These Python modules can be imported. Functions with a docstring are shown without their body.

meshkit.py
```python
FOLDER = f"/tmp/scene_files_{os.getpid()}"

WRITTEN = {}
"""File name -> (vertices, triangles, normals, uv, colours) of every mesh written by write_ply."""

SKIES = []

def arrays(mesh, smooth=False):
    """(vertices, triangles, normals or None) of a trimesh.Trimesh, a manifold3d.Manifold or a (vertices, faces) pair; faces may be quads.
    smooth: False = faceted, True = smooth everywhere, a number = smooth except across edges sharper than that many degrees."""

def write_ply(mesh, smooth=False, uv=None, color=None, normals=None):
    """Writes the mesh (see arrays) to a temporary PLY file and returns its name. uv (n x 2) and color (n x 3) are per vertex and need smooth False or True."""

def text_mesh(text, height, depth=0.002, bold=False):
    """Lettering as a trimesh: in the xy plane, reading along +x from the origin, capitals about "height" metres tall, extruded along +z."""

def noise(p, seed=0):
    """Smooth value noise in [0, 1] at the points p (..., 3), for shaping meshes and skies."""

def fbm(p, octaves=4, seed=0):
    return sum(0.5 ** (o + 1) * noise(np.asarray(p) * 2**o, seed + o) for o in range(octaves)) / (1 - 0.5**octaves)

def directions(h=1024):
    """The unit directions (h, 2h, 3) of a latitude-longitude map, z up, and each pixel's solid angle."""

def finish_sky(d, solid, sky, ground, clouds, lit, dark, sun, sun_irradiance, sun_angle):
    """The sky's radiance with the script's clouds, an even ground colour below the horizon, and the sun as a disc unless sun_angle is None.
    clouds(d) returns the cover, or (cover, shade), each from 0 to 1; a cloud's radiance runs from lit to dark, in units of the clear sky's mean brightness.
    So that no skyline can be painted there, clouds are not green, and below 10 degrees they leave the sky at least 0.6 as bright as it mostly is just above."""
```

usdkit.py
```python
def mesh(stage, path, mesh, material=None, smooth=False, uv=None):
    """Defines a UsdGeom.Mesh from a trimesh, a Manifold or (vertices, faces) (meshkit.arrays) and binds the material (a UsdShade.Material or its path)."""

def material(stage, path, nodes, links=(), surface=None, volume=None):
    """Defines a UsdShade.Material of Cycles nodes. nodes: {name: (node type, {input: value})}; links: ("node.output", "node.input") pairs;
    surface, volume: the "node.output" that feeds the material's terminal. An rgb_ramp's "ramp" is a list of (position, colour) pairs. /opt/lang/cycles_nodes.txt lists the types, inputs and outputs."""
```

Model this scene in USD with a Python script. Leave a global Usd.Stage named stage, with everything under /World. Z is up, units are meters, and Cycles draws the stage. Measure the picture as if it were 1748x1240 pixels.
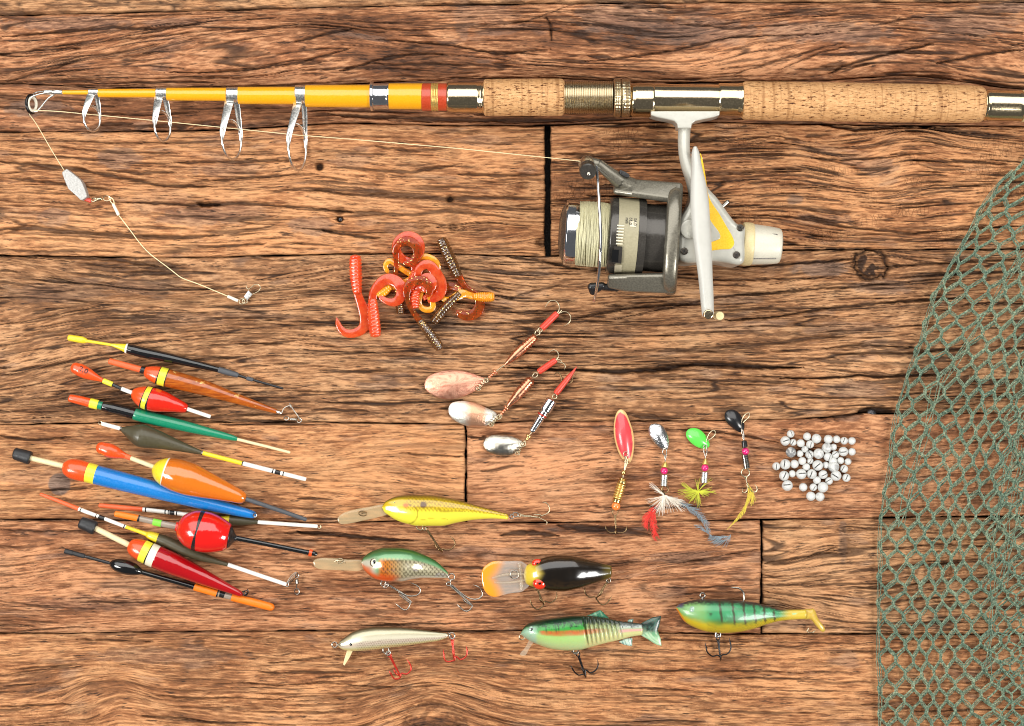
import math, random
import numpy as np
import trimesh
from scipy import ndimage
from pxr import Usd, UsdGeom, UsdLux, UsdShade, Sdf, Gf, Vt
import usdkit, meshkit

stage = Usd.Stage.CreateInMemory()
UsdGeom.SetStageUpAxis(stage, UsdGeom.Tokens.z)
UsdGeom.SetStageMetersPerUnit(stage, 1.0)
UsdGeom.Xform.Define(stage, '/World')
rng = np.random.default_rng(7)

# ------------------------------------------------------------------ camera, lamps, exposure
PX = 0.000375                 # metres on the table per photograph pixel
H = 1.25                      # camera height over the table
W2, H2 = 874.0, 620.0
cam = UsdGeom.Camera.Define(stage, '/World/camera')
cam.CreateFocalLengthAttr(50.0)
cam.CreateHorizontalApertureAttr(50.0 * 1748 * PX / H)
cam.CreateFStopAttr(0.0)
cam.CreateFocusDistanceAttr(H)
cam.CreateClippingRangeAttr((0.05, 100.0))
cam.CreateExposureAttr(0.18)
cam.AddTranslateOp().Set((0, 0, H))


def softbox(name, pos, target, w, h, strength, color):
    l = UsdLux.RectLight.Define(stage, '/World/' + name)
    l.CreateWidthAttr(w); l.CreateHeightAttr(h)
    l.CreateIntensityAttr(strength); l.CreateColorAttr(Gf.Vec3f(*color))
    z = np.array(pos, float) - np.array(target, float); z /= np.linalg.norm(z)
    x = np.cross([0, 0, 1.0], z); x /= np.linalg.norm(x); y = np.cross(z, x)
    m = Gf.Matrix4d(*x, 0, *y, 0, *z, 0, *map(float, pos), 1)
    l.AddTransformOp().Set(m)
    return l


softbox('softbox_far_side', (-0.15, 0.70, 1.0), (0, 0.1, 0), 2.1, 1.15, 2.7, (1.0, 0.985, 0.95))
softbox('softbox_near_right', (0.98, -0.52, 1.00), (0.1, 0, 0), 0.5, 0.46, 21.0, (1.0, 0.985, 0.95))
softbox('softbox_near_left', (-1.0, -0.34, 1.00), (-0.1, 0, 0), 0.5, 0.46, 18.5, (1.0, 0.985, 0.95))
dome = UsdLux.DomeLight.Define(stage, '/World/studio_room')
dome.CreateIntensityAttr(1.0)
usdkit.material(stage, '/World/Looks/room_walls', {"bg": ("background_shader", {"color": (0.95, 0.97, 1.0), "strength": 0.11})}, [], surface="bg.background")
UsdShade.MaterialBindingAPI.Apply(dome.GetPrim()).Bind(UsdShade.Material.Get(stage, '/World/Looks/room_walls'))


# ------------------------------------------------------------------ helpers
def P(px, py, z=0.0):
    """The point at height z that the photograph shows at pixel (px, py)."""
    k = PX * (H - z) / H
    return np.array([(px - W2) * k, (H2 - py) * k, z])


_used = {}


def numbered(path):
    n = _used.get(path, 0)
    _used[path] = n + 1
    return path if n == 0 else f'{path}_{n:03d}'


def tags(prim, label=None, cat=None, group=None, kind=None):
    for k, v in (('label', label), ('category', cat), ('group', group), ('kind', kind)):
        if v:
            prim.SetCustomDataByKey(k, v)
    return prim


class Thing:
    """An Xform at the thing's base; part() adds a mesh given in world coordinates."""
    def __init__(s, name, label, cat, base, group=None, kind=None):
        s.path = numbered('/World/' + name)
        s.x = UsdGeom.Xform.Define(stage, s.path)
        s.base = np.array(base, float)
        s.x.AddTranslateOp().Set(Gf.Vec3d(*map(float, s.base)))
        tags(s.x.GetPrim(), label, cat, group, kind)

    def part(s, name, mesh, material, smooth=40, parent=None, paint=None, label=None, kind=None):
        path = numbered((parent or s.path) + '/' + name)
        v, f = mesh
        define(path, np.asarray(v) - s.base, f, material, smooth, paint)
        tags(stage.GetPrimAtPath(path), label, kind=kind)
        return path


def define(path, v, f, material, smooth=40, paint=None, extra=None):
    v, f = np.asarray(v, float), np.asarray(f, int)
    if f.shape[1] == 4:
        f = np.vstack([f[:, [0, 1, 2]], f[:, [0, 2, 3]]])
    if paint is not None or extra:
        m = usdkit.mesh(stage, path, (v, f), MATS[material], smooth=True if smooth else False)
        api = UsdGeom.PrimvarsAPI(m)
        if paint is not None:
            api.CreatePrimvar('paint', Sdf.ValueTypeNames.Color3fArray, 'vertex').Set(Vt.Vec3fArray.FromNumpy(np.clip(np.asarray(paint), 0, 1).astype(np.float32)))
        for k, a in (extra or {}).items():
            a = np.asarray(a, np.float32)
            if a.ndim == 1:
                api.CreatePrimvar(k, Sdf.ValueTypeNames.FloatArray, 'vertex').Set(Vt.FloatArray.FromNumpy(a))
            else:
                api.CreatePrimvar(k, Sdf.ValueTypeNames.Float3Array, 'vertex').Set(Vt.Vec3fArray.FromNumpy(a))
        return m
    m = trimesh.Trimesh(v, f, process=False)
    return usdkit.mesh(stage, path, m, MATS[material], smooth=smooth)


def join(*ms):
    vs, fs, n = [], [], 0
    for v, f in ms:
        f = np.asarray(f)
        if f.shape[1] == 4:
            f = np.vstack([f[:, [0, 1, 2]], f[:, [0, 2, 3]]])
        vs.append(np.asarray(v)); fs.append(f + n); n += len(v)
    return np.vstack(vs), np.vstack(fs)


_tab = np.random.default_rng(99).random((256, 256))


def n2(x, y, seed=0):
    """Smooth value noise in [0,1] on arrays."""
    x = np.asarray(x, float) + seed * 17.31; y = np.asarray(y, float) + seed * 9.73
    i = np.floor(x).astype(int); j = np.floor(y).astype(int)
    u = x - i; w = y - j
    u = u * u * u * (u * (u * 6 - 15) + 10); w = w * w * w * (w * (w * 6 - 15) + 10)
    i0, i1, j0, j1 = i & 255, (i + 1) & 255, j & 255, (j + 1) & 255
    return (_tab[i0, j0] * (1 - u) + _tab[i1, j0] * u) * (1 - w) + (_tab[i0, j1] * (1 - u) + _tab[i1, j1] * u) * w


def fb(x, y, seed=0, o=3, gain=0.5):
    a, s, t = 1.0, 0.0, 0.0
    for k in range(o):
        s = s + a * n2(x * 2 ** k, y * 2 ** k, seed + k); t += a; a *= gain
    return s / t


def sst(a, b, x):
    t = np.clip((x - a) / (b - a), 0, 1)
    return t * t * (3 - 2 * t)


def lin(*rgb):
    """sRGB 0..255 to linear."""
    c = np.array(rgb, float) / 255
    return tuple(np.where(c <= 0.04045, c / 12.92, ((c + 0.055) / 1.055) ** 2.4))


# ------------------------------------------------------------------ materials
MATS = {}


def mat(name, color, rough=0.4, metal=0.0, coat=0.0, var=0.12, vscale=900.0, bump=0.0, bscale=3000.0, **more):
    """A procedural material: its colour and gloss vary a little with noise."""
    path = '/World/Looks/' + name
    c = np.array(color)
    if coat and not bump:                # lacquer is never quite even
        bump, bscale = 0.00016, 260.0
    nodes = {"tc": ("geometry", {}), "n": ("noise_texture", {"scale": vscale, "detail": 3.0}),
             "r": ("rgb_ramp", {"ramp": [(0.25, tuple(c * (1 - var))), (0.75, tuple(np.minimum(c * (1 + var * 0.6), 0.95)))]}),
             "rr": ("rgb_ramp", {"ramp": [(0.3, (max(rough * 0.75, 0.02),) * 3), (0.7, (min(rough * 1.25, 1.0),) * 3)]}),
             "bw": ("rgb_to_bw", {}),
             "p": ("principled_bsdf", {"metallic": metal, "coat_weight": coat, "coat_roughness": 0.11, **more})}
    links = [("tc.position", "n.vector"), ("n.fac", "r.fac"), ("n.fac", "rr.fac"), ("r.color", "p.base_color"), ("rr.color", "bw.color"), ("bw.val", "p.roughness")]
    if bump:
        nodes["bn"] = ("noise_texture", {"scale": bscale, "detail": 2.0})
        nodes["b"] = ("bump", {"strength": 1.0, "distance": bump})
        links += [("tc.position", "bn.vector"), ("bn.fac", "b.height"), ("b.normal", "p.normal")]
    MATS[name] = usdkit.material(stage, path, nodes, links, surface="p.BSDF")


def paint_mat(name, rough=0.3, metal=0.0, coat=0.0, var=0.1, vscale=1200.0, bump=0.0, bscale=3000.0, **more):
    """As mat(), the colour taken from the mesh's own paint."""
    path = '/World/Looks/' + name
    nodes = {"tc": ("geometry", {}), "a": ("attribute", {"attribute": "paint"}), "n": ("noise_texture", {"scale": vscale, "detail": 3.0}),
             "r": ("rgb_ramp", {"ramp": [(0.25, (1 - var,) * 3), (0.75, (1.0,) * 3)]}),
             "x": ("mix_color", {"blend_type": "multiply", "fac": 1.0}),
             "p": ("principled_bsdf", {"roughness": rough, "metallic": metal, "coat_weight": coat, "coat_roughness": 0.05, **more})}
    links = [("tc.position", "n.vector"), ("n.fac", "r.fac"), ("a.color", "x.a"), ("r.color", "x.b"), ("x.result", "p.base_color")]
    if bump:
        nodes["bn"] = ("noise_texture", {"scale": bscale, "detail": 2.0})
        nodes["b"] = ("bump", {"strength": 1.0, "distance": bump})
        links += [("tc.position", "bn.vector"), ("bn.fac", "b.height"), ("b.normal", "p.normal")]
    MATS[name] = usdkit.material(stage, path, nodes, links, surface="p.BSDF")


# weathered timber: colour from the grain coordinates and the wear each board carries
def wood_mat(name, light, mid, dark):
    nodes = {
        "g": ("attribute", {"attribute": "grain"}), "w": ("attribute", {"attribute": "wear"}), "w2": ("attribute", {"attribute": "crackle"}),
        "m1": ("mapping", {"scale": (4.0, 33.0, 1.0)}), "f1": ("noise_texture", {"scale": 1.0, "detail": 4.0, "roughness": 0.62}),
        "m2": ("mapping", {"scale": (3.4, 27.0, 1.0)}), "f2": ("noise_texture", {"scale": 1.0, "detail": 3.0, "roughness": 0.7}),
        "m3": ("mapping", {"scale": (14.0, 7.0, 1.0)}), "vo": ("voronoi_texture", {"scale": 1.0, "feature": "distance_to_edge"}),
        "dn": ("noise_texture", {"scale": 14.0, "detail": 3.0}), "dmix": ("mix_vector", {"fac": 0.02}),
        "m4": ("mapping", {"scale": (1.6, 3.2, 1.0)}), "f4": ("noise_texture", {"scale": 1.0, "detail": 5.0, "roughness": 0.6}),
        "s": ("separate_color", {}),
        "t1": ("math", {"math_type": "multiply_add", "value2": 1.45, "value3": -0.71}),
        "t2": ("math", {"math_type": "add"}),
        "t3": ("math", {"math_type": "multiply_add", "value2": 0.30, "value3": -0.15}),
        "t4": ("math", {"math_type": "add", "use_clamp": True}),
        "ramp": ("rgb_ramp", {"ramp": [(0.0, dark), (0.28, tuple(np.array(dark) * 0.45 + np.array(mid) * 0.55)), (0.5, mid), (0.78, light), (1.0, tuple(np.minimum(np.array(light) * 1.16, 0.9)))]}),
        "hue": ("rgb_ramp", {"ramp": [(0.3, (1.03, 0.97, 0.93)), (0.7, (0.96, 1.02, 1.08))]}),
        "hx": ("mix_color", {"blend_type": "multiply", "fac": 1.0, "use_clamp": False}),
        "grey": ("rgb_ramp", {"ramp": [(0.3, lin(66, 56, 52)), (0.62, lin(124, 108, 98))]}),
        "gx": ("mix_color", {"blend_type": "mix"}),
        "ck": ("rgb_ramp", {"ramp": [(0.0, (0.5,) * 3), (0.02, (0.35,) * 3), (0.05, (0, 0, 0))]}), "ckb": ("rgb_to_bw", {}),
        "ckm": ("math", {"math_type": "multiply"}),
        "dk": ("math", {"math_type": "maximum", "use_clamp": True}),
        "fd": ("rgb_ramp", {"ramp": [(0.31, (0.9,) * 3), (0.37, (0.5,) * 3), (0.425, (0.0,) * 3)]}), "fdb": ("rgb_to_bw", {}), "dk2": ("math", {"math_type": "maximum", "use_clamp": True}),
        "dx": ("mix_color", {"blend_type": "mix", "b": lin(40, 24, 15)}),
        "bh": ("math", {"math_type": "add"}), "bh2": ("math", {"math_type": "subtract"}),
        "b": ("bump", {"strength": 0.9, "distance": 0.0009}),
        "p": ("principled_bsdf", {"roughness": 0.6, "specular_ior_level": 0.22})}
    links = [("g.vector", "m1.vector"), ("m1.vector", "f1.vector"), ("g.vector", "m2.vector"), ("m2.vector", "f2.vector"),
             ("g.vector", "dn.vector"), ("g.vector", "dmix.a"), ("dn.color", "dmix.b"), ("dmix.result", "m3.vector"), ("m3.vector", "vo.vector"),
             ("g.vector", "m4.vector"), ("m4.vector", "f4.vector"), ("w.color", "s.color"),
             ("f1.fac", "t1.value1"), ("t1.value", "t2.value1"), ("s.g", "t2.value2"),
             ("f4.fac", "t3.value1"), ("t3.value", "t4.value1"), ("t2.value", "t4.value2"), ("t4.value", "ramp.fac"),
             ("f4.fac", "hue.fac"), ("ramp.color", "hx.a"), ("hue.color", "hx.b"),
             ("f1.fac", "grey.fac"), ("hx.result", "gx.a"), ("grey.color", "gx.b"), ("s.b", "gx.fac"),
             ("vo.distance", "ck.fac"), ("ck.color", "ckb.color"), ("ckb.val", "ckm.value1"), ("w2.fac", "ckm.value2"),
             ("ckm.value", "dk.value1"), ("s.r", "dk.value2"),
             ("f2.fac", "fd.fac"), ("fd.color", "fdb.color"), ("fdb.val", "dk2.value1"), ("dk.value", "dk2.value2"),
             ("dk2.value", "dx.fac"), ("gx.result", "dx.a"), ("dx.result", "p.base_color"),
             ("f1.fac", "bh.value1"), ("f2.fac", "bh.value2"), ("bh.value", "bh2.value1"), ("ckm.value", "bh2.value2"), ("bh2.value", "b.height"), ("b.normal", "p.normal")]
    MATS[name] = usdkit.material(stage, '/World/Looks/' + name, nodes, links, surface="p.BSDF")


wood_mat('timber_orange', lin(198, 142, 96), lin(142, 93, 58), lin(55, 35, 23))
wood_mat('timber_brown', lin(190, 141, 99), lin(132, 91, 59), lin(52, 35, 25))
wood_mat('timber_red', lin(194, 138, 97), lin(138, 89, 57), lin(53, 33, 22))
mat('gap_dirt', lin(24, 17, 12), 0.9, bump=0.0004)

# ------------------------------------------------------------------ the boards of the table
def curve(pts):
    a = np.array(pts, float)
    from scipy.interpolate import PchipInterpolator
    x = np.concatenate([[-900], a[:, 0] if a[0, 0] > -899 else a[1:, 0], [2700]])
    y = np.concatenate([[a[0, 1]], a[:, 1], [a[-1, 1]]])
    return PchipInterpolator(x, y)


E = [curve([(0, -175), (1748, -180)]),
     curve([(0, 26), (200, 21), (377, 17), (600, 11), (800, 8), (1000, 5), (1748, 3)]),
     curve([(0, 142), (200, 150), (500, 147), (700, 138), (900, 133), (1150, 141), (1400, 137), (1550, 129), (1650, 140), (1748, 152)]),
     curve([(0, 225), (340, 222), (600, 210), (800, 214), (935, 213), (1150, 208), (1400, 212), (1748, 215)]),
     curve([(0, 437), (300, 440), (500, 436), (700, 433), (930, 438), (1100, 432), (1330, 427), (1748, 426)]),
     curve([(0, 725), (200, 722), (500, 721), (790, 724), (900, 720), (1200, 719), (1400, 713), (1480, 707), (1748, 706)]),
     curve([(0, 887), (300, 890), (560, 893), (700, 890), (900, 893), (1100, 891), (1300, 888), (1748, 882)]),
     curve([(0, 1082), (500, 1078), (1000, 1078), (1250, 1083), (1748, 1084)]),
     curve([(0, 1262), (1748, 1266)]),
     curve([(0, 1430), (1748, 1430)])]

GUIDES = {
    0: [],
    1: [[(-150, 95), (0, 90), (137, 80), (240, 60), (343, 42), (515, 36), (700, 45), (900, 40), (1148, 62), (1300, 40), (1491, 24), (1600, 30), (1900, 40)],
        [(-150, 120), (0, 122), (137, 102), (240, 86), (343, 66), (515, 52), (700, 72), (865, 75), (1000, 80), (1148, 88), (1300, 68), (1491, 46), (1600, 52), (1900, 75)],
        [(-150, 136), (0, 137), (103, 124), (299, 120), (412, 115), (515, 99), (600, 92), (717, 94), (865, 103), (1000, 112), (1148, 118), (1300, 98), (1416, 82), (1594, 78), (1900, 105)]],
    2: [[(0, 170), (200, 175), (500, 168), (900, 172), (1300, 178), (1900, 180)], [(0, 198), (150, 204), (300, 196), (600, 196), (900, 203), (1300, 198), (1900, 200)]],
    3: [[(0, 250), (300, 262), (600, 255), (760, 262), (930, 258)], [(0, 280), (200, 292), (450, 300), (560, 282), (700, 294), (930, 298)], [(0, 314), (300, 320), (500, 316), (600, 325), (760, 332), (930, 342)],
        [(0, 342), (300, 350), (600, 363), (800, 375), (930, 378)], [(0, 388), (200, 398), (350, 404), (480, 394), (600, 406), (760, 402), (930, 396)]],
    31: [[(940, 240), (1148, 243), (1300, 236), (1400, 243), (1480, 235), (1560, 222), (1660, 240), (1900, 250)], [(940, 275), (1148, 264), (1350, 259), (1470, 275), (1560, 262), (1640, 272), (1900, 285)],
         [(940, 298), (1148, 300), (1350, 293), (1480, 312), (1570, 296), (1640, 300), (1900, 300)], [(940, 330), (1148, 332), (1360, 322), (1500, 332), (1590, 318), (1748, 316), (1900, 320)],
         [(940, 355), (1148, 357), (1350, 350), (1550, 364), (1748, 350)], [(940, 385), (1148, 378), (1300, 374), (1450, 398), (1550, 399), (1748, 388)]],
    4: [[(-150, 440), (0, 447), (103, 464), (280, 480), (420, 478), (600, 455), (760, 447), (950, 454), (1160, 455), (1320, 452), (1480, 440), (1748, 446)],
        [(-150, 484), (0, 487), (150, 496), (280, 505), (420, 502), (560, 490), (760, 478), (900, 490), (1100, 490), (1300, 490), (1460, 475), (1550, 480), (1748, 470)],
        [(-150, 560), (0, 545), (150, 527), (280, 522), (420, 522), (600, 512), (760, 520), (900, 530), (1000, 528), (1200, 522), (1400, 515), (1748, 500)],
        [(-150, 620), (0, 600), (150, 572), (300, 560), (450, 555), (600, 560), (760, 558), (900, 562), (1100, 560), (1300, 552), (1500, 546), (1748, 525)],
        [(-150, 665), (0, 652), (150, 622), (300, 600), (450, 592), (600, 600), (800, 600), (1000, 602), (1200, 600), (1400, 590), (1748, 575)],
        [(-150, 692), (0, 686), (200, 664), (400, 640), (600, 632), (800, 635), (1000, 630), (1200, 625), (1340, 628), (1550, 642), (1748, 635)],
        [(-150, 710), (0, 708), (200, 698), (400, 685), (700, 682), (1000, 680), (1300, 682), (1748, 678)]],
    5: [[(0, 745), (100, 750), (330, 748), (500, 758), (700, 748), (795, 744)], [(0, 768), (200, 770), (500, 790), (690, 774), (795, 780)], [(0, 830), (300, 820), (500, 820), (640, 824), (795, 838)]],
    51: [[(795, 748), (1000, 750), (1150, 742), (1300, 752), (1340, 757), (1500, 764), (1748, 745)], [(795, 800), (912, 790), (1050, 772), (1150, 778), (1340, 790), (1480, 800), (1560, 785), (1748, 772)], [(795, 850), (1000, 840), (1300, 828), (1748, 820)]],
    6: [[(0, 905), (300, 914), (560, 908), (900, 915), (1100, 906), (1300, 908)], [(0, 950), (120, 940), (300, 934), (560, 936), (760, 934), (1000, 940), (1300, 926)],
        [(0, 990), (150, 975), (300, 978), (560, 984), (760, 980), (1000, 972), (1300, 944)], [(0, 1025), (150, 1022), (350, 1020), (560, 1012), (800, 1015), (1000, 1002), (1300, 985)], [(0, 1055), (300, 1050), (600, 1050), (900, 1045), (1300, 1032)]],
    61: [[(1303, 915), (1430, 912), (1748, 918)], [(1303, 962), (1430, 938), (1560, 934), (1748, 937)], [(1303, 996), (1450, 985), (1748, 960)], [(1303, 1016), (1380, 1030), (1500, 1050), (1748, 1040)]],
    7: [[(0, 1120), (150, 1112), (350, 1108), (600, 1118), (740, 1110), (1000, 1120), (1748, 1118)], [(0, 1160), (100, 1150), (200, 1140), (320, 1150), (600, 1152), (740, 1138), (900, 1150), (1300, 1160), (1748, 1170)],
        [(0, 1206), (96, 1196), (154, 1172), (206, 1168), (275, 1185), (400, 1192), (600, 1190), (740, 1166), (880, 1190), (1100, 1195), (1748, 1205)], [(0, 1235), (150, 1225), (210, 1205), (280, 1215), (400, 1225), (600, 1230), (660, 1215), (740, 1192), (820, 1215), (900, 1228), (1748, 1232)]],
    8: []}

# cracks that can be told apart: points, width, depth
CRACKS = [
    ([(860, 627), (975, 632), (1060, 634), (1130, 631), (1190, 622), (1250, 623), (1300, 627), (1372, 627)], 8, 9), ([(1330, 646), (1410, 646), (1470, 641), (1500, 645), (1550, 640), (1610, 641)], 5, 6),
    ([(1050, 545), (1230, 506), (1320, 500), (1400, 493), (1460, 490), (1550, 482), (1640, 474)], 4, 4), ([(1235, 547), (1330, 541), (1400, 528), (1500, 518), (1640, 508)], 5, 5), ([(985, 542), (1070, 526), (1180, 516)], 5, 4),
    ([(1100, 470), (1240, 478), (1360, 476), (1462, 473)], 3, 3), ([(1250, 456), (1310, 454), (1400, 447), (1460, 442)], 5, 5), ([(1515, 456), (1560, 452), (1640, 449), (1748, 442)], 4, 4),
    ([(1080, 599), (1180, 597), (1290, 590), (1390, 577), (1455, 575)], 7, 3), ([(1400, 596), (1470, 589), (1560, 594)], 4, 4), ([(1130, 569), (1240, 566)], 4, 3),
    ([(-20, 392), (60, 389), (100, 395), (180, 400), (240, 404), (300, 406), (380, 402)], 10, 4), ([(190, 344), (330, 350), (360, 349), (420, 347), (470, 351), (560, 358), (610, 362)], 5, 4), ([(335, 348), (355, 349), (375, 348)], 9, 7),
    ([(545, 392), (600, 402), (650, 407)], 6, 5), ([(-20, 274), (60, 281), (140, 290), (180, 298), (280, 318), (360, 318)], 7, 4), ([(180, 290), (240, 296), (300, 293)], 6, 3), ([(290, 278), (400, 276), (520, 272)], 5, 3),
    ([(330, 310), (450, 302), (540, 296)], 5, 3), ([(490, 321), (600, 325), (700, 333), (760, 340), (850, 337), (930, 341)], 9, 3), ([(500, 357), (600, 362), (700, 367), (760, 360), (900, 374)], 6, 3), ([(560, 284), (640, 291), (700, 294), (790, 280)], 6, 3),
    ([(780, 297), (860, 300), (930, 298)], 6, 3), ([(640, 250), (700, 258), (780, 252)], 6, 2.5), ([(0, 303), (90, 312), (200, 326)], 5, 3), ([(100, 252), (200, 260), (310, 262)], 4, 2.5),
    ([(560, 195), (640, 200), (760, 204), (900, 206), (1090, 203)], 9, 4), ([(60, 186), (140, 192), (250, 197), (340, 190)], 4, 3), ([(-10, 182), (50, 186)], 5, 3),
    ([(-10, 94), (79, 84), (137, 82)], 4, 4), ([(10, 139), (103, 113), (137, 100)], 4, 4), ([(0, 63), (100, 55), (200, 46), (240, 50), (300, 45), (370, 35)], 5, 4), ([(280, 124), (350, 123), (412, 120), (515, 105), (600, 82)], 4, 4), ([(390, 54), (515, 41)], 3, 3),
    ([(500, 72), (560, 57), (610, 48)], 5, 4), ([(580, 122), (649, 101), (717, 91), (760, 92)], 4, 4), ([(100, 84), (180, 70), (330, 55)], 3, 3), ([(600, 45), (700, 52), (780, 48), (900, 36), (970, 10)], 4, 3),
    ([(640, 66), (760, 76), (850, 92), (940, 84)], 4, 4), ([(930, 25), (940, 42), (942, 70)], 4, 4), ([(1000, 105), (1080, 96), (1148, 86), (1251, 63), (1400, 58)], 4, 4), ([(1150, 40), (1250, 48), (1350, 42)], 4, 3),
    ([(1416, 127), (1440, 113), (1491, 98), (1594, 74)], 6, 5), ([(1600, 108), (1680, 92), (1748, 84)], 6, 5), ([(1490, 45), (1560, 28), (1640, 30)], 3, 3), ([(1250, 128), (1350, 96), (1440, 72)], 3, 3), ([(1330, 120), (1400, 90), (1450, 78)], 3, 3),
    ([(505, 908), (530, 912), (600, 916), (650, 921), (705, 924)], 7, 6), ([(855, 914), (900, 909), (955, 915)], 9, 5), ([(950, 897), (1040, 905), (1109, 914)], 12, 4), ([(1165, 962), (1230, 950), (1298, 938)], 3, 3), ([(1303, 962), (1380, 951), (1432, 934)], 4, 4),
    ([(1500, 940), (1600, 930), (1700, 934)], 4, 3), ([(1302, 1010), (1380, 1020), (1440, 1026)], 3, 3), ([(1230, 906), (1290, 912)], 4, 3), ([(0, 905), (90, 908), (170, 906)], 3, 3), ([(-10, 1026), (90, 1038), (170, 1041)], 3, 2),
    ([(1200, 735), (1270, 744), (1332, 756)], 4, 4), ([(795, 745), (812, 748), (835, 749)], 5, 4), ([(1395, 715), (1440, 711), (1475, 707)], 5, 5), ([(680, 773), (720, 777), (792, 780)], 4, 3), ([(-10, 742), (15, 748), (60, 752), (120, 746)], 5, 4),
    ([(1030, 1147), (1140, 1145), (1200, 1146), (1300, 1147), (1400, 1150)], 3, 3), ([(1060, 1174), (1130, 1177), (1200, 1180)], 3, 3), ([(395, 1166), (480, 1170), (560, 1166), (640, 1174), (740, 1172)], 3.5, 3), ([(450, 1134), (500, 1129), (580, 1120)], 3, 3), ([(-10, 1207), (70, 1205), (140, 1202)], 3.5, 3),
    ([(0, 1154), (90, 1141), (140, 1138)], 2.5, 2.5), ([(250, 1187), (330, 1193), (400, 1192), (500, 1196)], 3, 3), ([(130, 1092), (260, 1096)], 3, 3), ([(960, 1135), (1000, 1143), (1080, 1142)], 3, 2), ([(1100, 1092), (1280, 1096), (1480, 1100)], 2.5, 2),
    ([(270, 486), (350, 494), (420, 486)], 4, 3), ([(0, 437), (100, 438), (190, 442), (270, 455)], 7, 4), ([(410, 588), (460, 587), (520, 580)], 4, 3), ([(700, 592), (760, 594), (830, 590)], 3, 3), ([(500, 668), (600, 669), (730, 664)], 4, 3), ([(862, 438), (930, 446), (990, 460)], 6, 5),
    ([(740, 555), (850, 552), (960, 548), (1060, 530)], 4, 3), ([(870, 510), (900, 500), (960, 486)], 4, 3), ([(1148, 301), (1250, 297), (1372, 292)], 3, 3), ([(1385, 270), (1430, 273), (1530, 268)], 4, 4), ([(1520, 264), (1600, 261)], 4, 3), ([(1560, 274), (1660, 276), (1720, 281)], 5, 4),
    ([(1360, 322), (1420, 318), (1480, 326), (1530, 326), (1600, 316), (1700, 318)], 3, 3), ([(1250, 366), (1350, 370), (1450, 388), (1560, 399), (1660, 390), (1748, 386)], 4, 4), ([(1390, 210), (1460, 221), (1560, 212)], 6, 5), ([(1460, 345), (1560, 348), (1640, 340)], 2.5, 2.5),
    ([(1140, 242), (1240, 240), (1320, 232), (1400, 244)], 3, 3), ([(950, 262), (1040, 268), (1130, 262)], 3, 3), ([(1148, 262), (1250, 258), (1340, 258)], 3, 2.5)]
KNOTS = [(1487, 452, 25, 0.9), (740, 1248, 44, 0.45), (580, 374, 6, 2.4), (580, 360, 8, 1.2), (768, 340, 7, 2.2), (545, 285, 7, 2.2), (650, 301, 8, 0.9), (778, 262, 10, .6), (897, 318, 8, .7), (340, 1097, 8, 0.8), (466, 1094, 7, .5), (480, 1110, 6, .5), (10, 1070, 18, .5), (1466, 1013, 8, .5), (1455, 1093, 6, .6), (772, 374, 12, .6), (717, 386, 10, .6), (774, 388, 8, 1.3), (825, 393, 20, .5), (35, 340, 7, .6), (170, 322, 8, .5), (1672, 100, 6, .3),
         (925, 415, 9, 1.5), (1443, 925, 9, .7), (1447, 905, 8, .7), (1445, 942, 8, .6)]
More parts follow.
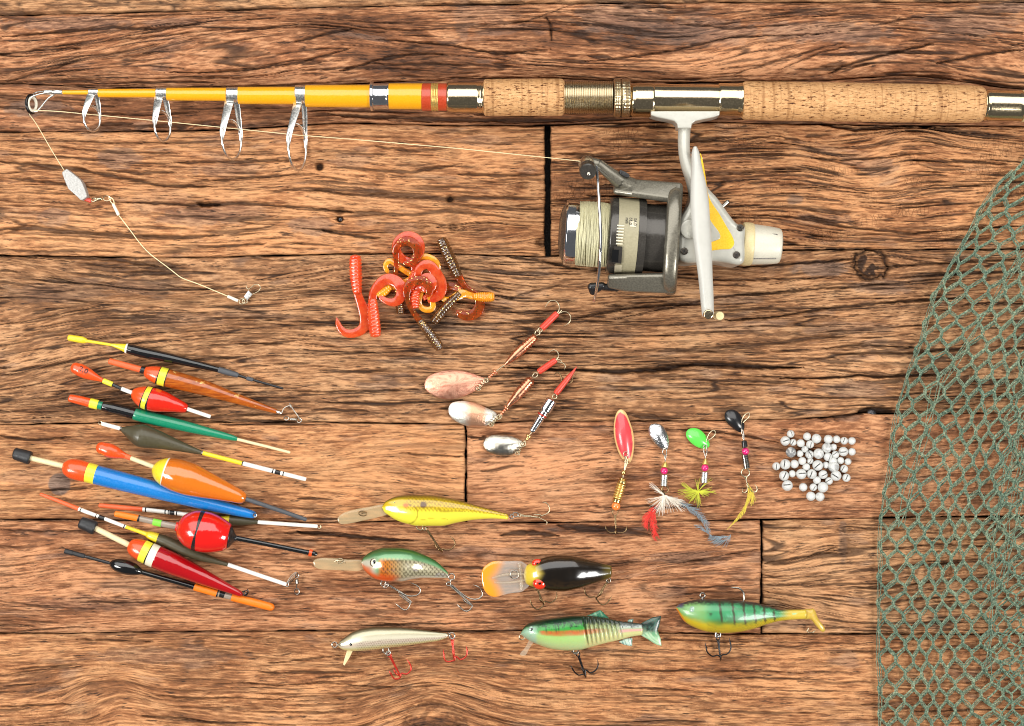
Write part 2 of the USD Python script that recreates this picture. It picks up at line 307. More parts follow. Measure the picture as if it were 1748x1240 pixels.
# greyed patches: x, y, rx, ry, amount
GREYS = [(60, 185, 60, 16, .7), (110, 40, 130, 14, .5), (300, 38, 60, 8, .5), (790, 30, 14, 40, .5), (830, 25, 60, 20, .4), (1060, 30, 90, 30, .6), (1190, 55, 110, 26, .6), (1400, 55, 130, 20, .6), (1650, 40, 90, 24, .55), (1720, 12, 60, 10, .7), (1500, 90, 60, 14, .4),
         (200, 268, 40, 20, .6), (280, 345, 60, 26, .3), (390, 290, 60, 14, .4), (340, 370, 90, 16, .5), (400, 360, 60, 22, .4), (95, 370, 30, 16, .6), (530, 385, 40, 18, .6), (600, 275, 40, 14, .4), (680, 390, 30, 14, .4), (820, 240, 40, 10, .4), (1500, 285, 36, 18, .5), (1358, 340, 16, 10, .8), (1400, 375, 60, 10, .4),
         (1400, 458, 50, 14, .8), (1500, 490, 60, 14, .6), (1460, 665, 60, 16, .5), (1260, 510, 50, 10, .5), (1240, 560, 60, 10, .3), (300, 545, 90, 14, .3), (250, 490, 80, 14, .3), (100, 500, 100, 20, .3), (420, 535, 60, 10, .3), (1450, 560, 80, 12, .35),
         (101, 827, 19, 19, 1.0), (40, 815, 60, 14, .35), (120, 800, 60, 14, .3), (1250, 770, 60, 20, .2), (280, 1120, 140, 16, .35), (700, 1110, 60, 12, .2), (1440, 925, 8, 40, .55), (1330, 1060, 80, 14, .35), (990, 1000, 60, 20, .25), (260, 1000, 120, 14, .3), (140, 1030, 110, 14, .3)]
# darker worn bands: x, y, rx, ry, amount (negative = bleached)
TONES = [(720, 100, 130, 30, .35), (620, 45, 120, 30, .25), (900, 60, 120, 36, .25), (830, 35, 90, 14, -.25), (1100, 60, 130, 24, .25), (1230, 110, 120, 26, -.2), (1440, 110, 110, 16, -.18), (1640, 120, 70, 20, -.1), (300, 100, 130, 22, -.1), (60, 75, 60, 20, -.08), (900, 180, 120, 40, .2), (300, 180, 280, 20, .12),
         (150, 500, 200, 60, .12), (250, 690, 260, 30, .12), (120, 745, 120, 16, .2), (350, 640, 60, 60, .05), (1150, 575, 90, 20, -.22), (1300, 560, 60, 8, -.25), (580, 565, 70, 10, -.25), (700, 480, 30, 60, .1), (900, 460, 60, 30, -.1), (800, 800, 240, 60, -.08), (700, 760, 120, 30, -.06), (440, 860, 50, 20, .2),
         (60, 1050, 200, 20, .1), (1000, 905, 110, 9, .3), (1030, 903, 90, 8, .2), (800, 960, 260, 60, -.05), (1380, 990, 90, 60, -.05), (930, 1110, 200, 16, -.04), (1200, 1110, 300, 50, -.04), (1600, 1170, 150, 60, .08), (500, 1155, 60, 14, .12), (740, 1238, 60, 16, .5), (1400, 320, 260, 40, -.06), (1460, 350, 120, 20, -.1), (1050, 330, 100, 100, .1), (1600, 560, 60, 200, .06)]


def grain_of(board, x, y, top, bot):
    """Level lines of the grain: one value per point, constant along the lines traced for the board."""
    lines = [top(x)] + [curve(g)(x) for g in GUIDES[board]] + [bot(x)]
    vals = [float(np.mean(top(np.linspace(200, 1600, 9))))] + [float(np.mean([p[1] for p in g])) for g in GUIDES[board]] + [float(np.mean(bot(np.linspace(200, 1600, 9))))]
    for k in range(1, len(vals)):
        vals[k] = max(vals[k], vals[k - 1] + 6)
    out = np.full(x.shape, vals[0])
    for k in range(len(lines) - 1):
        a, b = lines[k], np.maximum(lines[k + 1], lines[k] + 1.0)
        t = (y - a) / (b - a)
        out = np.where(t > 0, vals[k] + (vals[k + 1] - vals[k]) * (np.minimum(t, 1.0) if k < len(lines) - 2 else t), out)
    return out


def seg_field(x, y, pts, w):
    """Distance to a polyline over its local half width, which tapers to both ends."""
    a = np.array(pts, float)
    ts = np.linspace(0, 1, max(int((a[-1, 0] - a[0, 0]) / 6), 12) if abs(a[-1, 0] - a[0, 0]) > 20 else 12)
    d = np.concatenate([[0], np.cumsum(np.hypot(*np.diff(a, axis=0).T))]); d /= d[-1]
    qx, qy = np.interp(ts, d, a[:, 0]), np.interp(ts, d, a[:, 1])
    from scipy.spatial import cKDTree
    q = np.stack([np.interp(np.linspace(0, 1, 400), d, a[:, 0]), np.interp(np.linspace(0, 1, 400), d, a[:, 1])], 1)
    dist, i = cKDTree(q).query(np.stack([x, y], 1), distance_upper_bound=w * 2.5 + 4)
    t = np.minimum(i, 399) / 399.0
    half = 0.5 * w * np.sqrt(np.clip(4 * t * (1 - t), 0.02, 1)) * (0.55 + 0.9 * n2(t * 14 + a[0, 0], a[0, 1] + 0 * t, 5))
    return np.where(np.isfinite(dist), dist / np.maximum(half, 0.4), 99.0)


BOARD = dict(seed=0)


def board(row, code, x0, x1, seed, material, saw=1.0, period=17.0, lines=1.0, crackle=0.0, tone=0.0, gap=0.5, coarse=False, splits=40):
    top, bot = E[row], E[row + 1]
    def spaced(a, b, d):
        return np.linspace(a, b, max(int((b - a) / d), 2) + 1)
    dx, dy = (8.0, 4.0) if coarse else (2.0, 1.15)
    parts, lo, hi = [], max(x0, -8), min(x1, 1756)
    if x0 < lo: parts.append(np.linspace(x0, lo, int((lo - x0) / 9) + 2)[:-1])
    parts.append(spaced(lo, hi, dx))
    if x1 > hi: parts.append(np.linspace(hi, x1, int((x1 - hi) / 9) + 2)[1:])
    xs = np.concatenate(parts)
    ny = int(np.mean(bot(xs) - top(xs)) / dy) + 2
    ts = np.linspace(0, 1, ny)
    X, T = np.meshgrid(xs, ts)
    gt = gap / 2 + 3.6 * (fb(xs / 34, xs * 0 + row, seed + 3, 4) - 0.43); gb = gap / 2 + 3.6 * (fb(xs / 34, xs * 0 + row, seed + 8, 3) - 0.45)
    ya, yb = top(xs) + gt, bot(xs) - gb
    Y = ya + (yb - ya) * T
    # ragged ends
    ex = 5.0 * (fb(Y / 17, Y * 0, seed + 21, 4, .6) - 0.5)
    if x0 > -8: X = X + ex * np.clip(1 - (X - x0) / 20, 0, 1)
    if x1 < 1756: X = X + ex * np.clip(1 - (x1 - X) / 20, 0, 1)
    x, y = X.ravel(), Y.ravel()
    psi = grain_of(code, x, y, top, bot)
    # knots push the grain aside
    for kx, ky, kr, _ in KNOTS:
        if top(kx) - 10 < ky < bot(kx) + 10:
            d2 = ((x - kx) / (kr * 2.6)) ** 2 + ((y - ky) / (kr * 1.3)) ** 2
            psi = psi + np.sign(y - ky) * kr * 0.55 * np.exp(-d2) * -1.0
    wob = (fb(x / 130, psi / 26, seed + 1, 3) - 0.5)
    ps = psi + 5.0 * wob + 1.3 * (fb(x / 34, psi / 9, seed + 2, 2) - 0.5)
    h = 2.2 * (fb(x / 160, y / 40, seed + 4, 3) - 0.5)
    dark = np.zeros_like(x)
    # worn growth rings: each ring slopes up gently and breaks off
    amp = sst(0.35, 0.7, fb(x / 170, ps / 30, seed + 5, 2))
    rings = ps / period + 1.6 * (n2(x / 260, ps / 50, seed + 6) - 0.5)
    fr = rings - np.floor(rings)
    h = h + saw * 1.5 * amp * (fr ** 1.3 - 0.5)
    dark = np.maximum(dark, saw * 0.7 * amp * sst(0.82, 0.97, fr) * sst(0.3, 0.6, fb(x / 60, np.floor(rings) * 3.1, seed + 7, 2)))
    # fine ridges and furrows
    r2 = fb(x / 75, ps / 3.3, seed + 9, 3)
    h = h + 1.3 * lines * (r2 - 0.5)
    # open furrows: long lens-shaped streaks and a few level sets of stretched noise
    for (fx, fy, thr, s, dep) in ((90, 3.2, .75, 12, 1.6), (170, 3.8, .785, 13, 2.4), (280, 5.0, .85, 14, 3.2)):
        n = 0.72 * n2(x / fx, ps / fy, seed + s) + 0.28 * n2(x / (fx * .37), ps / (fy * .5), seed + s + 3)
        on = fb(x / (fx * 2.2), ps / (fy * 4.0), seed + s + 30, 2)
        t = thr + .13 - .26 * on
        c = sst(t, t + .075, n)
        h = h - lines * dep * c
        dark = np.maximum(dark, np.clip(lines, 0, 1.15) * (0.50 + 0.12 * dep) * c)
    for (fx, fy, wid, s, dep, pres) in ((300, 11, .018, 15, 2.4, .50), (420, 22, .013, 16, 3.2, .48)):
        n = fb(x / fx, ps / fy, seed + s, 3, .35)
        on = sst(pres - 0.10, pres + 0.12, fb(x / 110, ps / (fy * 1.2), seed + s + 30, 2))
        wv = wid * (0.3 + 1.7 * on)
        c = on * (1 - sst(0.2, 1.0, np.abs(n - 0.5) / wv))
        h = h - lines * dep * c
        dark = np.maximum(dark, np.clip(lines, 0, 1.1) * 0.85 * c)
    # short splits that follow the grain
    cr = np.random.default_rng(seed + 500)
    lo_, hi_ = float(ps.min()), float(ps.max())
    for _ in range(int(splits * (min(x1, 1760) - max(x0, -10)) / 1000.0)):
        cx, cp, L, w, a = cr.uniform(x0 if x0 > -8 else -60, min(x1, 1800)), cr.uniform(lo_ + 3, hi_ - 3), cr.uniform(40, 230) ** 1.0, cr.uniform(.9, 2.1), cr.uniform(.5, 1.0)
        sel = np.nonzero((np.abs(x - cx) < L / 2) & (np.abs(ps - cp) < 9))[0]
        if not len(sel):
            continue
        xx = x[sel]; k = 1 - (2 * (xx - cx) / L) ** 2
        off = 3.0 * (n2(xx / 37.0, xx * 0 + cp, seed + 60) - .5) + 1.6 * (n2(xx / 11.0, xx * 0 + cp, seed + 61) - .5)
        ww = w * np.sqrt(np.clip(k, .01, 1)) * (.45 + 1.0 * n2(xx / 23.0, xx * 0 + cp, seed + 62))
        c = a * (1 - sst(.5, 1.4, np.abs(ps[sel] - cp - off) / np.maximum(ww, .3)))
        h[sel] -= 2.6 * c * w / 1.5
        dark[sel] = np.maximum(dark[sel], .88 * c)
    # traced cracks
    ymin, ymax = float(y.min()), float(y.max())
    for pts, w, dep in CRACKS:
        my = float(np.mean([p[1] for p in pts])); mx0, mx1 = min(p[0] for p in pts), max(p[0] for p in pts)
        if not (float(top((mx0 + mx1) / 2)) < my < float(bot((mx0 + mx1) / 2))) or mx1 < x0 or mx0 > x1:
            continue
        sel = np.nonzero((x > mx0 - 12) & (x < mx1 + 12) & (y > min(p[1] for p in pts) - 26) & (y < max(p[1] for p in pts) + 26))[0]
        if not len(sel):
            continue
        xx, yy = x[sel], y[sel]
        q = seg_field(xx, yy + 1.6 * (fb(xx / 12, yy / 6, 71, 2) - 0.5) * 2, pts, max(w, 3.4))
        c = 1 - sst(0.45, 1.35, q)
        h[sel] -= dep * 1.15 * c
        h[sel] += 0.5 * np.exp(-((q - 1.9) / 0.8) ** 2)
        dark[sel] = np.maximum(dark[sel], np.clip(0.58 + dep * 0.06, 0, 0.96) * c ** 1.2)
    tn = 0.62 + tone + 0.40 * (fb(x / 150, ps / 30, seed + 16, 3) - 0.5) + 0.24 * (fb(x / 60, ps / 6, seed + 17, 3) - 0.5) + 0.10 * (fr - 0.5) * amp
    grey = 0.35 * sst(0.66, 0.84, fb(x / 70, ps / 16, seed + 18, 3))
    for gx, gy, rx, ry, a in GREYS:
        d = ((x - gx) / rx) ** 2 + ((y - gy) / ry) ** 2 + 1.0 * (fb(x / 14, ps / 5, seed + 19, 3) - 0.5) * (0.15 if a == 1.0 else 1.6)
        grey = np.maximum(grey, (min(a, .85) if a == 1.0 else a * .72) * (1 - sst(0.55 if a < 1 else .85, 1.15, d)))
    for gx, gy, rx, ry, a in TONES:
        d = ((x - gx) / rx) ** 2 + ((y - gy) / ry) ** 2 + 1.2 * (fb(x / 24, ps / 7, seed + 20, 3) - 0.5)
        tn = tn - a * (1 - sst(0.3, 1.3, d))
    for kx, ky, kr, dep in KNOTS:
        d = np.hypot((x - kx) / (1.15 * kr), (y - ky) / kr) + 0.35 * (fb(x / 7, y / 7, seed + 22, 2) - 0.5)
        if kr > 20:
            ring = np.exp(-((d - 1.0) / 0.13) ** 2)
            inner = 1 - sst(0.8, 1.0, d)
            h = h - 10 * ring * dep - inner * 3 * (fb(x / 10, y / 5, 44, 3) - 0.35) * 2
            dark = np.maximum(dark, min(dep * 1.1, 1.0) * np.maximum(0.95 * ring, inner * sst(0.52, 0.62, fb(x / 13 + y / 16, y / 22 - x / 30, 45, 2)) * 0.95))
        else:
            c = 1 - sst(0.55, 1.1, d)
            h = h - 4.5 * dep * c
            dark = np.maximum(dark, min(0.38 * dep + .12, 0.97) * c)
    if code == 4:       # worm-eaten hollow with a nail at the edge of the board
        d = np.hypot((x - 1496) / 40, (y - 704) / 11) + .3 * (fb(x / 8, y / 6, 46, 2) - .5)
        c = 1 - sst(0.6, 1.1, d); h = h - 14 * c; dark = np.maximum(dark, .95 * c)
    # edges and ends wear down
    de = np.minimum(y - np.interp(x, xs, ya), np.interp(x, xs, yb) - y)
    if x0 > -8: de = np.minimum(de, x - x0)
    if x1 < 1756: de = np.minimum(de, x1 - x)
    de = np.maximum(de, 0)
    h = h - 2.2 * np.exp(-(de / 1.8) ** 2) - 1.2 * np.exp(-(de / 8) ** 2)
    dark = np.maximum(dark, (0.05 + 0.85 * fb(x / 50, y / 50, seed + 25, 2)) * np.exp(-(de / 1.7) ** 2))
    V = np.stack([(x - W2) * PX, (H2 - y) * PX, h * PX - 0.0006], 1)
    nx = len(xs)
    i, j = np.meshgrid(np.arange(ny - 1), np.arange(nx - 1), indexing='ij')
    q = np.stack([i * nx + j, (i + 1) * nx + j, (i + 1) * nx + j + 1, i * nx + j + 1], -1).reshape(-1, 4)
    # sides down to the underside
    ring = np.concatenate([np.arange(nx), np.arange(1, ny) * nx + nx - 1, (ny - 1) * nx + np.arange(nx - 2, -1, -1), np.arange(ny - 2, 0, -1) * nx])
    low = V[ring].copy(); low[:, 2] = -0.011
    n0 = len(V); m = len(ring); k = np.arange(m)
    sides = np.stack([ring, ring[(k + 1) % m], n0 + (k + 1) % m, n0 + k], 1)
    V2 = np.vstack([V, low])
    ext = lambda a, v: np.concatenate([a, a[ring] * 0 + v])
    grain = np.stack([x / 100, ps / 100, np.full_like(x, seed * 0.37)], 1)
    wear = np.stack([np.clip(dark, 0, 1), np.clip(tn, 0.0, 1), np.clip(grey, 0, 1)], 1)
    ck = crackle * sst(0.5, 0.72, fb(x / 70, y / 22, seed + 23, 3))
    g2, w2 = np.vstack([grain, grain[ring] + [0, 0, .5]]), np.vstack([wear, np.tile([0.9, 0.2, 0], (m, 1))])
    path = numbered('/World/wooden_table/plank')
    define(path, V2, np.vstack([q, sides]), material, True, None, dict(grain=g2, wear=w2, crackle=np.concatenate([ck, np.zeros(m)])))


table = UsdGeom.Xform.Define(stage, '/World/wooden_table')
tags(table.GetPrim(), 'weathered reddish brown wooden planks with deep grain under everything', 'table', kind='structure')
board(0, 0, -260, 2010, 3, 'timber_brown', coarse=True)
board(1, 1, -260, 2010, 11, 'timber_red', splits=52, saw=1.5, period=19, lines=1.0, tone=-.06)
board(2, 2, -260, 2010, 23, 'timber_red', splits=30, saw=0.8, lines=0.9, tone=-.12)
board(3, 3, -260, 930.5, 37, 'timber_orange', splits=44, saw=0.6, lines=0.85, tone=.04, gap=1.6)
board(3, 31, 940, 2010, 41, 'timber_orange', splits=95, saw=1.1, period=13, lines=1.25, crackle=.7, tone=.0, gap=1.6)
board(4, 4, -260, 2010, 53, 'timber_brown', splits=110, saw=1.0, period=15, lines=1.1, tone=-.02)
board(5, 5, -260, 793.5, 61, 'timber_orange', splits=26, saw=.4, lines=.5, tone=.02)
board(5, 51, 796.5, 2010, 67, 'timber_red', splits=30, saw=.5, lines=.55, tone=.02)
board(6, 6, -260, 1299.2, 71, 'timber_red', splits=50, saw=.7, lines=.7, tone=-.02)
board(6, 61, 1302.4, 2010, 79, 'timber_brown', splits=60, saw=.9, lines=.95, tone=.06, gap=1.6)
board(7, 7, -260, 2010, 83, 'timber_orange', splits=60, saw=.5, period=13, lines=.5, crackle=.35, tone=-.03)
board(8, 8, -260, 2010, 91, 'timber_orange', coarse=True)
bx = trimesh.creation.box((0.9, 0.66, 0.02)); bx.apply_translation((0, -0.002, -0.0225))
define('/World/wooden_table/underside', bx.vertices, bx.faces, 'gap_dirt', False)

# ------------------------------------------------------------------ shapes
from scipy.interpolate import CubicSpline, PchipInterpolator
import mapbox_earcut


def spl(pts, n=24, closed=False):
    p = np.array(pts, float)
    if closed:
        p = np.vstack([p, p[:1]])
    d = np.concatenate([[0], np.cumsum(np.maximum(np.linalg.norm(np.diff(p, axis=0), axis=1), 1e-9) ** 0.7)])
    if len(p) == 2:
        return p[0] + (p[1] - p[0]) * np.linspace(0, 1, n)[:, None]
    c = CubicSpline(d, p, bc_type='periodic' if closed else 'natural')
    return c(np.linspace(0, d[-1], n + (1 if closed else 0)))[:n]


def frames(p, closed=False):
    p = np.asarray(p, float)
    t = (np.roll(p, -1, 0) - np.roll(p, 1, 0)) if closed else np.gradient(p, axis=0)
    t /= np.linalg.norm(t, axis=1, keepdims=True) + 1e-15
    ref = np.array([0, 0, 1.0])
    a = np.cross(np.broadcast_to(ref, t.shape), t)
    bad = np.linalg.norm(a, axis=1) < 0.15
    a[bad] = np.cross(np.array([0, 1.0, 0.001]), t[bad])
    a /= np.linalg.norm(a, axis=1, keepdims=True) + 1e-15
    for k in range(1, len(a)):
        if np.dot(a[k], a[k - 1]) < 0:
            a[k] = -a[k]
    return t, a, np.cross(t, a)


def tube(p, r, sides=10, closed=False, r2=None, cap=True):
    """A tube along the points; r is the half width across, r2 the half height (towards z)."""
    p = np.asarray(p, float); n = len(p)
    r = np.broadcast_to(np.asarray(r, float), (n,)); r2 = r if r2 is None else np.broadcast_to(np.asarray(r2, float), (n,))
    t, a, b = frames(p, closed)
    ang = np.arange(sides) * 2 * np.pi / sides
    v = p[:, None] + r[:, None, None] * np.cos(ang)[None, :, None] * a[:, None] + r2[:, None, None] * np.sin(ang)[None, :, None] * b[:, None]
    m = n if closed else n - 1
    i, j = np.meshgrid(np.arange(m), np.arange(sides), indexing='ij')
    i2, j2 = (i + 1) % n, (j + 1) % sides
    f = np.stack([i * sides + j, i * sides + j2, i2 * sides + j2, i2 * sides + j], -1).reshape(-1, 4)
    f = np.vstack([f[:, [0, 1, 2]], f[:, [0, 2, 3]]])
    v = v.reshape(-1, 3)
    if cap and not closed:
        k = np.arange(sides); c0, c1 = len(v), len(v) + 1
        v = np.vstack([v, p[:1], p[-1:]])
        f = np.vstack([f, np.stack([np.full(sides, c0), (k + 1) % sides, k], 1), np.stack([np.full(sides, c1), (n - 1) * sides + k, (n - 1) * sides + (k + 1) % sides], 1)])
    return v, f


def line3(pts, z=0.002, n=24, smooth=True):
    """Pixel points (px, py[, z in metres]) as a world polyline."""
    q = [(p[0], p[1], (p[2] if len(p) > 2 else z)) for p in pts]
    q = spl(q, n) if smooth and len(q) > 2 else np.array(q, float)
    return np.array([P(*x) for x in q])


def wire(pts, r_px=1.0, z=0.002, n=24, sides=7, tip=False, smooth=True):
    p = line3(pts, z, n, smooth)
    r = np.full(len(p), r_px * PX)
    if tip:
        r[-5:] *= np.linspace(1, 0.12, 5)
    return tube(p, r, sides)


def ringm(px, py, r_px, w_px=0.9, z=0.002, squash=1.0, tilt=0.0, n=28, sides=7, ang=0.0):
    c = P(px, py, z); a = np.linspace(0, 2 * np.pi, n, endpoint=False)
    x, y = r_px * PX * np.cos(a), r_px * PX * squash * np.sin(a)
    ca, sa = math.cos(ang), math.sin(ang)
    p = np.stack([x * ca - y * sa, x * sa + y * ca, np.sin(a) * tilt * r_px * PX], 1) + c
    return tube(p, w_px * PX, sides, closed=True)


def body(st, za, zb=None, sides=28, sub=6, cap=True, r2=1.0):
    """A turned body through stations (px, py, radius px); z runs from za to zb along it."""
    st = np.array(st, float); zb = za if zb is None else zb
    d = np.concatenate([[0], np.cumsum(np.maximum(np.hypot(*np.diff(st[:, :2], axis=0).T), 1e-6))]); d /= d[-1]
    q = np.linspace(0, 1, max(len(st) * sub, 8))
    q = np.unique(np.concatenate([q, d]))
    c = np.stack([np.interp(q, d, st[:, 0]), np.interp(q, d, st[:, 1])], 1)
    r = PchipInterpolator(d, st[:, 2])(q) if len(st) > 2 else np.interp(q, d, st[:, 2])
    z = za + (zb - za) * q
    p = np.array([P(x, y, h) for (x, y), h in zip(c, z)])
    rw = r * PX * (H - z) / H
    return tube(p, rw, sides, cap=cap, r2=rw * r2)


def dome_st(x0, y0, x1, y1, r0, r1, k=6):
    """Stations of a rounded end growing from r0 at (x0,y0) to r1 at (x1,y1)."""
    s = np.linspace(0, 1, k)
    return [(x0 + (x1 - x0) * a, y0 + (y1 - y0) * a, r0 + (r1 - r0) * math.sqrt(1 - (1 - a) ** 2)) for a in s]


def ccw(poly):
    p = np.asarray(poly, float)
    x, y = p[:, 0], p[:, 1]
    return p if np.sum(x * np.roll(y, -1) - np.roll(x, -1) * y) > 0 else p[::-1]


def slab(poly, z0, z1, bevel=2.0, steps=4, smooth=True, n=90, hole=None):
    """A solid of the outline poly (pixels as seen at height z1) from z0 to z1, its upper edge rounded by bevel px."""
    p = spl(poly, n, True) if smooth else np.asarray(poly, float)
    w = np.array([P(x, y, z1)[:2] for x, y in p]); w = ccw(w)
    e = np.roll(w, -1, 0) - np.roll(w, 1, 0)
    nrm = np.stack([e[:, 1], -e[:, 0]], 1); nrm /= np.linalg.norm(nrm, axis=1, keepdims=True) + 1e-15
    b = bevel * PX; rings = []
    for a in np.linspace(0, 1, steps + 1):
        th = a * np.pi / 2
        rings.append((w - nrm * b * (1 - math.cos(th)), z1 - b * (1 - math.sin(th))))
    low = [(w - nrm * b * .6, z0), (w, z0 + b * .6)]
    rings = low + rings
    m = len(w); v = np.vstack([np.column_stack([r, np.full(m, z)]) for r, z in rings])
    k = np.arange(m); f = []
    for a in range(len(rings) - 1):
        f.append(np.stack([a * m + k, a * m + (k + 1) % m, (a + 1) * m + (k + 1) % m, (a + 1) * m + k], 1))
    f = np.vstack(f); f = np.vstack([f[:, [0, 1, 2]], f[:, [0, 2, 3]]])
    top = rings[-1][0]
    tri = mapbox_earcut.triangulate_float64(np.ascontiguousarray(top), np.array([m], np.uint32)).reshape(-1, 3)
    tri2 = mapbox_earcut.triangulate_float64(np.ascontiguousarray(rings[0][0]), np.array([m], np.uint32)).reshape(-1, 3)
    def face(t, pts, up):
        ar = np.cross(pts[t[:, 1]] - pts[t[:, 0]], pts[t[:, 2]] - pts[t[:, 0]])
        return np.where(((ar > 0) == up)[:, None], t, t[:, ::-1])
    f = np.vstack([f, face(tri.astype(int), top, True) + (len(rings) - 1) * m, face(tri2.astype(int), rings[0][0], False)])
    return v, f


def plate(poly, z, th=0.0008, dome=0.0, rings=10, n=72, smooth=True, tiltx=0.0, tilty=0.0, paint=None, power=2.0, ctr=None):
    """A thin plate over a star-shaped outline, domed upwards; tilt lifts it across the picture (metres per px)."""
    p = spl(poly, n, True) if smooth else np.asarray(poly, float)
    p = p if ccw(p * [1, -1])[0].tolist() == (p * [1, -1])[0].tolist() else p[::-1]
    c = np.asarray(ctr, float) if ctr is not None else p.mean(0); m = len(p)
    ks = np.sin(np.linspace(0, np.pi / 2, rings + 1))[1:]
    V, UV = [], []
    for side in (1, -1):
        pts = [c] + [c + (p - c) * k for k in ks]
        for q, k in zip(pts, [0] + list(ks)):
            q = np.atleast_2d(q)
            for x, y in q:
                zz = z + dome * (1 - k ** power) + tiltx * (x - c[0]) + tilty * (y - c[1]) + side * th / 2 * (math.sqrt(max(1 - k ** 8, 0)) * .8 + .2 if k < 1 else .2)
                V.append(P(x, y, zz)); UV.append((x, y))
    V = np.array(V); UV = np.array(UV); N = 1 + m * rings
    f = []; k = np.arange(m)
    for s, off in ((1, 0), (-1, N)):
        a = np.stack([np.full(m, off), off + 1 + k, off + 1 + (k + 1) % m], 1)
        f.append(a if s > 0 else a[:, ::-1])
        for r in range(rings - 1):
            b = off + 1 + r * m
            q = np.stack([b + k, b + m + k, b + m + (k + 1) % m, b + (k + 1) % m], 1)
            q = np.vstack([q[:, [0, 1, 2]], q[:, [0, 2, 3]]])
            f.append(q if s > 0 else q[:, ::-1])
    b = 1 + (rings - 1) * m
    q = np.stack([N + b + k, N + b + (k + 1) % m, b + (k + 1) % m, b + k], 1)
    f.append(np.vstack([q[:, [0, 1, 2]], q[:, [0, 2, 3]]]))
    mesh = (V, np.vstack(f))
    return (mesh, UV) if paint is None else (mesh, np.array([paint(x, y) for x, y in UV]))


_ico = trimesh.creation.icosphere(2)
_ico3 = trimesh.creation.icosphere(3)


def ball(px, py, r_px, z, s=(1, 1, 1), ico=_ico3):
    return ico.vertices * r_px * PX * np.array(s) + P(px, py, z), ico.faces


def hull(pts):
    """Convex hull of balls (px, py, z, radius px)."""
    v = np.vstack([_ico.vertices * r * PX + P(x, y, z) for x, y, z, r in pts])
    h = trimesh.convex.convex_hull(v)
    return np.array(h.vertices), np.array(h.faces)


def chain(pts):
    return join(*[hull([a, b]) for a, b in zip(pts[:-1], pts[1:])])


def treble(shank, prongs, r=1.2, z=0.003, eye=3.0):
    """A hook: eye ring, double-wire shank and bends that end in barbed points. Points are pixels, an optional third value is the height."""
    ms = [ringm(shank[0][0], shank[0][1], eye, r * .8, shank[0][2] if len(shank[0]) > 2 else z)]
    a, b = np.array(shank[0][:2], float), np.array(shank[-1][:2], float)
    u = (b - a) / np.linalg.norm(b - a); nn = np.array([-u[1], u[0]])
    for o in (-.9, .9):
        ms.append(wire([(a[0] + nn[0] * o * r + u[0] * eye, a[1] + nn[1] * o * r + u[1] * eye) + tuple(shank[0][2:]), (b[0] + nn[0] * o * .4, b[1] + nn[1] * o * .4) + tuple(shank[-1][2:])], r * .85, z, 6))
    for pr in prongs:
        p = [tuple(shank[-1])] + [tuple(q) for q in pr]
        ms.append(wire(p, r, z, 26, tip=True))
        w = line3(p, z, 26)                                     # barb
        d = w[-5] - w[-1]; s = np.cross(d, [0, 0, 1]); s /= np.linalg.norm(s) + 1e-12
        inner = np.array(P(*b, z)) - w[-5]
        s = s if np.dot(s, inner) > 0 else -s
        ms.append(tube(np.array([w[-5], w[-5] + d * .5 + s * r * PX * 2.0]), np.array([r * .7, .1]) * PX, 5))
    return join(*ms)


# ------------------------------------------------------------------ materials of the tackle
mat('yellow_lacquer', lin(228, 160, 18), 0.24, coat=0.6, var=0.05)
mat('chrome', lin(226, 228, 232), 0.12, metal=1.0, var=0.06)
mat('chrome_bright', lin(232, 232, 228), 0.27, metal=1.0, var=0.05)
mat('nickel_warm', lin(216, 196, 160), 0.16, metal=1.0, var=0.07)
mat('nickel_thread', lin(200, 184, 152), 0.3, metal=1.0, var=0.1)
mat('red_winding', lin(178, 62, 30), 0.35, coat=0.5)
mat('gold_winding', lin(218, 182, 104), 0.3, metal=0.7)
mat('steel_wire', lin(186, 180, 170), 0.25, metal=1.0)
mat('steel_dark', lin(150, 145, 138), 0.25, metal=1.0)
mat('bronze_wire', lin(140, 116, 84), 0.28, metal=1.0)
mat('brass', lin(216, 188, 128), 0.22, metal=1.0)
mat('gold_wire', lin(198, 184, 154), 0.28, metal=1.0)
mat('copper', lin(228, 158, 124), 0.3, metal=1.0, var=0.1)
mat('black_hook', lin(58, 56, 56), 0.22, metal=0.9)
mat('red_hook', lin(206, 60, 44), 0.25, metal=0.6, coat=0.4)
mat('white_paint', lin(188, 186, 178), 0.32, coat=0.3, var=0.03, vscale=120)
mat('silver_paint', lin(186, 184, 173), 0.32, metal=0.15, coat=0.4, var=0.03, vscale=150)
mat('ivory_plastic', lin(204, 199, 182), 0.35, var=0.06)
mat('cream_plastic', lin(218, 200, 152), 0.35, var=0.1)
mat('yellow_print', lin(240, 190, 40), 0.3, coat=0.4)
mat('graphite_paint', lin(122, 117, 104), 0.32, metal=0.6, coat=0.4, var=0.1)
mat('graphite_dark', lin(70, 66, 61), 0.25, metal=0.4, coat=0.3, var=0.1)
mat('black_plastic', lin(30, 29, 30), 0.3, coat=0.2)
mat('black_gloss', lin(18, 18, 19), 0.12, coat=0.7)
mat('black_rubber', lin(34, 34, 36), 0.5)
mat('label_olive', lin(158, 150, 122), 0.45)
mat('label_light', lin(214, 204, 178), 0.45)
mat('ink', lin(40, 36, 34), 0.5)
mat('screw_steel', lin(92, 86, 78), 0.3, metal=0.9)
mat('line_braid', lin(204, 198, 160), 0.5, var=0.35, vscale=5000)
mat('nylon_line', lin(232, 216, 170), 0.3)
mat('lead', lin(176, 174, 170), 0.45, metal=0.35, var=0.16, vscale=700, bump=0.0004, bscale=900)
mat('red_tube', lin(204, 66, 48), 0.35)
mat('pale_coat', lin(228, 222, 204), 0.35)

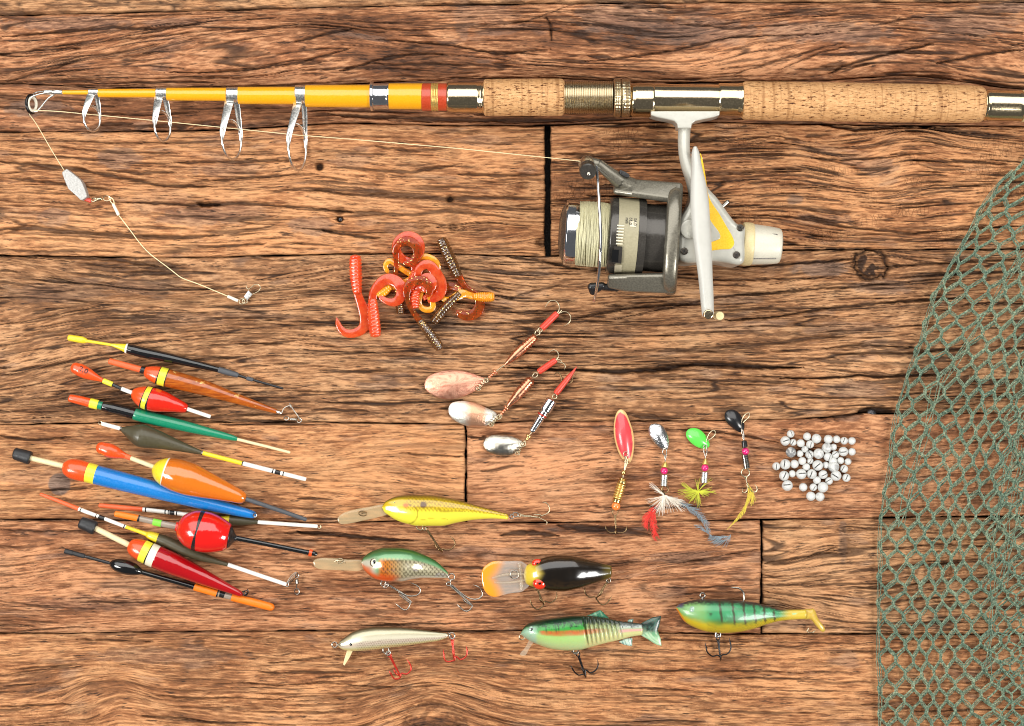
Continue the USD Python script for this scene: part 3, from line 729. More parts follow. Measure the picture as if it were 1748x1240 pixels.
# cork: pale rings with dark pits
MATS['cork'] = usdkit.material(stage, '/World/Looks/cork', {
    "g": ("geometry", {}), "m1": ("mapping", {"scale": (260, 900, 900)}), "n1": ("noise_texture", {"scale": 1.0, "detail": 4.0, "roughness": .6}),
    "m2": ("mapping", {"scale": (230, 1000, 1000)}), "n2": ("noise_texture", {"scale": 1.0, "detail": 3.0, "roughness": .75}),
    "m3": ("mapping", {"scale": (420, 14, 14)}), "n3": ("noise_texture", {"scale": 1.0, "detail": 2.0}),
    "r1": ("rgb_ramp", {"ramp": [(.3, lin(176, 128, 82)), (.55, lin(202, 154, 104)), (.75, lin(214, 172, 124))]}),
    "r2": ("rgb_ramp", {"ramp": [(.335, lin(84, 54, 32)), (.385, lin(176, 130, 88)), (.42, (1, 1, 1))]}),
    "r3": ("rgb_ramp", {"ramp": [(.3, (.66, .60, .54)), (.45, (1, 1, 1)), (.6, (1, 1, 1)), (.75, (.9, .86, .82))]}),
    "x": ("mix_color", {"blend_type": "multiply", "fac": 1.0}), "y": ("mix_color", {"blend_type": "multiply", "fac": 1.0}),
    "bw": ("rgb_to_bw", {}), "b": ("bump", {"distance": 0.0005, "strength": .8}), "p": ("principled_bsdf", {"roughness": .6, "specular_ior_level": .3})},
    [("g.position", "m1.vector"), ("m1.vector", "n1.vector"), ("g.position", "m2.vector"), ("m2.vector", "n2.vector"), ("g.position", "m3.vector"), ("m3.vector", "n3.vector"),
     ("n1.fac", "r1.fac"), ("n2.fac", "r2.fac"), ("n3.fac", "r3.fac"), ("r1.color", "x.a"), ("r2.color", "x.b"), ("x.result", "y.a"), ("r3.color", "y.b"),
     ("y.result", "p.base_color"), ("r2.color", "bw.color"), ("bw.val", "b.height"), ("b.normal", "p.normal")], surface="p.BSDF")

# ------------------------------------------------------------------ the rod
RZ0, RZ1 = 0.0150, 0.0140


def rz(x):
    return RZ0 + (RZ1 - RZ0) * x / 1748.0


def tb(st, name, m, thing=None, sides=40, smooth=35, parent=None, label=None):
    t = thing or rod
    return t.part(name, body(st, rz(st[0][0]), rz(st[-1][0]), sides=sides, sub=2), m, smooth, parent=parent, label=label)


def seg(x0, ya, yb, x1, yc, yd):
    """Two stations from upper and lower edges."""
    return [(x0, (ya + yb) / 2, (yb - ya) / 2), (x1, (yc + yd) / 2, (yd - yc) / 2)]


rod = Thing('fishing_rod', 'yellow telescopic fishing rod with cork handle lying across the top of the planks', 'fishing rod', P(874, 168, 0))
for s in (seg(104, 154.5, 161.5, 152, 154, 162), seg(168, 152, 166.6, 268, 151.8, 166.8), seg(285, 150, 172, 389, 150, 172.8), seg(407, 148.6, 178, 506, 148.4, 178.6), seg(522, 145.4, 183, 634, 145, 184), seg(662, 142.5, 186.8, 722, 142.5, 187.2)):
    tb(s, 'rod_section', 'yellow_lacquer')
tb([(632, 165, 24), (633, 165, 25), (637, 165, 25), (638, 165, 23), (640, 165, 22.6), (659, 164.6, 22.6), (662, 164.6, 23.2), (664, 164.6, 22.8)], 'ferrule_ring', 'chrome')
tb([(720, 166, 22.6), (721, 166, 23.4), (736, 166, 23.4)], 'thread_winding', 'red_winding')
tb([(748, 166, 23.4), (762, 166.2, 23.4), (763.5, 166.2, 22.8)], 'thread_winding', 'red_winding')
for k in range(3):
    tb([(736 + 4.2 * k, 166, 23.2), (737.2 + 4.2 * k, 166, 24), (739.0 + 4.2 * k, 166, 24), (740.2 + 4.2 * k, 166, 23.2)], 'gold_band', 'gold_winding')
tb([(763, 166.6, 24), (765, 166.6, 25.5), (780, 166.8, 26), (815, 167, 26.2), (817, 167, 27.2), (819, 167, 26.4), (821, 167, 27.2), (823, 167, 26.4), (825, 167, 27.4), (828, 167, 27)], 'metal_collar', 'nickel_warm')
tb([(826, 166.8, 29), (829, 166.8, 31.3), (880, 166.8, 31.6), (955, 166.4, 31.6), (960, 166.4, 31), (963, 166.4, 28)], 'cork_grip', 'cork', label='short cork foregrip')
st = []
for k in range(28):
    x = 962 + 3.0 * k
    st += [(x, 166.6, 26.2), (x + 0.7, 166.6, 27.6), (x + 2.0, 166.6, 27.6), (x + 2.7, 166.6, 26.2)]
tb(st, 'screw_thread', 'nickel_thread', smooth=30)


def knurl(x0, x1, cy, r):
    xs = np.linspace(x0, x1, 16); n = 110; a = np.linspace(0, 2 * np.pi, n, endpoint=False)
    X, A = np.meshgrid(xs, a, indexing='ij'); edge = np.clip(np.minimum(X - x0, x1 - X) / 1.4, 0, 1)
    R = r - 1.6 * (1 - edge) + 0.75 * edge * np.sin(A * 36 + X * 1.5) * np.sin(A * 36 - X * 1.5)
    z = rz(x0); c = np.array([P(x, cy, z) for x in xs])
    k = PX * (H - z) / H
    V = c[:, None] + np.stack([np.zeros_like(R), R * k * np.cos(A), R * k * np.sin(A)], -1)
    V = V.reshape(-1, 3); i, j = np.meshgrid(np.arange(15), np.arange(n), indexing='ij')
    q = np.stack([i * n + j, (i + 1) * n + j, (i + 1) * n + (j + 1) % n, i * n + (j + 1) % n], -1).reshape(-1, 4)
    f = np.vstack([q[:, [0, 1, 2]], q[:, [0, 2, 3]]])[:, ::-1]
    kk = np.arange(n)
    f = np.vstack([f, np.stack([np.full(n, len(V)), kk, (kk + 1) % n], 1), np.stack([np.full(n, len(V) + 1), 15 * n + (kk + 1) % n, 15 * n + kk], 1)])
    return np.vstack([V, c[:1], c[-1:]]), f


rod.part('locking_nut', knurl(1047, 1059.5, 167.5, 32), 'nickel_thread', 25)
rod.part('locking_nut', knurl(1060.5, 1075, 167.8, 32), 'nickel_thread', 25)
tb([(1075, 171.5, 24), (1078, 171.5, 27.5), (1084, 171.5, 28.6), (1114, 171.5, 28.8), (1116, 171.5, 27.5)], 'seat_hood', 'nickel_warm')
tb([(1115, 168.5, 24.6), (1228, 169.5, 24.6)], 'reel_seat', 'nickel_warm')
tb([(1226, 170, 26.5), (1228, 170, 27.6), (1258, 170.5, 27.8), (1265, 170.6, 29), (1268, 170.6, 28.4)], 'seat_hood', 'nickel_warm')
tb([(1267, 172, 30), (1271, 172, 32.4), (1400, 174, 33.2), (1560, 176.4, 32.8), (1668, 178.2, 31.6), (1674, 178.4, 30.5), (1679, 178.5, 27)], 'cork_grip', 'cork', label='long cork rear handle')
tb([(1677, 180, 26), (1680, 180, 27), (1683, 180, 25.6), (1686, 180, 26.4), (1738, 181, 25.8), (1742, 181, 26.8), (1744, 181, 26)], 'end_cap', 'nickel_warm')
tb([(1744, 181, 24), (1746, 181, 27), (1772, 181.4, 27), (1780, 181.5, 24), (1784, 181.5, 12)], 'butt_stop', 'cream_plastic')


def guide(x0, x1, ya, yb, cx, cy, rx, ry):
    z = rz(x0); r = (yb - ya) / 2; yc = (ya + yb) / 2
    g = rod.part('guide_sleeve', body([(x0, yc, r - .6), (x0 + 1, yc, r + .3), (x1 - 1, yc, r + .3), (x1, yc, r - .6)], z, sides=36, sub=2), 'chrome_bright', 35)
    a = np.linspace(0, 2 * np.pi, 56, endpoint=False)
    k = PX * (H - z) / H; c = P(cx, cy, z); rz_ = math.sqrt(max(ry ** 2 - rx ** 2, 1)) * k
    p = np.stack([-rx * k * np.sin(a), ry * k * np.cos(a), rz_ * np.sin(a)], 1) + c
    rod.part('guide_ring', tube(p, 2.2 * PX, 10, closed=True, r2=2.2 * PX), 'chrome_bright', 60, parent=g)
    # two flat legs from the sleeve to the flanks of the ring
    legs = []
    for s, xo in ((1, x0 + 4.5), (-1, x1 - 4.5)):
        th = math.radians(20)
        q0 = P(xo, yb - 2, z + s * 2.0 * PX)
        q2 = np.array([-s * rx * k * math.cos(th), ry * k * math.sin(th), s * rz_ * math.cos(th)]) + c
        q3 = np.array([-s * rx * k, -ry * k * .12, s * rz_]) + c
        q1 = q0 * .5 + q2 * .5 + np.array([0, 0, s * 2 * PX])
        w = (x1 - x0)
        legs.append(tube(spl([q0, q1, q2, q3], 14), np.interp(np.linspace(0, 1, 14), [0, .25, .8, 1], [.36 * w, .32 * w, .22 * w, .10 * w] if s > 0 else [.24 * w, .22 * w, .15 * w, .09 * w]) * PX, 8, r2=1.0 * PX))
    rod.part('guide_leg', legs[0], 'chrome_bright', 50, parent=g)
    rod.part('guide_leg', legs[1], 'chrome_bright', 50, parent=g)


guide(151, 169, 152, 163, 157, 203, 10, 21)
guide(266.5, 286.5, 150, 168, 277.5, 216, 9.5, 25)
guide(387, 408, 149, 175, 395.5, 239, 12, 33)
guide(504, 523.5, 146.4, 177, 507.5, 252, 11, 39)
t = rod.part('tip_tube', body([(74, 157.5, 3), (76, 157.5, 4.2), (92, 157.6, 4.4), (106, 157.8, 4.6), (107, 157.8, 3.6)], RZ0, sides=20, sub=2), 'chrome_bright', 40)
a = np.linspace(0, 2 * np.pi, 40, endpoint=False); k = PX
tipc = P(53.5, 178, RZ0)
for nm, rx, ry, w, dx, m in (('tip_ring_frame', 5.5, 15, 2.6, 0, 'black_hook'), ('tip_ring', 5.6, 14.6, 1.5, -1.5, 'chrome_bright'), ('tip_ring_lining', 4.6, 11.5, 2.6, 1.6, 'pale_coat')):
    p = np.stack([-rx * k * np.sin(a) + dx * k, ry * k * np.cos(a), 11 * k * np.sin(a) * ry / 14], 1) + tipc
    rod.part(nm, tube(p, w * PX, 10, closed=True), m, 60, parent=t)
rod.part('tip_strut', join(wire([(100, 155, RZ0 + .001), (80, 158.5, RZ0 + .002), (58, 164, RZ0 + .003), (50.5, 169, RZ0 + .002), (48, 176, RZ0)], 1.5), wire([(94, 161, RZ0 - .001), (80, 171, RZ0 - .001), (63, 190, RZ0 - .002), (57, 191, RZ0 - .001)], 1.9), wire([(74, 156.5, RZ0), (62, 158, RZ0 - .002), (54, 164, RZ0 - .003)], 1.3)), 'chrome_bright', 60, parent=t)

# ------------------------------------------------------------------ the reel: t runs along its spindle, n across it (both in px)
RX0, RY0 = 955.0, 396.5
RD = np.array([1.0, 0.0635]); RD /= np.linalg.norm(RD)
RN = np.array([-RD[1], RD[0]])
RZ = 0.0285


def R(t, n):
    return RX0 + t * RD[0] + n * RN[0], RY0 + t * RD[1] + n * RN[1]


reel = Thing('fishing_reel', 'grey and white spinning reel with wound line hanging from the rod handle', 'fishing reel', P(1140, 400, 0))


def turned(name, prof, m, zs=1.0, sides=64, parent=None, smooth=35, label=None):
    st = [(*R(t, 0), r) for t, r in prof]
    return reel.part(name, body(st, RZ, sides=sides, sub=1, r2=zs), m, smooth, parent=parent, label=label)


mount = reel.part('reel_foot', slab([(1112, 189.5), (1140, 189.5), (1170, 189.5), (1200, 189.5), (1228, 189.5), (1229, 193), (1228, 197), (1218, 200.5), (1200, 204), (1187, 207), (1181, 212), (1180, 219), (1157, 219), (1156, 212), (1151, 207), (1140, 204), (1122, 200.5), (1112, 197), (1111, 193)], 0.006, 0.0225, 2.5, smooth=False), 'silver_paint', 50)
reel.part('reel_stem', join(tube(line3([(1168, 203, .014), (1168, 225, .015), (1167.5, 250, .017), (1172, 280, .02), (1182, 308, .024), (1190, 340, .028)], n=30), np.interp(np.linspace(0, 1, 30), [0, .15, .5, 1], [12.5, 10.5, 10, 13]) * PX, 20, r2=np.interp(np.linspace(0, 1, 30), [0, .5, 1], [12, 12, 18]) * PX)), 'silver_paint', 60)
bodyp = [(1161, 376), (1172, 358), (1180, 340), (1186, 300), (1190, 268), (1196, 262), (1200, 280), (1206, 312), (1211, 322), (1222, 334), (1237, 354), (1250, 372), (1262, 383), (1271, 386), (1272, 410), (1268, 450), (1240, 449), (1200, 447), (1163, 446), (1158, 410)]
reel.part('reel_body', slab(bodyp, 0.008, 0.0475, 9, 6, n=160), 'silver_paint', 40)
reel.part('body_panel', slab([(1196, 262), (1200, 275), (1206, 312), (1212, 340), (1226, 362), (1240, 386), (1252, 408), (1253, 418), (1249, 424), (1232, 426), (1200, 426), (1196, 380), (1192, 300)], 0.046, 0.0479, 1.2, n=120), 'yellow_print', 40, label='yellow printed panel')
reel.part('body_panel', slab([(1196, 352), (1206, 364), (1218, 384), (1229, 400), (1229, 407), (1224, 410), (1198, 411)], 0.0470, 0.0483, 1.0, n=70), 'silver_paint', 40, label='pale triangle inside the yellow panel')
reel.part('body_boss', body([(1178, 390, 16), (1178.2, 390, 16)], .03) if False else slab([(1178 + 17 * math.cos(q), 391 + 17 * math.sin(q)) for q in np.linspace(0, 6.28, 24, endpoint=False)], 0.04, 0.050, 3, n=48), 'silver_paint', 40)
for sx, sy in ((1168, 429), (1264, 389), (1257.5, 435.5)):
    s = reel.part('screw', slab([(sx + 6.2 * math.cos(q), sy + 6.2 * math.sin(q)) for q in np.linspace(0, 6.28, 16, endpoint=False)], 0.044, 0.0484, 1.4, n=28), 'screw_steel', 40)
    for an in (.5, .5 + math.pi / 2):
        c, q = math.cos(an), math.sin(an)
        reel.part('screw_slot', slab([(sx + 4.4 * c - .8 * q, sy + 4.4 * q + .8 * c), (sx - 4.4 * c - .8 * q, sy - 4.4 * q + .8 * c), (sx - 4.4 * c + .8 * q, sy - 4.4 * q - .8 * c), (sx + 4.4 * c + .8 * q, sy + 4.4 * q - .8 * c)], 0.0482, 0.0486, .1, 1, smooth=False), 'ink', False, parent=s)
reel.part('switch_lever', hull([(1229, 357, .036, 3), (1242, 345, .036, 3.6), (1243, 346, .034, 3.6)]), 'steel_dark', 40)
turned('drag_collar', [(312, 30), (313, 36), (318, 37), (327, 36.5), (330, 35), (331, 30)], 'cream_plastic')
dk = turned('drag_knob', [(329, 30), (330, 34.5), (345, 33.5), (374, 30), (377, 28.5), (379, 24), (379.5, 0.5)], 'ivory_plastic')
for n in (-21, 24):
    p = [(*R(t, n * (1 - .1 * (t - 333) / 40)), RZ + math.sqrt(max(33.5 ** 2 - n * n, 0)) * PX * .97) for t in (334, 352, 372)]
    reel.part('knob_groove', wire(p, 1.1, n=10), 'steel_dark', 60, parent=dk)
# spool
turned('spool_cap', [(-1.5, 2), (-1, 20), (2, 38), (7, 48), (10, 53)], 'graphite_dark')
turned('spool_rim', [(8, 50), (9, 54), (12, 55.8), (26, 56.2), (31, 55.6), (32, 52)], 'chrome')
st = []
xs = np.arange(28, 84, 1.0)
for i, x in enumerate(xs):
    st.append((x, 53.2 + 1.5 * math.sin(math.pi * (x - 28) / 56) + .9 * (i % 2)))
core = turned('wound_line', st, 'line_braid', smooth=False)
ms = []
wr = random.Random(5)
for k in range(46):
    t0 = 29 + k * 1.18 + wr.uniform(-.5, .5); sl = wr.uniform(-1.2, 1.2) * 5
    an = np.linspace(-1.35, 1.35, 14)
    pts = []
    for q in an:
        rr = 55.2 + 1.4 * math.sin(math.pi * np.clip((t0 - 28) / 56, 0, 1)); tt = np.clip(t0 + sl * q / 1.35 * .5, 28, 84)
        x, y = R(tt, rr * math.sin(q)); pts.append(P(x, y, RZ + rr * math.cos(q) * PX))
    ms.append(tube(np.array(pts), .62 * PX, 5))
reel.part('line_winds', join(*ms), 'line_braid', 60, parent=core, kind='stuff')
turned('spool_flange', [(82, 54), (83, 63.5), (86, 65), (97, 65.2)], 'graphite_dark')
lab = turned('spool_skirt', [(96.5, 64), (97, 65.6), (131, 65.8), (132, 64.4), (134, 64), (143, 62.5), (144, 58)], 'label_olive')
turned('skirt_band', [(131.5, 66.1), (144, 65)], 'graphite_dark', parent=lab)
turned('spool_shaft', [(143, 56), (144, 57.5), (184, 57.5)], 'graphite_dark')


def on_spool(t, n, up=0.0, rad=65.8):
    """A point of the skirt at spindle position t and circumferential distance n (px) from its top line."""
    a = n / rad; r = rad + up
    x, y = R(t, r * math.sin(a))
    return P(x, y, RZ + r * math.cos(a) * PX)


def skirt_patch(t0, t1, n0, n1, up):
    T, N_ = np.meshgrid(np.linspace(t0, t1, 4), np.linspace(n0, n1, 14), indexing='ij')
    v = np.array([on_spool(a, b, up) for a, b in zip(T.ravel(), N_.ravel())]); i, j = np.meshgrid(np.arange(3), np.arange(13), indexing='ij')
    return v, np.stack([i * 14 + j, (i + 1) * 14 + j, (i + 1) * 14 + j + 1, i * 14 + j + 1], -1).reshape(-1, 4)


reel.part('label_strip', skirt_patch(119.5, 130, -70, -17, .35), 'label_light', 40, parent=lab)
for k in range(7):
    reel.part('label_bar', skirt_patch(97.5, 110 - .2 * k, -19 + 5.2 * k, -16.6 + 5.2 * k, .35), 'label_light', 40, parent=lab)
for k in range(7):
    reel.part('label_bar', skirt_patch(97.5, 110, 56 + 3.2 * k, 57.4 + 3.2 * k, .35), 'label_light', 40, parent=lab)
reel.part('drag_clip', skirt_patch(95, 109, 18, 52, .9), 'graphite_dark', 40, parent=lab)
reel.part('drag_clip', skirt_patch(92, 103, 24, 48, 1.8), 'black_gloss', 40, parent=lab)
for txt, tcol, n0 in (('mm - m', 112.5, -22), ('Br', 111.5, -54), ('0,35 / 170', 119.0, -20), ('0,40 - 130', 127.0, -19)):
    tm = meshkit.text_mesh(txt, 4.6, 0.3, bold=True)
    v = np.array(tm.vertices); vv = np.array([on_spool(tcol + y - 1.0, n0 - x, .5 + z) for x, y, z in v])
    reel.part('label_print', (vv, np.array(tm.faces)), 'ink', False, parent=lab)
# rotor
def loft_rot(t0, t1, hn, hz, rnd=10):
    a = np.linspace(0, 2 * np.pi, 72, endpoint=False); e = 2 / 2.6
    cs = np.sign(np.cos(a)) * np.abs(np.cos(a)) ** e; sn = np.sign(np.sin(a)) * np.abs(np.sin(a)) ** e
    V = []
    for t, k in ((t0, .0), (t0, .86), (t0 + 2, .93), (t0 + 5, .965), ((t0 + t1) / 2, 1), (t1 - 5, .985), (t1 - 2, .96), (t1, .9), (t1, 0)):
        for c, s in zip(cs, sn):
            x, y = R(t, hn * k * c); V.append(P(x, y, RZ + hz * k * s * PX))
    V = np.array(V); n = 72; i, j = np.meshgrid(np.arange(8), np.arange(n), indexing='ij')
    return V, np.stack([i * n + j, i * n + (j + 1) % n, (i + 1) * n + (j + 1) % n, (i + 1) * n + j], -1).reshape(-1, 4)


rot = reel.part('rotor', loft_rot(180, 206, 96, 68), 'graphite_paint', 40)
for s in (-1, 1):
    o = []
    for t, n, zz, r in ((93, 74, 24, 6), (93, 74, -24, 6), (93, 86, 15, 6), (93, 86, -15, 6), (198, 66, 36, 7), (198, 66, -36, 7), (198, 88, 26, 7), (198, 88, -26, 7), (120, 72, 34, 6), (120, 90, 22, 6), (120, 72, -34, 6), (120, 90, -22, 6)):
        n = n + (2 if s < 0 else -2)
        o.append((*R(t, s * n), RZ + zz * PX, r))
    reel.part('rotor_arm', hull(o), 'graphite_paint', 40, parent=rot)
reel.part('bail_arm', chain([(1078, 318, RZ + .007, 14), (1060, 311, RZ + .009, 13.5), (1042, 297, RZ + .011, 10.5), (1022, 281, RZ + .012, 9), (1005, 277, RZ + .011, 9), (996, 281, RZ + .009, 9)]), 'graphite_paint', 45)
reel.part('arm_inlay', slab([(1058, 291), (1066, 293), (1075, 300), (1073, 303), (1064, 301), (1058, 295)], RZ + .010, RZ + .0147, 1, n=30), 'black_plastic', 40)


def disc(p0, p1, prof, sides=40):
    p0, p1 = np.array(p0), np.array(p1)
    return tube(np.array([p0 + (p1 - p0) * a for a, r in prof]), np.array([r for a, r in prof]) * PX, sides)


rl = reel.part('line_roller', disc(P(1003, 279, RZ + .008), P(1003.5, 294, RZ + .023), [(0, 12), (.05, 14), (.35, 14), (.4, 12.5), (.55, 12.5), (.6, 14), (.62, 14.4)]), 'chrome_bright', 35)
reel.part('roller_cap', disc(P(1003, 279, RZ + .008), P(1003.5, 294, RZ + .023), [(.6, 13), (.64, 14.4), (.95, 13.8), (1.0, 12), (1.0, .2)]), 'graphite_dark', 35, parent=rl)
reel.part('roller_cap_screw', ball(1005, 297, 3.2, RZ + .0232, (1, 1, .5)), 'steel_wire', 60, parent=rl)
reel.part('bail_wire', tube(line3([(1018.5, 284, RZ + .014), (1021, 318, RZ + .022), (1024, 370, RZ + .027), (1025.5, 405, RZ + .0275), (1024, 445, RZ + .026), (1020, 485, RZ + .016), (1014, 515, RZ + .003)], n=60), np.interp(np.linspace(0, 1, 60), [0, .5, 1], [2.4, 2.9, 2.2]) * PX, 12), 'chrome', 60)
reel.part('bail_mount', join(hull([(1010, 490, RZ + .002, 7), (1028, 488, RZ + .002, 6), (1012, 498, RZ, 6)]), hull([(1030, 490, RZ + .001, 6), (1052, 492, RZ, 6)])), 'black_plastic', 45)
# handle
hc = [(1186.5, 251), (1189, 285), (1192.5, 320), (1195, 360), (1198, 400), (1201.5, 440), (1205.5, 490), (1208.5, 535), (1209, 541)]
hw = [6.0, 9.5, 14, 16.2, 16, 14.6, 12.6, 11.4, 10]
c = spl(hc, 60); wv = PchipInterpolator(np.linspace(0, 1, len(hw)), hw)(np.linspace(0, 1, 60))
wv[:3] *= [.5, .8, .95]; wv[-2:] *= [.97, .85]
reel.part('crank_handle', tube(np.array([P(x, y, .0585) for x, y in c]), wv * PX * .955, 28, r2=np.interp(np.linspace(0, 1, 60), [0, .1, 1], [.002, .0038, .0036])), 'white_paint', 60)
reel.part('handle_axle', disc(P(1180, 395, .046), P(1194, 395, .056), [(0, 12), (1, 12)]), 'silver_paint', 35)
kp = reel.part('handle_pivot', slab([(1209.5 + 8.5 * math.cos(q), 537 + 8.5 * math.sin(q)) for q in np.linspace(0, 6.28, 20, endpoint=False)], .060, .0645, 2, n=36), 'nickel_warm', 40)
reel.part('handle_knob_pin', disc(P(1224, 539, .045), P(1229, 539.5, .058), [(0, 7), (.9, 7.6), (1, 6.4)]), 'cream_plastic', 35)

# ------------------------------------------------------------------ line, sinker and leader
ln = Thing('fishing_line', 'thin pale fishing line running through the rod guides down to the sinker', 'fishing line', P(500, 230, 0))
L1 = line3([(1003, 277, RZ + .011), (950, 271, .036), (780, 253.5, .030), (600, 238, .024), (509, 231, .0145), (396, 219.5, .0145), (278, 207.5, .0145), (158, 196, .0145), (100, 190.5, .0145), (63, 188.5, .0145), (54, 190, .0145)], n=140, smooth=False)
L2 = line3([(54, 190, .0145), (50, 193, .0143), (55, 202, .013), (75, 234, .009), (95, 268, .006), (110, 292, .0045)], n=40)
ln.part('line', tube(np.vstack([L1, L2[1:]]), 0.65 * PX, 6), 'nylon_line', 60)
sk = Thing('lead_sinker', 'grey flat six-sided lead sinker at the end of the line', 'sinker', P(127, 315, 0))
sk.part('weight', slab([(105.7, 294.2), (109.5, 290.8), (113.5, 288.3), (116, 289.7), (126, 297.6), (137, 306.7), (141, 313), (146, 326), (148.7, 335), (147, 338), (139.7, 342.3), (136.5, 341), (127, 332), (116.2, 322.4), (112, 313), (106.5, 299)], 0.0005, 0.0085, 1.6, 3, smooth=False), 'lead', 30)
sk.part('line_sleeve', body([(145, 339.5, 3.6), (155.5, 343.5, 3.7)], .0035, sides=16), 'red_tube', 40)
ld = Thing('wire_leader', 'pale wire leader with swivel and snap lying below the sinker', 'leader', P(300, 430, 0))
ld.part('swivel', join(ringm(160, 341.5, 4, 1.0, .003, .7, ang=.5), ringm(164.5, 340.5, 3.4, 1.0, .003, .7, ang=.5), body([(164, 341, 1.6), (166, 340.5, 3.2), (169, 340.2, 3.4), (172.5, 340, 3.2), (175, 339.8, 1.8)], .003, sides=16), ringm(182.5, 339, 6, .9, .003, .75)), 'gold_wire', 50)
ld.part('crimp_sleeve', body([(193, 348.5, 2.6), (202.5, 367.5, 2.8)], .0025, sides=14), 'pale_coat', 40)
ld.part('crimp_sleeve', body([(388.5, 506, 2.6), (406.5, 514, 2.8)], .0025, sides=14), 'pale_coat', 40)
ld.part('wire', join(wire([(194, 350), (188, 343), (186, 337), (190, 338), (194, 343), (195, 350)], .8, .003), wire([(202, 367), (222, 393), (250, 428), (280, 452), (302, 469), (309, 474), (330, 482), (360, 494), (389, 506)], .8, .0025, 80)), 'nylon_line', 60)
ld.part('snap', slab([(424, 496), (431, 503), (422, 513), (416, 507)], .001, .0042, .8, 2, smooth=False), 'chrome_bright', 30)
ld.part('snap_wire', join(ringm(413, 515, 4.6, .9, .003), ringm(418, 514, 4, .8, .003), wire([(430, 503), (437, 500), (443, 495), (444, 489), (439, 485.5), (432, 488), (423, 494), (421, 488)], .8, .003, 40)), 'gold_wire', 60)

# ------------------------------------------------------------------ floats
ORANGE, LEMON = lin(226, 78, 26), lin(232, 222, 60)
mat('float_orange', ORANGE, 0.3, coat=0.5, var=0.05)
mat('float_stick_orange', lin(222, 96, 50), 0.4, var=0.06)
mat('float_lemon', LEMON, 0.35, coat=0.3, var=0.05)
mat('float_yellow', lin(230, 204, 44), 0.35, coat=0.3, var=0.06)
mat('float_white', lin(230, 228, 220), 0.4, var=0.04)
mat('float_green', lin(18, 126, 92), 0.25, coat=0.6, var=0.06)
mat('float_blue', lin(22, 116, 190), 0.25, coat=0.6, var=0.06)
mat('float_olive', lin(70, 64, 44), 0.45, coat=0.15, var=0.14)
mat('float_red', lin(206, 36, 18), 0.18, coat=0.8, var=0.05)
mat('float_scarlet', lin(214, 24, 18), 0.12, coat=1.0, var=0.03)
mat('float_crimson', lin(160, 8, 16), 0.14, coat=0.9, var=0.08)
mat('float_amber', lin(206, 108, 24), 0.16, coat=0.9, var=0.05)
mat('float_tangerine', lin(236, 120, 24), 0.4, var=0.05)
mat('float_cane', lin(222, 206, 162), 0.45, var=0.08)
mat('float_cream', lin(230, 222, 196), 0.35, coat=0.4, var=0.05)
mat('float_smoke', lin(150, 136, 122), 0.2, coat=0.6, var=0.06)
mat('float_neon_green', lin(128, 214, 66), 0.4)
mat('grey_tape', lin(74, 76, 80), 0.5)
MATS['float_varnish'] = usdkit.material(stage, '/World/Looks/float_varnish', {
    "g": ("geometry", {}), "m": ("mapping", {"rotation": (0, 0, 0.28), "scale": (120, 900, 600)}), "n": ("noise_texture", {"scale": 1.0, "detail": 4.0, "roughness": .65}),
    "n2": ("noise_texture", {"scale": 210.0, "detail": 3.0, "roughness": .6}),
    "r": ("rgb_ramp", {"ramp": [(.25, lin(104, 44, 10)), (.5, lin(162, 78, 18)), (.75, lin(190, 106, 30))]}),
    "r2": ("rgb_ramp", {"ramp": [(.64, (0, 0, 0)), (.7, (.8, .8, .8))]}), "bw": ("rgb_to_bw", {}),
    "x": ("mix_color", {"blend_type": "mix", "b": lin(226, 184, 104)}), "p": ("principled_bsdf", {"roughness": .22, "coat_weight": .7, "coat_roughness": .08})},
    [("g.position", "m.vector"), ("m.vector", "n.vector"), ("g.position", "n2.vector"), ("n.fac", "r.fac"), ("n2.fac", "r2.fac"), ("r2.color", "bw.color"), ("bw.val", "x.fac"), ("r.color", "x.a"), ("x.result", "p.base_color")], surface="p.BSDF")

GF = 'fishing floats fanned out on the planks'


def fl(label, pieces, za, zb, extra=None):
    """A float from pieces (part, material, stations); its height runs evenly from za at the first station to zb at the last."""
    allp = [q for _, _, st in pieces for q in st]
    x0, x1 = allp[0][0], max(q[0] for q in allp)
    zf = lambda x: za + (zb - za) * (x - x0) / (x1 - x0)
    mid = allp[len(allp) // 2]
    t = Thing('fishing_float', label, 'float', P(mid[0], mid[1], 0), GF)
    parent = {}
    for name, m, st in pieces:
        t.part(name, body(st, zf(st[0][0]), zf(st[-1][0]), sides=32, sub=5), m, 40)
    t.zf = zf
    return t


def band(x0, y0, x1, y1, r, dr=0.25):
    return [(x0, y0, r + dr - .5), (x0 + (x1 - x0) * .08, y0 + (y1 - y0) * .08, r + dr), (x1 - (x1 - x0) * .08, y1 - (y1 - y0) * .08, r + dr), (x1, y1, r + dr - .5)]


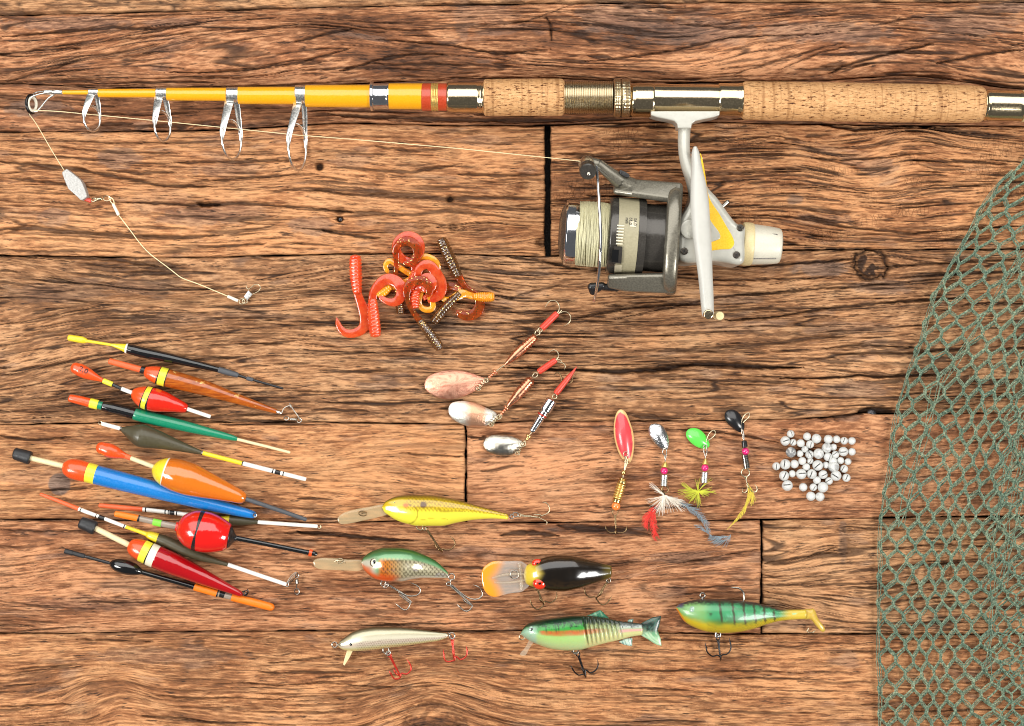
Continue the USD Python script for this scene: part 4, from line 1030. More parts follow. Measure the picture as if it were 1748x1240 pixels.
mmz = 0.001
fl('thin black float with a yellow tip and grey tape, topmost of the floats', [
    ('tip', 'float_yellow', dome_st(115, 576.2, 119, 577, .5, 5.4, 5) + [(140, 580.5, 5.9), (144, 581.5, 5.2), (149, 582.5, 3)]),
    ('stem', 'float_yellow', [(148, 582.3, 2.6), (192, 589.3, 2.3)]),
    ('collar', 'float_yellow', [(191, 589, 2.4), (204, 592, 5.0), (216, 595, 8.2)]),
    ('collar_rim', 'float_white', [(214.6, 594.7, 8.1), (216.2, 595.1, 8.5), (217.6, 595.4, 8.3)]),
    ('body', 'black_gloss', [(217, 595.2, 8.2), (226, 597.5, 9.0), (242, 601.6, 9.2), (290, 611.5, 8.2), (335, 622, 6.6), (374, 631.5, 5)]),
    ('tape', 'grey_tape', [(373, 631.2, 5), (374, 631.5, 5.4), (405, 640.5, 4.6), (407, 641, 3.6)]),
    ('stem', 'black_plastic', [(406, 640.8, 2.6), (422, 646, 2.3)]),
    ('tape', 'grey_tape', [(421, 645.7, 3), (422, 646, 3.6), (431, 648.6, 3.6), (432, 649, 3)]),
    ('stem', 'black_plastic', [(431, 648.7, 2.2), (482, 663.2, 2.0), (484, 663.8, 1)])], 4.2 * mmz, 1.6 * mmz)
t = fl('brown varnished wooden float with orange stick, yellow band and wire swivel', [
    ('stick', 'float_stick_orange', dome_st(185, 616, 188, 617, .5, 5.3, 5) + [(242, 631.6, 5.6)]),
    ('ring', 'black_plastic', [(240, 631, 5.6), (241, 631.4, 6), (246.5, 633, 6), (247.5, 633.4, 5.6)]),
    ('nose', 'float_orange', [(247, 633.5, 6), (249, 634, 8.2), (254, 636, 11), (262, 638.5, 13.8), (271, 641.2, 15.4)]),
    ('ring', 'black_plastic', [(270.6, 641, 15.4), (271.6, 641.4, 15.8), (272.6, 641.7, 15.6)]),
    ('band', 'float_lemon', band(272, 641.6, 284.5, 645.2, 15.8)),
    ('ring', 'black_plastic', [(284, 645, 15.6), (285, 645.4, 15.9), (286, 645.7, 15.6)]),
    ('body', 'float_varnish', [(285.5, 645.5, 15.7), (305, 650.6, 15.2), (351, 663, 13), (395, 678, 9.8), (431, 689.5, 7.2), (460, 699, 5), (472, 702.8, 4.0)]),
    ('tip', 'chrome_bright', [(471, 702.4, 2.6), (474, 703.6, 2.4), (476, 704.2, 3), (479, 705.4, 2.2), (481, 706, 1)])], 6.2 * mmz, 2.5 * mmz)
t.part('swivel', join(wire([(481, 705.5), (483, 700), (488, 695), (495, 693.5), (497, 696)], .9, .002, 20), wire([(494, 689), (500, 699), (508, 710), (513, 716)], .9, .002, 16), wire([(496, 691), (502, 701), (510, 712), (512, 718)], .7, .002, 16), ringm(489, 714.5, 4.2, .9, .002, .7), body([(494, 716, 1.2), (496, 716.2, 2.8), (504, 716.6, 2.8), (506, 716.8, 1.2)], .002, sides=14), ringm(510.5, 717.5, 4, .9, .002)), 'steel_wire', 50)
t = fl('short red teardrop float with yellow band and a red bulb bearing small figures', [
    ('bulb', 'float_orange', dome_st(121, 625.5, 130, 629, .5, 9.8, 7) + [(137, 632, 11), (147, 637, 10.2), (160, 643, 7.2), (170, 647.3, 4.4), (176, 649.8, 3.2)]),
    ('band', 'float_lemon', band(176, 650, 192, 656.6, 4.6, 0)),
    ('stem', 'black_plastic', [(191.5, 656.3, 3.2), (208, 664, 3.0)]),
    ('stem', 'float_white', [(207.5, 663.8, 3.5), (226, 671, 3.6)]),
    ('nose', 'float_orange', [(225, 670.8, 4.5), (227, 671.4, 8), (232, 673.2, 12.6), (240, 676, 17), (245.6, 678, 19)]),
    ('ring', 'black_plastic', [(245, 677.8, 18.8), (246, 678.2, 19.3), (247, 678.5, 19)]),
    ('band', 'float_lemon', [(246.4, 678.3, 19), (247.5, 678.7, 19.6), (254, 680.6, 20.3), (255, 681, 20)]),
    ('ring', 'black_plastic', [(254.6, 680.8, 20), (255.6, 681.2, 20.4), (256.6, 681.5, 20.1)]),
    ('body', 'float_red', [(256, 681.3, 20.1), (264, 683, 20.2), (280, 686.5, 17.8), (300, 692, 12.4), (316, 697, 8), (319.5, 698, 5.6), (320, 698.2, 2)]),
    ('stem', 'float_white', [(319, 698.2, 3.4), (358, 711.2, 3.3), (359.5, 711.7, 2.6)])], 7.4 * mmz, 7.2 * mmz)
tm = meshkit.text_mesh('2,0', 8, 1.0, bold=True)
vv = np.array([P(133 + .9 * x + .42 * y, 632.5 - 1 + .42 * x - .9 * y, 7.4 * mmz + (math.sqrt(max(11 ** 2 - (y - 1) ** 2, 0)) + .25 * z - .35) * PX) for x, y, z in np.array(tm.vertices)])
t.part('figures', (vv, np.array(tm.faces)), 'ink', False)
fl('long green float with black neck, yellow band and orange tip', [
    ('tip', 'float_orange', dome_st(117, 679, 120, 680, 2, 6.4, 4) + [(140, 684.4, 7.6), (155, 688.4, 7.8)]),
    ('band', 'float_lemon', band(153.5, 688, 167.5, 691.5, 8.2)),
    ('neck', 'float_green', [(167, 691.4, 7.4), (175.5, 693.6, 7.2)]),
    ('neck', 'black_gloss', [(174.8, 693.4, 7.6), (176, 693.7, 8.4), (205, 700.6, 9.6), (230, 707.2, 9.8)]),
    ('body', 'float_green', [(229.5, 707, 9.8), (230.5, 707.4, 10.7), (260, 714.5, 10.9), (310, 726.4, 9.6), (360, 738.6, 7.2), (398, 748, 4.8), (405, 750, 3.2)]),
    ('stick', 'float_cane', [(404, 749.8, 2.7), (455, 762.4, 2.5), (494, 772.4, 2.4), (495.5, 772.8, 1.6)])], 4.2 * mmz, 2.2 * mmz)
t = fl('dull olive double-cone float with white stem and yellow and white tail', [
    ('stem', 'float_white', [(173.5, 723.4, 2.6), (174.5, 723.7, 3.5), (205, 731.8, 3.5)]),
    ('ring', 'steel_dark', [(204.5, 731.7, 3), (205.5, 732, 3.8), (207.5, 732.6, 3.6)]),
    ('body', 'float_olive', [(207, 732.5, 3.4), (220, 737, 10.5), (236, 742.6, 18.6), (241, 744, 19.8), (247, 745.6, 19.4), (270, 751, 15.6), (300, 760, 10.2), (330, 769, 5.6), (344.5, 773.2, 3.6)]),
    ('ring', 'steel_dark', [(344, 773, 3.6), (345, 773.3, 4), (346.5, 773.7, 3.6)]),
    ('tail', 'float_yellow', [(346, 773.5, 3.7), (413.5, 791.2, 3.9)]),
    ('ring', 'black_plastic', [(413, 791, 3.9), (414, 791.3, 4.1), (415, 791.6, 3.9)]),
    ('tail', 'float_white', [(414.8, 791.5, 3.8), (521.5, 818.4, 3.5), (522.5, 818.7, 2.6)]),
    ('ring', 'black_plastic', [(464.6, 804.1, 3.7), (465.1, 804.3, 3.95), (466.6, 804.7, 3.95), (467, 804.8, 3.7)]),
    ('ring', 'black_plastic', [(469.4, 805.4, 3.7), (469.8, 805.5, 3.95), (478.4, 807.6, 3.95), (478.8, 807.7, 3.7)]),
    ('ring', 'black_plastic', [(482.6, 808.7, 3.6), (483, 808.8, 3.9), (484.4, 809.2, 3.9), (484.8, 809.3, 3.6)])], 7.6 * mmz, 7.4 * mmz)
t.part('eyelet', ringm(171, 722, 2.8, .8, 7.6 * mmz), 'gold_wire', 50)
fl('big orange pear-shaped float with yellow nose and black tail stick', [
    ('bulb', 'float_orange', dome_st(164, 762.5, 175, 765.4, .5, 10.6, 7) + [(186, 769, 12.2), (198, 773.2, 10.4), (208, 776.6, 6.6), (214, 778.6, 5)]),
    ('neck', 'float_stick_orange', [(212, 778, 5), (223, 782, 4.6)]),
    ('stick', 'float_cane', [(222, 781.8, 3.8), (263, 797.4, 3.9)]),
    ('nose', 'float_yellow', [(261, 798.4, 4.6), (263, 799.2, 9), (267, 800.6, 15), (274, 803, 20.6), (282, 805.4, 24.4)]),
    ('ring', 'float_cream', [(281.4, 805.2, 24.2), (282.4, 805.5, 24.9), (283.6, 805.9, 24.9)]),
    ('body', 'float_amber', [(283, 805.7, 24.7), (290, 808, 26.6), (303, 812, 28.4), (320, 817.4, 28.6), (345, 826, 24.6), (375, 836, 18.6), (400, 844.8, 13.6), (412, 849.4, 11), (417, 851.4, 8.4), (419.5, 852.4, 4), (420, 852.6, 1)]),
    ('tail', 'grey_tape', [(417, 851, 3.7), (440, 858.6, 3.8), (522, 887, 3.6), (523.5, 887.5, 2.6)])], 12.6 * mmz, 12.2 * mmz)
t = fl('long blue float with orange nose, yellow band and black rubber cap', [
    ('cap', 'black_rubber', dome_st(22.5, 774, 27, 775, 5, 10.3, 5) + [(40, 778.8, 11.2), (50, 781.8, 11.6), (52, 782.4, 10.6)]),
    ('stick', 'float_cane', [(51, 782, 4.6), (109, 796, 4.7)]),
    ('nose', 'float_orange', [(107, 796.8, 5), (109, 797.2, 9), (113, 798.2, 13), (122, 800.2, 16.8), (135, 803, 17.9), (148.5, 806.6, 17.2)]),
    ('band', 'float_lemon', band(148, 806.4, 164, 810.6, 16.9)),
    ('body', 'float_blue', [(163.2, 810.4, 16.4), (164.4, 810.8, 16.7), (200, 820, 16.4), (250, 832.8, 15.2), (320, 850.6, 13.4), (380, 866, 10.8), (415, 874.6, 8.6), (430, 878.4, 6.8), (436, 880, 4.6), (438, 880.5, 1)])], 6.6 * mmz, 6.0 * mmz)
t.part('eyelet', ringm(435.5, 880, 3, 1.0, 9.4 * mmz), 'steel_wire', 50)
t = fl('slim white antenna float with orange tip passing under the red round float', [
    ('tip', 'float_stick_orange', dome_st(168, 862.6, 171, 863, .5, 3.8, 4) + [(243.5, 869.8, 4.2)]),
    ('antenna', 'float_white', [(243, 869.8, 3.7), (300, 876.3, 3.6), (376, 886.4, 3.6)])] +
    [('ring', 'black_plastic', [(a, 869.8 + (a - 243) * .115, 3.6), (a + .4, 869.8 + (a - 243) * .115, 3.95), (b - .4, 869.8 + (b - 243) * .115, 3.95), (b, 869.8 + (b - 243) * .115, 3.6)]) for a, b in ((248, 250), (281.3, 283.3), (287, 288.6), (289.6, 298), (301, 302.8))] +
    [('cone', 'float_yellow', [(375, 886.2, 3.8), (382, 887, 5.6), (392, 888.2, 8.6)]),
     ('body', 'float_olive', [(391.4, 888, 8.4), (410, 889.3, 8.2), (428, 890.6, 5.4), (440.5, 891.4, 3.4)]),
     ('stem', 'float_white', [(439.6, 891.4, 3.4), (541, 898.6, 3.4), (542.4, 898.7, 2.4)])], 2.4 * mmz, 3.2 * mmz)
t.part('eyelet', ringm(545, 899.2, 3, .9, 3.2 * mmz), 'gold_wire', 50)
t = fl('slim olive antenna float with orange tip, white tail and snap swivel', [
    ('tip', 'float_stick_orange', dome_st(67.8, 843.3, 70, 844.2, .5, 2.6, 4) + [(100, 855.4, 3.4), (134, 869, 3.8)]),
    ('antenna', 'float_white', [(133.5, 868.8, 3.4), (215, 899.6, 3.2)])] +
    [('ring', 'black_plastic', [(a, 868.8 + (a - 133.5) * .378, 3.3), (a + .4, 869 + (a - 133.5) * .378, 3.7), (b - .4, 868.7 + (b - 133.5) * .378, 3.7), (b, 868.8 + (b - 133.5) * .378, 3.3)]) for a, b in ((137, 138.8), (163.6, 165), (168.6, 178.6), (211.5, 213.3))] +
    [('cone', 'float_yellow', [(214.4, 899.4, 3.2), (235, 906.6, 3.4), (249, 911.4, 4.0), (254, 913.4, 6.6), (269.5, 919, 8.4)]),
     ('body', 'float_olive', [(269, 918.8, 8.2), (280, 923, 9.2), (314, 939, 9.8), (345, 951, 7.6), (372, 959.4, 4.6), (390, 964.4, 3.3)]),
     ('stem', 'float_white', [(389.4, 964.2, 3.6), (487.6, 997.6, 3.5), (489, 998, 2.6)])], 3.6 * mmz, 3.4 * mmz)
t.part('snap_swivel', join(ringm(489.5, 998, 3.6, .9, .003), wire([(489, 997), (494, 988), (502, 979), (507, 977.5), (508, 981), (502, 988), (495, 996)], .8, .003, 30), wire([(491, 996), (499, 986), (505, 979)], .7, .0032, 8), ringm(507.5, 983, 3, .8, .003, ang=1), body([(506.5, 988, 1.2), (506.8, 990, 3), (507, 996, 3.2), (507, 998, 1.2)], .003, sides=14), wire([(507, 998), (506, 1003), (508, 1006)], .9, .003), ringm(507, 1010, 4, .9, .003, 1.2)), 'steel_dark', 50)
fl('shiny red egg-shaped float with a black line round it and black tail', [
    ('tip', 'float_tangerine', dome_st(195, 876.6, 198, 877.4, 1, 5.2, 4) + [(236, 885, 5.7)]),
    ('ring', 'black_plastic', [(235.4, 885, 5.7), (236, 885.2, 5.95), (238.5, 885.7, 5.8)]),
    ('antenna', 'float_smoke', [(238, 885.6, 5.0), (262, 891, 5.0)]),
    ('ring', 'float_neon_green', [(261, 891, 5), (261.6, 891.1, 6), (275, 894, 6), (275.6, 894.1, 5)]),
    ('antenna', 'float_smoke', [(275, 894, 5.2), (303, 899.4, 5.6)]),
    ('collar', 'float_red', [(299.5, 898.8, 5), (300.5, 899, 8), (305, 899.8, 8.4)]),
    ('nose', 'float_red', [(303, 899.4, 6), (304, 899.7, 12), (308, 900.6, 19.6), (314, 901.8, 25.4), (322, 903.4, 30.4), (331, 905, 33.6), (338.4, 906.4, 34.8)]),
    ('ring', 'black_plastic', [(337.6, 906.2, 34.7), (338.2, 906.4, 35.1), (340, 906.7, 35.2), (340.6, 906.9, 34.9)]),
    ('body', 'float_scarlet', [(340, 906.8, 34.9), (350, 908.8, 35.0), (362, 911.2, 33.4), (376, 914, 29.2), (388, 916.3, 23.6), (391, 917, 20.8), (391.6, 917.1, 18)]),
    ('cone', 'black_plastic', [(390.6, 917, 17.6), (392, 917.3, 18.6), (396, 918, 14), (401, 918.9, 6.4), (404, 919.5, 4.4)]),
    ('tail', 'black_gloss', [(402, 918.6, 4.4), (450, 928, 4.3), (530, 944.2, 4.3), (538, 945.6, 4.2), (541.6, 946.2, 2.6), (542.2, 946.4, .8)]),
    ('ring', 'float_orange', [(527.6, 943.6, 4.4), (528, 943.7, 6.2), (532.6, 944.6, 6.2), (533, 944.7, 4.4)])], 14.6 * mmz, 12.0 * mmz)
t = fl('dark red cone float with white, yellow and orange top and black rubber cap', [
    ('cap', 'black_rubber', dome_st(135.5, 891, 140, 893, 5, 10.4, 5) + [(150, 896.6, 11.4), (161, 901.6, 11.8), (163, 902.4, 10.6)]),
    ('stick', 'float_cane', [(162, 901.8, 4.9), (221, 931, 5.0)]),
    ('nose', 'float_orange', [(219.6, 930, 6), (221.4, 930.8, 10), (226, 932.8, 14), (234, 936.4, 17), (243, 940.2, 18.6)]),
    ('band', 'float_lemon', band(242.4, 940, 254, 945.4, 18.9)),
    ('ring', 'black_plastic', [(253.6, 945.2, 19), (254.4, 945.6, 19.6), (255.6, 946.2, 19.4)]),
    ('band', 'float_cream', band(255.2, 946, 267, 951, 19.6)),
    ('body', 'float_crimson', [(266.2, 950.6, 19.4), (267.4, 951.2, 19.8), (285, 958.6, 19.6), (320, 973.6, 16.6), (360, 991.4, 11.8), (395, 1007, 7), (411, 1014.4, 4.6), (414, 1015.8, 1)])], 7.8 * mmz, 6.4 * mmz)
t.part('swivel', join(ringm(416, 1013, 4, .9, .006, .8), wire([(414, 1016), (419, 1008), (423, 1010), (418, 1017), (415, 1014)], .8, .0062, 20), wire([(420, 1018), (424, 1009), (422, 1006)], .8, .006, 10)), 'black_hook', 50)
fl('thin black float with an oval bulb and orange end, lowest of the floats', [
    ('cap', 'black_rubber', [(110.2, 940.6, 3), (110.8, 940.8, 4.6), (124, 944.4, 4.7), (125, 944.6, 4.1), (144, 949.6, 4.2), (145.4, 950, 3)]),
    ('stem', 'black_plastic', [(144, 949.6, 2.6), (150, 951.4, 3), (189, 962, 2.8)]),
    ('bulb', 'black_gloss', [(188, 961.8, 3.5), (191, 962.6, 7), (200, 964.8, 11.2), (213, 968.2, 12.8), (227, 972, 11), (236, 975, 7.6), (241, 976.6, 5), (244, 977.4, 3.8)]),
    ('stem', 'black_gloss', [(240, 976.4, 4.2), (290, 990.4, 4.4), (332, 1002.4, 4.6)]),
    ('tip', 'float_tangerine', [(331.4, 1002.2, 4.6), (332, 1002.4, 6.2), (371, 1013.4, 6.2)]),
    ('ring', 'black_plastic', [(370, 1013, 6), (371, 1013.4, 6.3), (372.4, 1013.8, 5.6)]),
    ('stem', 'float_smoke', [(372, 1013.7, 5.0), (396, 1019.6, 5.0)]),
    ('ring', 'black_plastic', [(375, 1014.4, 5), (375.5, 1014.5, 5.4), (383, 1016.4, 5.4), (383.5, 1016.6, 5)]),
    ('tip', 'float_tangerine', [(395.4, 1019.4, 5.4), (396, 1019.6, 6.6), (440, 1030.6, 6.9), (462, 1036.4, 6.6)] + [(465, 1037.2, 5.6), (467.6, 1037.8, 3.4), (468.4, 1038, .6)])], 4.9 * mmz, 2.8 * mmz)

# ------------------------------------------------------------------ soft lures
def soft_mat(name, ca, cb, glitter=0.0, trans=0.0, rough=0.25):
    nodes = {"g": ("geometry", {}), "n": ("noise_texture", {"scale": 260.0, "detail": 2.0}), "r": ("rgb_ramp", {"ramp": [(.3, ca), (.7, cb)]}),
             "v": ("voronoi_texture", {"scale": 1150.0}), "k": ("separate_color", {}), "kr": ("math", {"math_type": "greater_than", "value2": 1.0 - glitter}),
             "d": ("math", {"math_type": "less_than", "value2": 0.42}), "kd": ("math", {"math_type": "multiply"}),
             "x": ("mix_color", {"blend_type": "mix", "b": lin(214, 176, 104)}),
             "p": ("principled_bsdf", {"roughness": rough, "coat_weight": .9, "coat_roughness": .08, "subsurface_weight": 0.0 if glitter else .35, "subsurface_scale": .002, "subsurface_radius": (1.0, .35, .15)})}
    links = [("g.position", "n.vector"), ("n.fac", "r.fac"), ("r.color", "x.a"), ("x.result", "p.base_color"), ("g.position", "v.vector"), ("v.color", "k.color"), ("k.r", "kr.value1"), ("kr.value", "kd.value1"), ("v.distance", "d.value1"), ("d.value", "kd.value2"), ("kd.value", "x.fac"), ("kd.value", "p.metallic")]
    surf = "p.BSDF"
    if trans:
        nodes["t"] = ("transparent_bsdf", {"color": tuple(np.minimum(np.array(cb) * 1.8 + .12, 1))}); nodes["mx"] = ("mix_closure", {"fac": trans})
        nodes["inv"] = ("math", {"math_type": "multiply_add", "value2": -trans, "value3": trans})
        links += [("p.BSDF", "mx.closure1"), ("t.BSDF", "mx.closure2"), ("kd.value", "inv.value1"), ("inv.value", "mx.fac")]
        surf = "mx.closure"
    MATS[name] = usdkit.material(stage, '/World/Looks/' + name, nodes, links, surface=surf)


soft_mat('soft_red', lin(206, 58, 22), lin(226, 86, 42))
soft_mat('soft_red_tail', lin(214, 58, 20), lin(234, 92, 46), trans=.28, rough=.18)
soft_mat('soft_orange', lin(226, 124, 12), lin(240, 156, 30))
soft_mat('soft_brown', lin(58, 34, 14), lin(92, 56, 24), glitter=.42)
soft_mat('soft_brown_tail', lin(128, 62, 22), lin(178, 100, 44), glitter=.2, trans=.68, rough=.12)


def grub(label, head, r, z, tail, tw, tz, look, rings=9, group='soft curly tail lures in a heap', name='soft_lure', thick=2.2):
    """A ribbed body along head (px, from nose to tail root) and a flat curling tail along tail, tw wide."""
    q = spl(head, 90) if len(head) > 2 else np.array(head[0]) + (np.array(head[1], float) - head[0]) * np.linspace(0, 1, 90)[:, None]
    s = np.linspace(0, 1, 90)
    rib = np.abs(np.sin(np.pi * rings * s)) ** .6
    rr = r * (0.90 + .16 * rib) * np.interp(s, [0, .012, .05, .16, .6, .9, 1], [.15, .55, .86, 1, 1, .8, .62])
    zs = z if np.ndim(z) else (z, z)
    p = np.array([P(x, y, zs[0] + (zs[1] - zs[0]) * k) for (x, y), k in zip(q, s)])
    t = Thing(name, label, 'soft lure', P(q[45][0], q[45][1], 0), group)
    v, f = tube(p, rr * PX, 20)
    # bumps round each ring
    n = 20; vv = v[:90 * n].reshape(90, n, 3); bump = 1 + .07 * rib[:, None] * np.cos(np.arange(n) * 2 * np.pi * 5 / n)[None, :]
    vv = p[:, None] + (vv - p[:, None]) * bump[..., None]
    v = np.vstack([vv.reshape(-1, 3), v[90 * n:]])
    t.part('ribbed_body', (v, f), look, 60)
    if tail:
        m = 64
        tp = spl(tail, m); k = np.linspace(0, 1, m); z3 = np.interp(k, np.linspace(0, 1, len(tz)), tz)
        w = np.interp(k, np.linspace(0, 1, len(tw)), tw) / 2 * 1.18 * np.sqrt(np.clip((1 - k) * 14, .02, 1))
        tt = np.array([P(x, y, h) for (x, y), h in zip(tp, z3)])
        t.part('curly_tail', tube(tt, w * PX, 14, r2=np.minimum(thick, w) * PX * np.interp(k, [0, .3, 1], [1, .8, .6])), look + '_tail' if look + '_tail' in MATS else look, 60)
    return t


def loop(cx, cy, r, a0, a1, n=9, squash=1.0):
    return [(cx + r * math.cos(math.radians(a)), cy + r * squash * math.sin(math.radians(a))) for a in np.linspace(a0, a1, n)]


h = .001
grub('dark brown glitter soft lure, its blunt end showing below the left red ring', [(683.6, 537), (682.5, 522), (680, 500)], 7.2, 3.2 * h, [(680, 500), (677, 484), (675, 468), (677, 452)] + loop(694, 431, 19, 160, 470, 12), [9, 7, 8, 11, 14, 14, 13, 11], [3 * h, 5 * h, 9 * h, 12 * h, 12.4 * h, 12 * h, 11.6 * h], 'soft_brown')
grub('orange soft lure under the red ring tail at the top left of the heap', [(716, 462), (704, 470)], 5.5, 4 * h, [(704, 470), (690, 462), (676, 452), (664, 446), (658, 455), (664, 467)], [9, 8, 8, 8, 6], [4 * h, 5 * h, 5 * h, 4 * h], 'soft_orange', 5)
grub('red soft lure with its tail ring at the top of the heap', [(700, 500), (704, 480), (708, 462)], 7.5, 6 * h, [(708, 462), (704, 450), (690, 444)] + loop(697, 424, 20.5, 120, 430, 13), [11, 12, 13, 14, 15, 15, 13, 10], [6 * h, 8 * h, 9.4 * h, 9.8 * h, 9.8 * h], 'soft_red')
grub('orange soft lure whose body lies inside the red ring at the left of the heap', [(644.5, 507), (656, 498), (667, 489)], 7.6, 4 * h, [(667, 489), (678, 488), (690, 482), (700, 476), (704, 470), (698, 465)], [10, 9, 8, 7, 5], [4 * h, 4 * h, 6 * h, 7 * h], 'soft_orange', 6)
grub('bright red ribbed soft lure with its tail ring lying left of the heap', [(642, 576.5), (638.5, 545), (636, 510)], 10.2, 4.6 * h, [(636, 512), (638, 500), (646, 487), (659, 477.5), (673, 479), (684, 490), (684.5, 505), (675, 515.5), (662, 515), (650, 508), (646, 503)], [12, 13, 15, 17, 17, 16, 13, 9, 6], [4.6 * h, 5.6 * h, 7 * h, 8 * h, 8 * h, 7 * h, 6 * h], 'soft_red', 11)
grub('red ribbed soft lure at the far left, its tail curling down like a hook', [(606.5, 435), (607, 468), (610, 502)], 10.2, 4.6 * h, [(610, 500), (614, 512), (621, 530), (624, 546), (620, 560), (608, 568), (593, 569.5), (581, 561), (574.5, 542)], [12, 13, 16, 17, 15, 13, 12, 9, 6], [4.4 * h, 3.6 * h, 2.8 * h, 2.4 * h, 2.2 * h], 'soft_red', 11)
grub('yellowish orange soft lure tail arching over the right top of the heap', [(741, 512), (736, 495), (733, 480)], 6, 4 * h, [(733, 480), (744, 466), (746, 452), (735, 441), (720, 439), (712, 447)], [9, 10, 10, 10, 9, 6], [4 * h, 6 * h, 8 * h, 8.6 * h, 8 * h], 'soft_orange', 6)
grub('brown glitter soft lure pointing down below the heap, tail ring within it', [(753, 597), (737, 574), (716, 547)], 8.6, (4.0 * h, 6 * h), [(716, 547), (706, 534), (697, 516), (694, 500), (700, 485), (714, 479), (728, 484), (733, 497), (726, 508)], [10, 8, 8, 12, 14, 14, 12, 9], [6 * h, 9 * h, 11 * h, 12 * h, 12 * h, 11 * h], 'soft_brown', 12)
grub('glossy red soft lure in the middle of the heap with ribs facing up', [(709, 527), (708, 512), (712, 496)], 8.4, (6 * h, 8 * h), [(712, 496), (720, 490), (732, 494), (738, 484), (730, 473), (721, 478), (724, 488)], [12, 12, 13, 13, 11, 8], [8 * h, 10 * h, 10.6 * h, 10 * h, 9 * h], 'soft_red', 6)
grub('red soft lure tail sweeping round the right side of the heap', [(724, 504), (728, 512)], 6, 4 * h, [(730, 512), (742, 508), (751, 500), (752, 484), (744, 466), (731, 452), (718, 456), (713, 470), (711, 482)], [11, 15, 17, 18, 16, 14, 13, 11, 8], [5 * h, 6.5 * h, 8 * h, 10 * h, 10.4 * h, 10 * h, 9 * h], 'soft_red', 4)
grub('orange soft lure ring peeping out at the bottom of the heap', [(722, 492), (721, 500)], 5.5, 7 * h, [(720, 500), (716, 510), (717, 522), (727, 529), (738, 526), (737, 514), (728, 504)], [6, 8, 8, 9, 9, 8, 6], [7 * h, 5 * h, 5 * h, 6 * h], 'soft_orange', 4)
grub('brown glitter soft lure slanting at upper right of the heap, tail curled below', [(752, 406), (767, 440), (783, 473)], 9.6, 4.2 * h, [(782, 471), (790, 484), (798, 493), (810, 502), (819, 515), (815, 531), (802, 539), (788, 538), (779, 530)], [13, 9, 8, 11, 14, 16, 15, 12, 8], [4.2 * h, 4 * h, 3 * h, 2.4 * h, 2.2 * h], 'soft_brown', 14)
grub('brown glitter soft lure slanting at lower right of the heap beside the orange one', [(738.5, 552.5), (760, 526), (785, 500)], 8.2, (4.0 * h, 6.4 * h), [(785, 500), (779, 492), (768, 489), (759, 496), (756, 506)], [11, 10, 12, 11, 8], [6 * h, 5 * h, 4 * h, 3 * h], 'soft_brown', 14)
grub('plain orange soft lure sticking out at the right of the heap', [(844.5, 506.5), (828, 507), (808, 506)], 8.0, 4 * h, [(808, 506), (800, 504), (790, 502), (780, 506), (766, 512), (757, 510), (753, 500)], [10, 10, 14, 12, 9, 8, 6], [4 * h, 6 * h, 7.5 * h, 5 * h, 4 * h], 'soft_orange', 11)

# ------------------------------------------------------------------ spinners
paint_mat('spoon_copper', rough=0.32, metal=0.85, var=0.12, vscale=500, bump=0.00025, bscale=1500)
paint_mat('spoon_silver', rough=0.22, metal=1.0, var=0.12, vscale=500, bump=0.0002, bscale=1500)
paint_mat('spoon_lacquer', rough=0.3, coat=0.4, var=0.1)
mat('mirror_silver', lin(228, 228, 230), 0.08, metal=1.0)
mat('magenta_bead', lin(214, 34, 112), 0.15, coat=.8)
mat('orange_bead', lin(232, 130, 60), 0.2, coat=.8)
mat('feather_white', lin(236, 228, 214), 0.7, var=.06)
mat('feather_red', lin(222, 64, 54), 0.7)
mat('feather_blue', lin(136, 150, 158), 0.7, var=.3)
mat('feather_chartreuse', lin(204, 206, 70), 0.7)
mat('feather_yellow', lin(222, 202, 84), 0.7)
Z1 = lambda x, y, sx=1368 / 320, ox=700, oy=500: (ox + x / sx, oy + y / sx)
Z2 = lambda x, y: (1020 + x / 4.77, 680 + y / 4.77)
zz = lambda fn, pts: [fn(*p) for p in pts]
GS = 'spinner lures with metal blades'


def patina(base, spot, seed, amt=.6, sc=7.0):
    def f(x, y):
        n = float(fb(np.array([x / sc]), np.array([y / sc]), seed, 3)[0])
        k = min(max((n - .5) / .2, 0), 1) * amt
        return np.array(base) * (1 - k) + np.array(spot) * k
    return f


def coil(a, b, r, turns=5, w=.8, z=.004):
    k = np.linspace(0, 1, turns * 10); an = k * turns * 2 * np.pi
    d = np.array(b, float) - a; L = np.linalg.norm(d); d /= L; nn = np.array([-d[1], d[0]])
    p = np.array([P(a[0] + d[0] * L * q + nn[0] * r * math.cos(g), a[1] + d[1] * L * q + nn[1] * r * math.cos(g), z + r * PX * math.sin(g)) for q, g in zip(k, an)])
    return tube(p, w * PX, 6)


